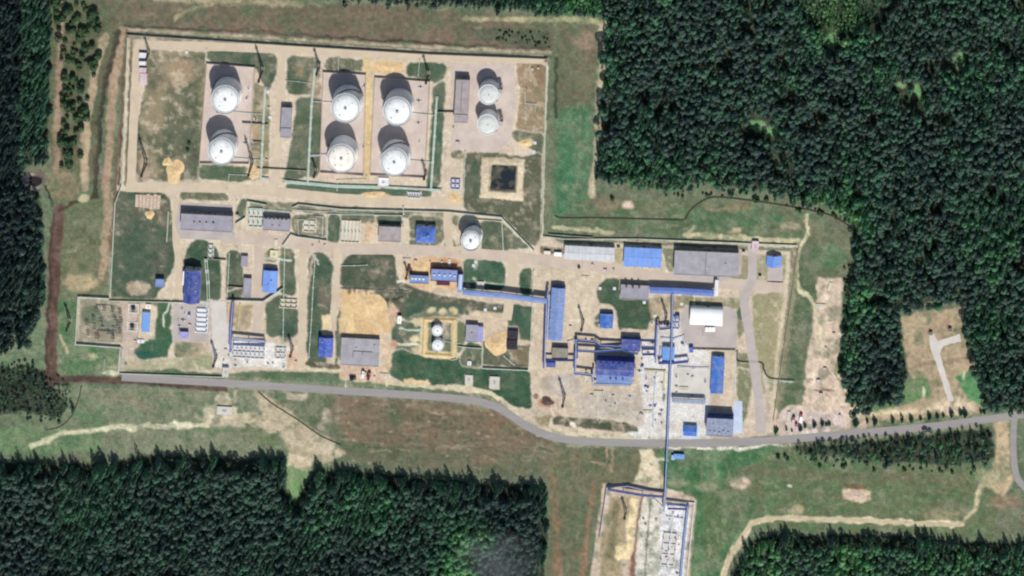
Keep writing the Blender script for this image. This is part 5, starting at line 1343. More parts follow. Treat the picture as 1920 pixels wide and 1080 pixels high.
pipeline('pale pipes on the west side of the light blue house', [(1238, 652), (1236, 676)], .3, .8, 'blue_pale', n=2)
pipeline('white pipe across the pale yard west of the royal-blue shed', [(1272, 688), (1300, 690), (1328, 690)], .3, .7, 'pipe_white', n=2)
pipeline('pale blue pipe under the very long bridge in the pale strip', [(1230, 700), (1226, 740), (1224, 800)], .3, .7, 'blue_pale', n=1)
pipeline('white pipes at the west end of the navy flat building', [(1120, 650), (1158, 656)], .3, .7, 'pipe_white', n=2)
pipeline('pale pipe across the sand between the two blue halls', [(1064, 640), (1078, 636)], .3, .7, 'blue_pale', n=1)
pipeline('blue-white pipe loop down the bottom platform', [(1262, 962), (1258, 1010), (1252, 1070)], .35, .8, 'pipe_white', n=2)
pipeline('pale pipe across the upper bottom platform', [(1250, 968), (1280, 972)], .3, .8, 'blue_pale', n=1)
pipeline('white pipe in the switchyard lane down to the grey road', [(230, 654), (228, 694)], .3, .7, 'blue_pale', n=1)
pipeline('pale pipe across the western tank pad', [(440, 210), (490, 214)], .3, .7, 'pipe_pale', n=1)
pipeline('pale pipe from the lower western tank to the western pipe', [(440, 296), (488, 300)], .3, .7, 'pipe_pale', n=1)
pipeline('pale pipe from the stained tank west to the long pipe', [(580, 292), (614, 290)], .3, .7, 'pipe_white', n=2)
pipeline('pale pipe from the upper middle tank west to the long pipe', [(584, 190), (622, 192)], .3, .7, 'pipe_white', n=1)
pipeline('pale pipe from the lower eastern tank to the eastern pipe', [(768, 300), (810, 304)], .3, .7, 'pipe_pale', n=1)
pipeline('pale pipe from the upper eastern tank to the eastern pipe', [(772, 212), (816, 216)], .3, .7, 'pipe_pale', n=1)


def manifold(label, cx, cy, w, d, rows, cols, material='pipe_white', valve='metal_dark', rot=ROT, z=1.0, name='pipe_manifold', cat='pipework', frame=None, slab='yard_pale'):
    """a bed of parallel pipes joined by headers, with a valve on each crossing"""
    r = thing(name, label, cat, at(cx, cy, z), -math.radians(rot))
    W, D = w * S, d * S
    obj('slab', box(-W / 2 - 1, W / 2 + 1, -D / 2 - 1, D / 2 + 1, 0.09, 0.2), M[slab], r)
    for i in range(rows):
        y = -D / 2 + D * i / max(1, rows - 1)
        obj('header', sweep([(-W / 2, y), (W / 2, y)], circ(.42, z)), M[frame or material], r)
    for j in range(cols):
        x = -W / 2 + W * j / max(1, cols - 1)
        obj('branch_pipe', sweep([(x, -D / 2), (x, D / 2)], circ(.3, z + .35)), M[material], r)
        for i in range(rows - 1):
            y = -D / 2 + D * (i + .5) / (rows - 1)
            v = obj('valve', box(x - .5, x + .5, y - .6, y + .6, z - .1, z + 1.3), M[valve], r)
            obj('handwheel', cyl(x, y, z + 1.3, z + 1.45, .55, .55, 12), M[valve], v)
    return r


manifold('white lattice of pipes and valves beside the pale service road', 378, 601, 20, 44, 6, 2, valve='metal_dark', frame='trim_white', slab='trim_white')
manifold('rows of white filters with pale pipes south of the blue-white bridge', 466, 660, 58, 22, 3, 8, 'blue_pale', valve='trim_white', frame='pipe_white', slab='yard_pale')
manifold('small pale pipework block with brown valves by the western sand road', 541, 569, 30, 16, 3, 4, 'pipe_yellow', 'mast_rust')
manifold('pale ribs of stacked pipework beside the orange sand strip', 657, 434, 34, 40, 2, 6, 'pipe_yellow', 'concrete_block')
manifold('pale pipework rack on the lawn north of the ribbed grey building', 480, 408, 26, 34, 3, 4, 'pipe_pale', 'transformer')
manifold('light blue pump group on the cream pad east of the long bridge', 1266, 605, 15, 22, 3, 3, 'blue_pale', 'blue_bright', frame='blue_pale')
manifold('pale pipework beside the filters at the end of the white yard', 526, 662, 18, 20, 3, 3, 'pipe_white', 'concrete_block')
manifold('valve group inside the bottom platform', 1254, 1030, 24, 60, 4, 3, 'pipe_white', 'metal_grey', rot=6)
manifold('small lilac-and-white valve group by the two-track road corner', 854, 345, 16, 18, 3, 3, 'lilac', 'blue_steel')
manifold('dark brown pipework at the foot of the eastern tanks', 776, 366, 24, 10, 2, 6, 'pipe_white', 'mast_rust')
manifold('pale pipework in the lawn beside the long deep-blue hall', 395, 472, 8, 26, 4, 2, 'pipe_pale', 'transformer')
manifold('cream filter block south of the violet-roofed sheds', 580, 424, 22, 20, 3, 3, 'pipe_yellow', 'trim_white')


# ------------------------------------------------------------------ switchyard
def transformer_(label, cx, cy, s=1.0):
    r = thing('transformer', label, 'transformer', at(cx, cy, 2), -math.radians(ROT), 'transformers beside the light blue cabin')
    obj('pit_rim', sweep([(-4.5 * s, -4 * s), (4.5 * s, -4 * s), (4.5 * s, 4 * s), (-4.5 * s, 4 * s), (-4.5 * s, -4 * s)], [(-.35, 0), (.35, 0), (.35, .5), (-.35, .5)]), M['trim_white'], r)
    obj('body', box(-1.8 * s, 1.8 * s, -1.2 * s, 1.2 * s, .1, 3), M['transformer'], r)
    for k in (-1, 1): obj('radiator', box(-1.5 * s, 1.5 * s, k * 1.7 * s - .45, k * 1.7 * s + .45, .4, 2.8), M['metal_dark'], r)
    for k in (-1, 0, 1): obj('bushing', cyl(k * 1.0 * s, 0, 3.0, 4.2, .16, .1, 8), M['mast_rust'], r)
    obj('conservator', box(-1.4 * s, 1.4 * s, .2, .9, 3.4, 4.0), M['transformer'], r)


transformer_('grey-green transformer in a white kerb, upper of two in the switchyard', 250, 580)
transformer_('grey-green transformer in a white kerb, lower of two in the switchyard', 248, 614)


def portal(label, cx, cy, w=14, h=9):
    r = thing('portal_frame', label, 'portal frame', at(cx, cy), -math.radians(ROT), 'portal frames of the switchyard')
    for s in (-1, 1): obj('post', bar((s * w / 2, 0, 0), (s * w / 2 * .96, 0, h), .4), M['metal_grey'], r)
    b = obj('beam', bar((-w / 2 - .4, 0, h - .3), (w / 2 + .4, 0, h - .3), .5), M['metal_grey'], r)
    for k in (-.5, 0, .5): obj('insulator', cyl(k * w * .6, 0, h - 2, h - .5, .15, .15, 8), M['mast_rust'], b)


portal('grey portal frame at the top of the switchyard', 198, 584)
portal('grey portal frame across the middle of the switchyard', 206, 606)
portal('grey portal frame at the foot of the switchyard', 200, 632)


def switchgear(cx, cy, label):
    r = thing('switchgear_post', label, 'switchgear', at(cx, cy), -math.radians(ROT), 'switchgear posts in the switchyard')
    obj('base', box(-.6, .6, -.6, .6, 0, .4), M['concrete_block'], r)
    for k in (-1, 0, 1): obj('pole', cyl(k * 1.1, 0, .35, 4, .28, .2, 8), M['transformer'], r)
    obj('crossbar', box(-1.6, 1.6, -.25, .25, 4, 4.35), M['metal_dark'], r)


for i, (x, y) in enumerate([(180, 580), (196, 578), (212, 580), (226, 584), (176, 596), (190, 598), (216, 596), (228, 600), (164, 604), (178, 612), (194, 616), (214, 616), (226, 620), (166, 624), (182, 630), (212, 630), (222, 606), (204, 622)]):
    switchgear(x, y, 'grey three-pole switchgear post standing in the western switchyard')


# ------------------------------------------------------------------ masts, poles and smaller things
def mast(label, cx, cy, h, w=2.2, group='lattice masts with floodlights'):
    """cx, cy: the foot of the mast"""
    r = thing('lattice_mast', label, 'mast', (X(cx), Y(cy), 0), 0, group)
    obj('footing', box(-w * .8, w * .8, -w * .8, w * .8, 0, .3), M['concrete_block'], r)
    t = 0.42
    Q = lambda sx, sy, f: (sx * w / 2 * (1 - .72 * f), sy * w / 2 * (1 - .72 * f), .2 + h * f)
    for sx in (-1, 1):
        for sy in (-1, 1): obj('leg', bar(Q(sx, sy, 0), Q(sx, sy, 1), t), M['mast_rust'], r)
    bm = bmesh.new(); n = max(5, int(h / 3.2))
    for i in range(n):
        f0, f1 = i / n, (i + 1) / n
        for (a, b) in (((-1, -1), (1, -1)), ((1, -1), (1, 1)), ((1, 1), (-1, 1)), ((-1, 1), (-1, -1))):
            if i % 2: a, b = b, a
            add_bar(bm, Q(*a, f0), Q(*b, f1), .2); add_bar(bm, Q(*a, f1), Q(*b, f1), .16)
    obj('bracing', bm, M['mast_rust'], r)
    obj('platform', box(-1.3, 1.3, -1.3, 1.3, h * .86, h * .86 + .15), M['metal_dark'], r)
    for k in (-.9, .9): obj('floodlight', box(k - .3, k + .3, -1.5, -1.3, h * .86 + .2, h * .86 + .9), M['metal_grey'], r)
    obj('lightning_rod', cyl(0, 0, h + .1, h + 4, .12, .05, 8), M['metal_grey'], r)
    return r


mast('lattice mast in the north-west corner beside the row of cabins', 279, 96, 20)
mast('tall lattice mast on the lawn north-east of the western tanks', 492, 128, 30)
mast('lattice mast between the narrow grey shed and the middle tanks', 598, 122, 22)
mast('lattice mast on the lawn above the eastern tanks', 803, 136, 24)
mast('tallest lattice mast on the bare ground at the west end', 274, 302, 33, 2.6)
mast('tall lattice mast just east of the lower western tank', 473, 302, 32)
mast('rusty mast on the bare strip beside the stained tank', 592, 318, 16)
mast('rusty mast at the south-east corner of the eastern tanks', 798, 322, 16)
mast('lattice mast standing alone in the sandy central yard', 1093, 601, 20)
mast('lattice mast on the grey ground south-west of the pump hall', 1058, 741, 23)
mast('lattice mast on the brown patch beside the long bridge', 1249, 589, 20)
mast('lattice mast in the bottom platform', 1173, 956, 17)
mast('lattice mast in the sandy strip east of the white filters', 548, 652, 18)
mast('lattice mast by the pale road west of the white filters', 405, 668, 21)
mast('lattice mast outside the switchyard, by the red-brown lane', 131, 600, 22)
mast('lattice mast at the east end of the wine-red annex sand', 764, 510, 14, 1.6)


def lamp(label, cx, cy, h=9):
    r = thing('lamp_post', label, 'lamp post', (X(cx), Y(cy), 0), 0, 'lamp posts in the plant')
    obj('pole', cyl(0, 0, 0, h, .16, .1, 8), M['metal_grey'], r)
    obj('arm', bar((0, 0, h - .1), (1.3, -.5, h + .2), .14), M['metal_grey'], r)
    obj('lamp_head', box(1.1, 1.9, -.75, -.3, h + .1, h + .35), M['trim_white'], r)


LAMPS = [(336, 610, 'by the long deep-blue hall'), (1032, 756, 'on the rusty patch'), (1132, 742, 'south of the pump hall'), (1047, 762, 'by the bare yard corner'), (1246, 740, 'beside the long bridge'),
         (1244, 600, 'on the cream pad'), (748, 615, 'by the square sand bund'), (836, 292, 'west of the pond'), (1000, 272, 'east of the pond'), (1093, 493, 'in front of the pale warehouse'), (1406, 762, 'by the east road'), (1318, 622, 'before the white hangar')]
for x, y, w in LAMPS: lamp('grey lamp post ' + w, x, y)


def tower_block(name, label, cat, cx, cy, w, d, h, m_body, m_top, group=None, rot=ROT):
    """a concrete or steel chamber with a lid"""
    r = thing(name, label, cat, at(cx, cy, h), -math.radians(rot), group)
    W, D = w * S / 2, d * S / 2
    obj('body', box(-W, W, -D, D, 0, h - .12), M[m_body], r)
    obj('lid', box(-W * 1.08, W * 1.08, -D * 1.08, D * 1.08, h - .117, h + .05), M[m_top], r)
    obj('hatch', box(-W * .3, W * .3, -D * .3, D * .3, h + .053, h + .25), M['metal_grey'], r)
    return r


tower_block('concrete_chamber', 'cream concrete chamber by the grey road, western one', 'chamber', 879, 712, 13, 16, 1.0, 'concrete_block', 'yard_pale')
tower_block('concrete_chamber', 'cream concrete chamber by the bend of the grey road', 'chamber', 927, 717, 17, 20, 1.0, 'concrete_block', 'yard_pale')
tower_block('white_plinth', 'square white plinth on the twin pipelines under the eastern tank', 'plinth', 719, 341, 18, 14, 1.6, 'concrete_block', 'trim_white')
tower_block('concrete_chamber', 'cream chamber on the lawn east of the wine-red building', 'chamber', 901, 535, 12, 13, 1.2, 'concrete_block', 'yard_pale')
tower_block('white_tank_box', 'upright white box east of the orange yard', 'box', 749, 600, 7, 13, 3.0, 'trim_white', 'roof_white')
tower_block('round_hatch', 'white hatch on the dark lawn beside the fenced square', 'hatch', 880, 681, 7, 7, 1.2, 'trim_white', 'trim_white')
tower_block('cream_box', 'small cream block at the head of the cobalt shed lawn', 'box', 514, 477, 14, 14, 1.4, 'pipe_yellow', 'pipe_yellow')
tower_block('gate_post_block', 'pale gate block where the lane meets the grey road', 'gate', 423, 698, 11, 16, 3.0, 'trim_white', 'yard_pale')
tower_block('gate_post_block', 'pale pink gate block at the top of the east road', 'gate', 1416, 462, 12, 18, 2.5, 'cabin_pink', 'cabin_pink')
tower_block('valve_chamber', 'pale fenced chamber on the track south of the grey road', 'chamber', 421, 770, 26, 14, 1.2, 'concrete_block', 'yard_pale')
tower_block('dark_vent', 'small dark vent at the west end of the clearing path', 'vent', 1745, 625, 6, 6, 2.0, 'metal_dark', 'metal_dark', 'dark vents in the east clearing')
tower_block('dark_vent', 'small dark vent at the east end of the clearing path', 'vent', 1781, 618, 6, 6, 2.0, 'metal_dark', 'metal_dark', 'dark vents in the east clearing')
tower_block('blue_plant_box', 'blue equipment box west of the roadside cabin', 'box', 1262, 858, 6, 8, 2.2, 'blue_bright', 'blue_pale')
tower_block('blue_plant_box', 'navy equipment box on the cream pad by the long bridge', 'box', 1270, 594, 8, 6, 2.6, 'blue_deep', 'blue_deep')
tower_block('white_chamber', 'white block below the light blue cabin', 'chamber', 264, 640, 12, 6, 1.0, 'trim_white', 'trim_white')
tower_block('white_chamber', 'cream block above the light blue cabin', 'chamber', 278, 575, 9, 8, 1.4, 'tank_stained', 'tank_stained')
for (x, y, w) in ((888, 498, 'north'), (892, 491, 'far north'), (1208, 567, 'beside the workshop'), (1125, 541, 'west of the workshop'), (1152, 541, 'against the workshop wall'), (1275, 551, 'south of the roofed bridge'), (1278, 570, 'on the rough grass'), (1003, 268, 'upper, east of the pond'), (1001, 285, 'lower, east of the pond'), (910, 581, 'north of the square hut'), (928, 578, 'on the dark lawn'), (502, 172, 'by the western pipe'), (506, 220, 'west of the narrow shed'), (350, 98, 'on the bare north lawn'), (1228, 592, 'on the cream pad')):
    tower_block('manhole_cover', 'pale concrete manhole ring ' + w, 'manhole', x, y, 5, 5, .5, 'concrete_block', 'trim_white', 'pale concrete manholes')


def cabin(label, cx, cy, w, d, body='cabin_pink', rot=ROT, group=None, h=2.6):
    r = thing('site_cabin', label, 'cabin', at(cx, cy, h), -math.radians(rot), group)
    W, D = w * S / 2, d * S / 2
    obj('body', box(-W, W, -D, D, .25, h - .15), M['wall_grey'], r)
    obj('roof', box(-W - .12, W + .12, -D - .12, D + .12, h - .147, h), M[body], r)
    obj('door', box(-.5, .5, -D - .05, -D, .3, 2.2), M['door'], r)
    for s in (-1, 1): obj('skid', box(s * W * .7 - .15, s * W * .7 + .15, -D, D, 0, .247), M['metal_dark'], r)


GC = 'site cabins in the north-west corner'
cabin('white site cabin, topmost of the north-west row', 268, 104, 14, 9, 'trim_white', group=GC)
cabin('dark-sided white site cabin, second from the top in the north-west row', 267, 119, 12, 7, 'trim_white', group=GC)
cabin('pink site cabin, third from the top in the north-west row', 268, 132, 13, 9, group=GC)
cabin('long faded pink site cabin, lowest of the north-west row', 269, 149, 13, 22, group=GC)
GK = 'white containers before the hangar'
for i, w in enumerate(('western', 'middle', 'eastern')): cabin('white box container before the hangar, %s of three' % w, 1325 + i * 6.4, 618, 5, 8, 'roof_white', group=GK)


def truck(label, cx, cy, rotd, cab='truck_red', bed='truck_white', L=8.0, group=None):
    r = thing('truck', label, 'truck', (X(cx), Y(cy), 0), math.radians(rotd), group)
    obj('chassis', box(-L / 2, L / 2, -.9, .9, .6, .95), M['metal_dark'], r)
    b = obj('cargo_box', box(-L / 2, L / 2 - 2.3, -1.25, 1.25, .953, 3.1), M[bed], r)
    k = bmesh.new(); add_box(k, L / 2 - 2.1, L / 2, -1.2, 1.2, .953, 2.7); bmesh.ops.bevel(k, geom=k.edges[:], offset=.18, segments=2, affect='EDGES')
    k = obj('cab', k, M[cab], r)
    obj('windscreen', box(L / 2 + .002, L / 2 + .04, -1.0, 1.0, 1.7, 2.45), M['window'], k)
    for x in (-L / 2 + 1.1, -L / 2 + 2.3, L / 2 - 1.1):
        for s in (-1, 1):
            w = bmesh.new(); add_cyl(w, 0, 0, -.15, .15, .5, .5, 16)
            bmesh.ops.rotate(w, verts=w.verts, cent=(0, 0, 0), matrix=Matrix.Rotation(math.pi / 2, 3, 'X')); bmesh.ops.translate(w, verts=w.verts, vec=(x, s * 1.05, .5))
            obj('wheel', w, M['rubber'], r)
    return r


truck('red-and-white truck in the lorry yard by the grey road', 1502, 782, 84, group='trucks in the lorry yard')
truck('pale truck with red cab, lower of those in the lorry yard', 1494, 800, 96, bed='cabin_pink', group='trucks in the lorry yard')
truck('red-cabbed truck at the west side of the lorry yard', 1488, 786, 80, 'truck_red', 'cabin_pink', 6.5, 'trucks in the lorry yard')
truck('white truck beside the big grey warehouse', 681, 700, 85, 'truck_white', 'truck_white', 6.5)
truck('dark red truck parked on the pink ground under the warehouse', 692, 703, 75, 'truck_red', 'roof_wine', 7)
truck('dark truck on the pinkish ground near the road', 662, 708, 5, 'metal_dark', 'roof_dark', 6)


def heap(label, cx, cy, rx, ry, h, material, name='sand_heap', cat='sand heap', seed=0):
    rr = random.Random(seed); n, m_ = 28, 9
    bm = bmesh.new(); rows = []
    ph = [rr.uniform(0, 6.28) for _ in range(5)]
    for j in range(m_):
        f = j / (m_ - 1)
        row = []
        for i in range(n):
            a = 2 * math.pi * i / n
            k = 1 + .16 * math.sin(2 * a + ph[0]) + .12 * math.sin(3 * a + ph[1]) + .08 * math.sin(5 * a + ph[2])
            z = h * (1 - f) ** 1.3 * (1 + .35 * math.sin(3 * a + ph[3]) * f) * rr.uniform(.8, 1.15) if j < m_ - 1 else 0.0
            row.append(bm.verts.new((rx * S * f * k * math.cos(a), ry * S * f * k * math.sin(a), max(0, z) + .02)))
        rows.append(row)
    bmesh.ops.remove_doubles(bm, verts=rows[0], dist=10)
    bm.verts.ensure_lookup_table()
    c0 = [v for v in bm.verts if v.is_valid and v not in sum(rows[1:], [])][0]
    for i in range(n): bm.faces.new((c0, rows[1][i], rows[1][(i + 1) % n]))
    for a, b in zip(rows[1:], rows[2:]):
        for i in range(n): bm.faces.new((a[i], b[i], b[(i + 1) % n], a[(i + 1) % n]))
    o = obj(name, bm, M[material], None, True)
    o.location = (X(cx), Y(cy), 0)
    return tag(o, label, cat)


heap('bright orange sand heap beside the black cabins', 934, 644, 20, 24, 2.6, 'sand_heap', seed=1)
heap('yellow sand heap on the lawn west of the tanks', 328, 322, 16, 22, 2.0, 'sand_heap', seed=2)
heap('small yellow sand heap at the west side of the bare lawn', 314, 304, 8, 9, 1.4, 'sand_pale', seed=3)
heap('broad orange sand heap in the sandy yard', 690, 572, 28, 26, 1.6, 'sand_heap', seed=4)
heap('yellow sand ridge at the west side of the sandy yard', 654, 598, 12, 26, 1.4, 'sand_pale', seed=5)
heap('long low orange heap north of the twin pipelines track', 700, 365, 26, 5, .8, 'sand_heap', seed=6)
heap('orange heap by the south-west tank mast', 476, 325, 12, 12, 1.0, 'sand_heap', seed=7)
heap('pale rubble heap at the foot of the broken slab', 281, 403, 7, 9, 1.2, 'sand_pale', 'rubble_heap', 'rubble heap', 8)
heap('orange sand spread north of the eastern tanks', 727, 124, 28, 10, .8, 'sand_heap', seed=9)
heap('rusty spoil heap in the south-west corner of the central yard', 1026, 752, 12, 8, 1.2, 'mast_rust', 'spoil_heap', 'spoil heap', 10)
heap('pale spoil heap on the lower green field', 1604, 929, 20, 9, 1.0, 'rubble', 'spoil_heap', 'spoil heap', 11)
heap('orange sand heap beside the white tank road', 852, 372, 14, 10, 1.0, 'sand_heap', seed=12)
heap('small cream heap at the edge of the eastern scrub', 985, 268, 12, 7, 1.0, 'sand_pale', seed=13)
heap('orange sand mass west of the wine-red building', 790, 500, 22, 16, 1.2, 'sand_heap', seed=14)
heap('pale dirt heap west in the dirt strip', 1516, 716, 9, 8, 1.4, 'rubble', 'rubble_heap', 'rubble heap', 15)
heap('dark soil heap west of the orange court sand', 768, 503, 5, 10, 1.6, 'mast_rust', 'spoil_heap', 'spoil heap', 16)
# broken slab of a pulled-down building: slabs lying side by side
r = thing('broken_slab', 'pinkish broken concrete slab on the lawn by the west fence', 'slab', at(278, 376), -math.radians(ROT))
for k in range(7): obj('slab_strip', box(-12 + k * 3.4, -9.0 + k * 3.4, -6 - random.uniform(0, 2), 5 + random.uniform(0, 1.5), .03, .3 + random.uniform(0, .25)), M['rubble'], r)
# square sand bund round the small tanks
q = [(X(x), Y(y)) for x, y in ((797, 599), (852, 601), (850, 668), (795, 664), (797, 599))]; o0 = q[0]
o = obj('sand_bund', sweep([(a - o0[0], b - o0[1]) for a, b in q], [(-2.2, 0.01), (2.2, 0.01), (.5, 1.2), (-.5, 1.2)]), M['sand_pale'])
o.location = (o0[0], o0[1], 0); tag(o, 'square yellow sand bund round the two small white tanks', 'bund')


# ------------------------------------------------------------------ small plant standing about the yards: one of each kind, then copies that share its meshes
def copy_thing(src, loc, rotz, label, group, s=1.0):
    r = src.copy(); C.objects.link(r); r.location = loc; r.rotation_euler = (0, 0, rotz); r.scale = (s, s, s)
    r['label'] = label; r['group'] = group
    for ch in list(src.children):
        c_ = ch.copy(); C.objects.link(c_); c_.parent = r
        for g in list(ch.children):
            d_ = g.copy(); C.objects.link(d_); d_.parent = c_
    return r


def make_valve():
    r = thing('valve_unit', '', 'valve')
    obj('slab', box(-1.1, 1.1, -1.1, 1.1, 0.02, .25), M['trim_white'], r)
    obj('body', box(-.5, .5, -.6, .6, .25, 1.3), M['metal_grey'], r)
    obj('handwheel', cyl(0, 0, 1.3, 1.45, .55, .55, 12), M['metal_dark'], r)
    obj('pipe', sweep([(-2.0, 0), (2.0, 0)], circ(.28, .7)), M['pipe_white'], r)
    return r


def make_pipestack():
    r = thing('pipe_stack', '', 'pipes')
    for k in range(5): obj('pipe', sweep([(-4, (k - 2) * .62), (4, (k - 2) * .62)], circ(.3, .42)), M['pipe_white' if k % 2 else 'pipe_yellow'], r)
    for s_ in (-2.5, 2.5): obj('bearer', box(s_ - .12, s_ + .12, -1.6, 1.6, .02, .12), M['bark'], r)
    return r


def make_skid():
    r = thing('equipment_skid', '', 'equipment')
    obj('base_frame', box(-2.2, 2.2, -1.2, 1.2, .05, .3), M['metal_dark'], r)
    obj('housing', box(-2.0, .4, -1.0, 1.0, .303, 1.9), M['blue_pale'], r)
    obj('motor', sweep([(.6, 0), (2.0, 0)], circ(.5, .9, 12)), M['blue_steel'], r)
    return r


def make_crate():
    r = thing('material_stack', '', 'stack')
    obj('pallet', box(-1.4, 1.4, -1.0, 1.0, .02, .16), M['bark'], r)
    obj('load', box(-1.3, 1.3, -.9, .9, .163, 1.1), M['concrete_block'], r)
    obj('cover', box(-1.35, .4, -.95, .95, 1.103, 1.2), M['cabin_pink'], r)
    return r


def make_shaft():
    r = thing('inspection_shaft', '', 'shaft')
    obj('ring', lathe([(.9, .02), (.9, .7), (.65, .7), (.65, .1)], 18), M['concrete_block'], r)
    obj('cover', cyl(0, 0, .45, .6, .64, .64, 16), M['metal_dark'], r)
    return r


MAKE = {'valve': make_valve, 'pipes': make_pipestack, 'skid': make_skid, 'crate': make_crate, 'shaft': make_shaft}
SRC = {}
KW = {'valve': ('grey valve on a white slab', 'valves'), 'pipes': ('stack of pale pipes', 'pipe stacks'), 'skid': ('pale blue pump skid', 'pump skids'), 'crate': ('covered material stack', 'material stacks'), 'shaft': ('round dark-lidded shaft', 'shafts')}
AREAS = [(1200, 1248, 696, 815, 'in the pale strip west of the very long bridge', 'valve valve shaft crate pipes shaft valve valve skid crate shaft valve'),
         (1268, 1330, 692, 742, 'in the pale yard west of the long royal-blue shed', 'valve shaft valve pipes crate valve shaft crate valve'),
         (1218, 1286, 588, 648, 'on the cream pad by the light blue pump group', 'skid valve skid valve shaft valve skid valve'),
         (1084, 1112, 690, 770, 'on the sand south-west of the pump hall', 'crate pipes shaft crate valve'),
         (1196, 1224, 640, 720, 'on the sand east of the pump hall', 'valve crate shaft skid valve'),
         (1120, 1190, 728, 772, 'on the sand below the pump hall', 'shaft crate shaft valve pipes'),
         (404, 432, 640, 688, 'in the white ground left of the filters', 'valve crate shaft valve'),
         (440, 556, 674, 690, 'in the white ground below the filters', 'valve shaft valve crate valve shaft valve'),
         (330, 364, 576, 622, 'in the south-west service yard', 'valve shaft crate skid valve valve'),
         (1248, 1276, 966, 1076, 'inside the bottom platform', 'valve shaft valve shaft crate valve shaft valve pipes shaft valve'),
         (1206, 1240, 950, 1076, 'in the pale lane of the bottom platform', 'shaft crate shaft'),
         (758, 862, 482, 500, 'in the orange sand behind the wine-red building', 'crate pipes crate shaft pipes'),
         (1066, 1116, 510, 640, 'in the sandy yard east of the slate-blue hall', 'crate shaft crate pipes shaft'),
         (1528, 1576, 536, 750, 'in the dirt strip by the wood', 'crate crate pipes crate crate pipes crate'),
         (446, 620, 446, 462, 'along the yard south of the ribbed grey building', 'crate shaft pipes crate'),
         (642, 722, 690, 710, 'on the pink ground below the big grey warehouse', 'crate pipes crate'),
         (472, 506, 180, 300, 'beside the western pair of tanks', 'valve crate valve shaft valve'),
         (458, 468, 150, 300, 'on the western tank pad', 'valve valve valve'),
         (672, 684, 150, 320, 'on the middle tank pad', 'valve valve valve'),
         (780, 800, 160, 325, 'on the eastern tank pad', 'valve valve valve valve'),
         (960, 1018, 124, 240, 'in the scrub east of the two small tanks', 'crate shaft crate'),
         (845, 862, 130, 270, 'on the paving west of the long narrow shed', 'crate shaft'),
         (610, 640, 388, 394, 'north of the pale ribs of pipework', 'shaft valve'),
         (1100, 1160, 496, 512, 'on the sand before the pale warehouse', 'crate shaft crate'),
         (236, 256, 570, 690, 'on the pinkish lane beside the switchyard', 'shaft crate'),
         (1470, 1576, 776, 806, 'in the lorry yard', 'crate pipes crate crate')]
qr = random.Random(44)
for x0, x1, y0, y1, where, kinds in AREAS:
    for kd in kinds.split():
        for _ in range(60):
            px_, py_ = qr.uniform(x0, x1), qr.uniform(y0, y1); wx_, wy_ = X(px_), Y(py_)
            if all(abs(wx_ - a) > u + 1.5 or abs(wy_ - b) > v + 1.5 for a, b, u, v in FOOT): break
        else: continue
        FOOT.append((wx_, wy_, 2.5, 2.5))
        lab, grp = KW[kd]
        if kd not in SRC:
            SRC[kd] = MAKE[kd](); r = SRC[kd]; r.location = (wx_, wy_, 0.08); r['label'] = lab + ' ' + where; r['group'] = grp + ' ' + where
        else: copy_thing(SRC[kd], (wx_, wy_, 0.08), qr.choice((-.05, 1.52, -.05, qr.uniform(0, 3))), lab + ' ' + where, grp + ' ' + where, qr.uniform(.8, 1.25))

# ------------------------------------------------------------------ trees
def quads_from(cent, nrm, size, r):
    """one leaf clump (a bent quad) per centre"""
    n = len(cent)
    nrm = nrm / (np.linalg.norm(nrm, axis=1, keepdims=True) + 1e-9)
    rv = r.normal(size=(n, 3)); t1 = np.cross(nrm, rv); t1 /= np.linalg.norm(t1, axis=1, keepdims=True) + 1e-9
    t2 = np.cross(nrm, t1)
    s = size[:, None]
    asp = r.uniform(.55, 1.0, (n, 1))
    v = np.stack([cent - t1 * s - t2 * s * asp * .5, cent + t1 * s * .2 - t2 * s * asp, cent + t1 * s + t2 * s * asp * .4, cent - t1 * s * .3 + t2 * s * asp], 1)
    v += r.normal(0, .08, v.shape) * s[:, None]
    return v.reshape(-1, 3)


def crown_spruce(h, R, n, r):
    u = r.random(n) ** .7
    z = h * (.12 + .86 * (1 - u) ** .85)
    f = (h - z) / (h * .88)
    a = r.integers(0, 8, n) * 2 * np.pi / 8 + z * 1.3 + r.normal(0, .3, n)
    lump = 1 + .22 * np.sin(a * 3 + z * .8)             # limbs of uneven reach, so the outline is ragged
    rad = R * (f ** .72) * r.uniform(.6, 1.05, n) * lump
    cent = np.stack([rad * np.cos(a), rad * np.sin(a), z - rad * .2], 1)
    nrm = np.stack([np.cos(a), np.sin(a), np.full(n, .75)], 1) + r.normal(0, .22, (n, 3))
    size = (.45 + .55 * f) * r.uniform(.75, 1.2, n) * R / 2.3
    return quads_from(cent, nrm, size, r), np.repeat(r.random(n) * .7 + .3 * (rad / R), 4)


def crown_round(h, R, n, r, low=.38):
    # an uneven dome: big boughs swell it here and there, clumps of leaves cover them
    d = r.normal(size=(n, 3)); d[:, 2] = np.abs(d[:, 2]) * 1.1 - .25; d /= np.linalg.norm(d, axis=1, keepdims=True)
    B = r.normal(size=(7, 3)); B[:, 2] = np.abs(B[:, 2]); B /= np.linalg.norm(B, axis=1, keepdims=True)
    dots = d @ B.T; which = dots.argmax(1); k = dots.max(1)
    rr = R * (.62 + .42 * np.clip((k - .6) / .4, 0, 1)) * r.uniform(.82, 1.04, n)
    zc = h * (low + .28)
    cent = np.stack([d[:, 0] * rr, d[:, 1] * rr, zc + d[:, 2] * rr * (h * (1 - low - .28)) / R], 1)
    nrm = (d + .6 * B[which]) * np.array([1, 1, .9]) + r.normal(0, .25, (n, 3))
    size = r.uniform(.5, .9, n) * R / 2.6
    tone = r.random(7)
    return quads_from(cent, nrm, size, r), np.repeat(.5 * tone[which] + .5 * r.random(n), 4)


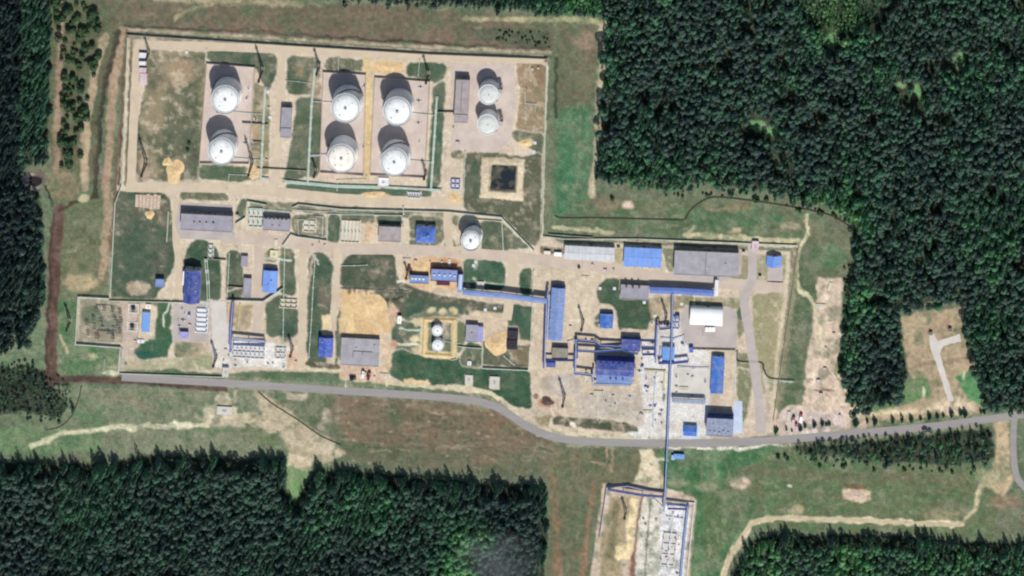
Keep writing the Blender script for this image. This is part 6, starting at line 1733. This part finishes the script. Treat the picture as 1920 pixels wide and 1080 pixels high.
def trunk_mesh(h, rad, limbs, r):
    bm = bmesh.new()
    add_cyl(bm, 0, 0, 0, h * .95, rad, rad * .2, 6)
    for i in range(limbs):
        z = h * r.uniform(.35, .8); a = r.uniform(0, 6.28); L = h * .12
        add_bar(bm, (0, 0, z), (L * math.cos(a), L * math.sin(a), z + L * .5), rad * .5)
    return bm


KINDS = []           # (height, verts, tint)
r0 = np.random.default_rng(21)
for i in range(4): KINDS.append(('spruce', 20.0) + crown_spruce(20.0, 2.1 + .25 * i, 92, r0))
for i in range(4): KINDS.append(('round', 18.0) + crown_round(18.0, 2.35 + .28 * i, 96, r0))
TR = []
for k in KINDS:      # slim trunk for trees in the mass: one tapered three-sided post
    hh = k[1]
    a = np.array([0, 2.09, 4.19]); b0 = np.stack([.22 * np.cos(a), .22 * np.sin(a), np.zeros(3)], 1); b1 = np.stack([.05 * np.cos(a), .05 * np.sin(a), np.full(3, hh * .9)], 1)
    TR.append(np.concatenate([np.stack([b0[j], b0[(j + 1) % 3], b1[(j + 1) % 3], b1[j]]) for j in range(3)]))


def seed_points(poly, sp, r, inset=0.0, jit=.42):
    xs = [p[0] for p in poly]; ys = [p[1] for p in poly]
    x, y = np.meshgrid(np.arange(max(min(xs), -60), min(max(xs), 1985), sp), np.arange(max(min(ys), -58), min(max(ys), 1148), sp * .9))
    x = x + (np.arange(x.shape[0]) % 2)[:, None] * sp / 2
    x = (x + r.uniform(-jit, jit, x.shape) * sp).ravel(); y = (y + r.uniform(-jit, jit, y.shape) * sp).ravel()
    d = poly_sd(x, y, poly) + (vnoise(x, y, 30, 77, 3) - .5) * 16
    k = d > inset
    return x[k], y[k], poly_sd(x[k], y[k], poly)


def at_noise(x, y, cell, seed): return vnoise(np.asarray(x, float), np.asarray(y, float), cell, seed, 3)


# clearings inside the north-east wood: (x, y, rx, ry)
GAPS = [(1560, 76, 20, 20), (1424, 228, 24, 22), (1448, 240, 18, 18), (1800, 108, 18, 24), (1722, 166, 13, 20), (1690, 156, 13, 13), (1400, 240, 8, 16)]
# stands of younger, brighter trees and of old dark ones
STANDS = [(1600, 560, 44, .38), (1590, 640, 40, .38), (1640, 540, 40, .22), (1580, 400, 60, .34), (1500, 370, 50, .2), (1340, 350, 60, .2), (1556, 30, 60, .42), (1600, 60, 40, .3), (1860, 470, 60, .22), (1720, 180, 30, .3), (1800, 130, 40, .25), (1440, 240, 30, .35),
          (1200, 320, 50, .12), (870, 1010, 60, .45), (850, 1070, 50, .5), (930, 990, 40, .3), (700, 920, 80, .22), (600, 960, 50, .18), (460, 900, 70, .1), (1440, 1040, 60, .3), (1600, 1050, 60, .3), (1780, 1060, 80, .18), (1100, 5, 40, .5), (1040, 8, 40, .35), (1880, 830, 60, .15),
          (940, 960, 60, -.16), (1660, 700, 44, -.2), (1420, 280, 40, -.22), (1880, 200, 70, -.12), (1250, 220, 90, -.08), (760, 20, 160, -.1), (40, 560, 60, .12), (1730, 300, 50, -.1), (60, 1040, 80, -.1), (180, 960, 60, .06)]
EDGE = {}            # trees built one by one, wood by wood
def wood(label, poly, sp, hmul, spruce_share, tint0, tint_var, keep_single, seed, gaps=(), thin=0.0, name='forest'):
    r = np.random.default_rng(seed)
    x, y, d = seed_points(poly, sp, r)
    ok = np.ones(len(x), bool)
    if seed == 31: ok &= poly_sd(x, y, YOUNG) < -2
    for gx, gy, rx, ry in gaps: ok &= ((x - gx) / rx) ** 2 + ((y - gy) / ry) ** 2 > 1
    if seed == 31: ok &= at_noise(x, y, 34, 131) > .30
    if seed in (33, 34): ok &= (d > 14) | (at_noise(x, y, 16, 132) > .47)
    if thin: ok &= at_noise(x, y, 22, seed + 3) + r.uniform(-.12, .12, len(x)) > thin
    x, y, d = x[ok], y[ok], d[ok]
    big = at_noise(x, y, 90, seed + 1); mid = at_noise(x, y, 26, seed + 2)
    kind = np.where(r.random(len(x)) < np.clip(spruce_share + (big - .5) * 1.6, 0, 1), r.integers(0, 4, len(x)), r.integers(4, 8, len(x)))
    sc = hmul * r.uniform(.66, 1.2, len(x)) * (.85 + .3 * mid)
    edge = d < 7
    sc[edge] *= r.uniform(.7, 1.05, edge.sum())
    if seed in (33, 34): rim = d < 12; sc[rim] *= r.uniform(.75, 1.3, rim.sum()); kind[rim] = r.integers(0, 4, rim.sum())
    tint = tint0 + tint_var * (big - .5) * 1.6 + tint_var * (mid - .5) * .8 + tint_var * (r.random(len(x)) - .5) * 1.5
    for zx, zy, zr, dv in STANDS: tint += dv * np.clip(1.3 - np.hypot(x - zx, (y - zy)) / zr, 0, 1)
    if seed == 35: tint += np.where((x > 40) & (y < 320), .34, 0) + np.where(x <= 40, -.08, 0)
    # the trees at the rim that stand clear in the photograph are built one by one
    infr = (x > 4) & (x < 1916) & (y > 12) & (y < 1072)
    order = np.where(infr)[0]; order = order[np.argsort(d[order] + r.uniform(0, 3, len(order)))][:keep_single]
    single = np.zeros(len(x), bool); single[order] = True
    EDGE[label] = [(x[i], y[i], int(kind[i]), float(sc[i])) for i in order]
    V, TN, nv = [], [], 0
    for k in range(8):
        idx = np.where((kind == k) & ~single)[0]
        if not len(idx): continue
        base = np.concatenate([KINDS[k][2], TR[k]]); tb = np.concatenate([KINDS[k][3], np.full(len(TR[k]), -1.0)])
        a = r.uniform(0, 6.28, len(idx)); ca, sa = np.cos(a), np.sin(a)
        wid = r.uniform(.85, 1.2, len(idx)) * sc[idx]
        vx = (base[None, :, 0] * ca[:, None] - base[None, :, 1] * sa[:, None]) * wid[:, None] + X(x[idx])[:, None]
        vy = (base[None, :, 0] * sa[:, None] + base[None, :, 1] * ca[:, None]) * wid[:, None] + Y(y[idx])[:, None]
        vz = base[None, :, 2] * sc[idx][:, None] + np.zeros_like(vx)
        V.append(np.stack([vx, vy, vz], -1).reshape(-1, 3))
        t = np.where(tb[None, :] < 0, 0.02, np.clip(tint[idx][:, None] + (tb[None, :] - .5) * .38, 0, 1)); TN.append(t.reshape(-1))
    V = np.concatenate(V).astype(np.float32); TN = np.concatenate(TN).astype(np.float32)
    F = np.arange(len(V), dtype=np.int32).reshape(-1, 4)
    me = np_mesh(name, V, F, 4)
    t = me.attributes.new('tint', 'FLOAT', 'POINT'); t.data.foreach_set('value', TN)
    o = link_mesh(name, me, M['leaf_wood'])
    tag(o, label, 'forest', kind='stuff')
    return len(x)


nt_ = 0
nt_ += wood('dense dark green wood filling the north-east', NE_WOOD, 8.0, .95, .35, .42, .34, 70, 31, GAPS)
nt_ += wood('patch of low bright green young trees inside the north-east wood', YOUNG, 6.5, .42, .3, .62, .3, 0, 38)
nt_ += wood('dark strip of wood along the top edge', N_WOOD, 9.4, .9, .6, .35, .3, 22, 32)
nt_ += wood('dense wood filling the south-west, with a jagged dark northern rim', SW_WOOD, 7.6, .97, .5, .36, .30, 86, 33)
nt_ += wood('bushy wood at the bottom right, below the pale track', SE_WOOD, 8.4, .84, .3, .54, .34, 30, 34)
nt_ += wood('dark bluish wood down the left edge', W_WOOD, 8.8, .95, .7, .16, .22, 30, 35)
nt_ += wood('low straggly wood at the lower left', LW_WOOD, 9, .5, .2, .46, .34, 10, 36, thin=.32)
nt_ += wood('belt of trees along the south side of the eastern road', STRIP_WOOD, 10.5, .66, .3, .48, .45, 26, 37)

# single trees: prototypes, then copies that share their meshes
def mesh_tint(name, V, TN):
    me = np_mesh(name, V, np.arange(len(V), dtype=np.int32).reshape(-1, 4), 4)
    t = me.attributes.new('tint', 'FLOAT', 'POINT'); t.data.foreach_set('value', np.asarray(TN, np.float32))
    return me


PROT = []
r1 = np.random.default_rng(51)
for i in range(8):
    kd, hh = KINDS[i][0], KINDS[i][1]
    V, TN = (crown_spruce(hh, 2.7 + .25 * (i % 4), 140, r1) if kd == 'spruce' else crown_round(hh, 3.3 + .25 * (i % 4), 140, r1))
    cm = mesh_tint('crown', V, TN); cm.materials.append(M['leaf_tree'])
    tb = trunk_mesh(hh, .26, 0 if kd == 'spruce' else 5, r1); tm = bpy.data.meshes.new('trunk'); tb.to_mesh(tm); tb.free(); tm.materials.append(M['bark'])
    PROT.append((kd, cm, tm))


def plant(name, label, cat, group, x, y, k, s, wid=1.0, protos=None):
    kd, cm, tm = (protos or PROT)[k]
    r = thing(name, label, cat, (X(x), Y(y), 0), random.uniform(0, 6.28), group)
    r.scale = (s * wid, s * wid, s)
    for nm, me in (('trunk', tm), ('crown', cm)):
        o = bpy.data.objects.new(nm, me); C.objects.link(o); o.parent = r
    return r


WHERE = {'dense dark green wood filling the north-east': ('rim of the dense north-east wood', 'trees on the rim of the north-east wood'),
         'dark strip of wood along the top edge': ('rim of the wood strip at the top', 'trees on the rim of the top wood'),
         'dense wood filling the south-west, with a jagged dark northern rim': ('jagged northern rim of the south-west wood', 'trees on the rim of the south-west wood'),
         'bushy wood at the bottom right, below the pale track': ('rim of the wood below the pale track', 'trees on the rim of the bottom right wood'),
         'dark bluish wood down the left edge': ('rim of the dark wood on the left', 'trees on the rim of the left wood'),
         'low straggly wood at the lower left': ('straggly wood at the lower left', 'trees in the straggly wood'),
         'belt of trees along the south side of the eastern road': ('tree belt south of the eastern road', 'trees in the roadside belt')}
for lab, items in [e for e in EDGE.items() if e[1]]:
    where, grp = WHERE[lab]
    for x, y, k, s in items:
        if k < 4: plant('spruce_tree', 'dark pointed spruce on the ' + where, 'tree', grp + ', spruces', x, y, k, s)
        else: plant('broadleaf_tree', 'green rounded tree on the ' + where, 'tree', grp + ', broadleaved', x, y, k, s)
rr = random.Random(5)
# spruces added north of the road in place of the tree belt's shadows
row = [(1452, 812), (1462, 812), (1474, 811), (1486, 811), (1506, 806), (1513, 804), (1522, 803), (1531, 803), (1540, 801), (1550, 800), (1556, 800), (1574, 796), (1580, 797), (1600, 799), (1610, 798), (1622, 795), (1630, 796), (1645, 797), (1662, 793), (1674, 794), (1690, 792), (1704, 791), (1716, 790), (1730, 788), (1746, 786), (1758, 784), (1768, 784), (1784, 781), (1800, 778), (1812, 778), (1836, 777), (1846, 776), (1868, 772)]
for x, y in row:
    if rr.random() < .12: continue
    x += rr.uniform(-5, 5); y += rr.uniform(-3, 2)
    plant('shadow_spruce', 'small dark spruce standing in for a tree shadow north of the grey road', 'tree', 'row of small spruces standing in for shadows by the road', x, y - 5, rr.randrange(0, 4), rr.uniform(.18, .4) if x < 1570 else rr.uniform(.2, .5), rr.uniform(1.3, 2.2))
# bushes on the scrub and round the plant
BUSH = []
r2 = np.random.default_rng(61)
for i in range(3):
    V, TN = crown_round(3.2, 2.0, 110, r2, .12); cm = mesh_tint('crown', V * np.array([1, 1, 1.0]), TN); cm.materials.append(M['leaf_bush'])
    tb = bmesh.new()
    for k in range(4): add_bar(tb, (0, 0, 0), (math.cos(k * 1.6 + i) * .8, math.sin(k * 1.6 + i) * .8, 1.8), .14)
    tm = bpy.data.meshes.new('stem'); tb.to_mesh(tm); tb.free(); tm.materials.append(M['bark'])
    BUSH.append(('bush', cm, tm))


def bush(x, y, s, label, group):
    kd, cm, tm = BUSH[rr.randrange(3)]
    r = thing('bush', label, 'bush', (X(x), Y(y), 0), rr.uniform(0, 6.28), group); r.scale = (s, s, s * rr.uniform(.8, 1.2))
    for nm, me in (('stem', tm), ('crown', cm)):
        o = bpy.data.objects.new(nm, me); C.objects.link(o); o.parent = r


def scatter(n, poly, s0, s1, label, group, seed):
    q = random.Random(seed); xs = [p[0] for p in poly]; ys = [p[1] for p in poly]; c_ = 0
    while c_ < n:
        x, y = q.uniform(min(xs), max(xs)), q.uniform(min(ys), max(ys))
        if poly_sd(np.array([x]), np.array([y]), poly)[0] > 0:
            bush(x, y, q.uniform(s0, s1), label, group); c_ += 1


scatter(120, [(100, -4), (176, -4), (196, 60), (168, 180), (152, 300), (110, 340), (118, 200), (106, 120)], .9, 2.3, 'small green bush in the scrub between the left wood and the bank', 'bushes in the western scrub', 1)
scatter(36, [(920, 54), (1030, 60), (1032, 90), (930, 76)], .35, .7, 'dark bush in the patch north of the fence corner', 'bushes by the north fence', 2)
scatter(40, [(1582, 480), (1602, 500), (1592, 560), (1586, 640), (1572, 700), (1586, 740), (1572, 690), (1584, 600)], .6, 1.3, 'green bush between the dirt strip and the north-east wood', 'bushes by the dirt strip', 3)
scatter(36, [(1140, 372), (1260, 358), (1340, 352), (1500, 380), (1590, 412), (1580, 418), (1480, 392), (1330, 366), (1240, 372)], .5, 1.1, 'green bush at the foot of the north-east wood', 'bushes under the north-east wood', 4)
scatter(26, [(1440, 848), (1560, 860), (1700, 872), (1850, 876), (1840, 890), (1600, 880), (1450, 866)], .5, 1.1, 'green bush on the grass below the roadside belt', 'bushes below the roadside belt', 5)
scatter(16, [(0, 700), (120, 720), (140, 790), (60, 810), (0, 800)], .6, 1.3, 'green bush among the straggly trees at the lower left', 'bushes at the lower left', 6)
scatter(10, [(1010, 4), (1120, 4), (1122, 26), (1020, 26)], .7, 1.4, 'bright bush at the top beside the north-east wood', 'bushes at the top', 7)
bush(352, 280, .9, 'lower of two dark bushes on the lawn west of the tanks', None); bush(355, 268, .9, 'upper of two dark bushes on the lawn west of the tanks', None); bush(1086, 500, .8, 'lone dark bush on the sand before the pale warehouse', None)

# a thin wisp of low cloud over the south-west wood
bm = bmesh.new(); bmesh.ops.create_icosphere(bm, subdivisions=3, radius=1.0)
for v in bm.verts: v.co = Vector((v.co.x * 48, v.co.y * 34, v.co.z * 9)) * (1 + .18 * math.sin(v.co.x * 3 + 1) * math.cos(v.co.y * 4))
vm = bpy.data.materials.new('thin_mist'); vm.use_nodes = True; nt = vm.node_tree; nt.nodes.clear()
vo = nd(nt, 'ShaderNodeOutputMaterial'); pv = nd(nt, 'ShaderNodeVolumePrincipled'); pv.inputs['Color'].default_value = (.95, .97, 1, 1)
tcn = nd(nt, 'ShaderNodeTexCoord'); mpn = nd(nt, 'ShaderNodeMapping'); mpn.inputs['Scale'].default_value = (.03, .045, .08); nzn = nd(nt, 'ShaderNodeTexNoise'); nzn.inputs['Scale'].default_value = 1.0; nzn.inputs['Detail'].default_value = 4
vl = nd(nt, 'ShaderNodeVectorMath', operation='DIVIDE'); vl.inputs[1].default_value = (48, 34, 9); ln = nd(nt, 'ShaderNodeVectorMath', operation='LENGTH')
fo = nd(nt, 'ShaderNodeMapRange'); fo.inputs['From Min'].default_value = 1.0; fo.inputs['From Max'].default_value = .2; fo.inputs['To Min'].default_value = 0; fo.inputs['To Max'].default_value = 1
nr = nd(nt, 'ShaderNodeMapRange'); nr.inputs['From Min'].default_value = .35; nr.inputs['From Max'].default_value = .7; nr.inputs['To Max'].default_value = .03
mm = nd(nt, 'ShaderNodeMath', operation='MULTIPLY')
nt.links.new(tcn.outputs['Object'], mpn.inputs['Vector']); nt.links.new(mpn.outputs[0], nzn.inputs['Vector']); nt.links.new(nzn.outputs['Fac'], nr.inputs['Value'])
nt.links.new(tcn.outputs['Object'], vl.inputs[0]); nt.links.new(vl.outputs[0], ln.inputs[0]); nt.links.new(ln.outputs['Value'], fo.inputs['Value'])
nt.links.new(nr.outputs[0], mm.inputs[0]); nt.links.new(fo.outputs[0], mm.inputs[1]); nt.links.new(mm.outputs[0], pv.inputs['Density']); nt.links.new(pv.outputs[0], vo.inputs['Volume'])
mo = obj('mist', bm, vm); mo.location = (X(930) - LX * 50, Y(1046) - LY * 50, 50); tag(mo, 'thin wisp of white mist over the bottom of the south-west wood', 'mist', kind='stuff')

# ------------------------------------------------------------------ sun, sky, camera
sc = bpy.context.scene
sv = Vector((-SHX, -SHY, 1.0)).normalized()
elev = math.asin(sv.z); az = math.atan2(sv.x, sv.y)
sun = bpy.data.lights.new('sun', 'SUN'); sun.energy = 4.0; sun.angle = math.radians(0.5); sun.color = (1.0, 0.965, 0.90)
so = bpy.data.objects.new('sun', sun); C.objects.link(so); so.rotation_euler = sv.to_track_quat('Z', 'Y').to_euler(); so.location = (200, -700, 1000)
w = bpy.data.worlds.new('World'); sc.world = w; w.use_nodes = True
bg = w.node_tree.nodes['Background']; sky = w.node_tree.nodes.new('ShaderNodeTexSky'); sky.sky_type = 'NISHITA'; sky.sun_disc = False
sky.sun_elevation = elev; sky.sun_rotation = az
w.node_tree.links.new(sky.outputs[0], bg.inputs[0]); bg.inputs[1].default_value = 0.08
Z = 6000.0
cam = bpy.data.cameras.new('camera'); co_ = bpy.data.objects.new('camera', cam); C.objects.link(co_)
co_.location = (-LX * Z, -LY * Z, Z); co_.rotation_euler = (0, 0, 0)
cam.sensor_width = 36.0; cam.lens = 36.0 * Z / 960.0
cam.shift_x = LX * Z / 960.0; cam.shift_y = LY * Z / 960.0
cam.clip_start = 100.0; cam.clip_end = 60000.0
sc.camera = co_
sc.view_settings.view_transform = 'Standard'; sc.view_settings.look = 'None'; sc.view_settings.exposure = 0.0; sc.view_settings.gamma = 1.0
sc.render.engine = 'CYCLES'
sc.cycles.max_bounces = 5
sc.cycles.filter_width = 2.2
print('trees', nt_)
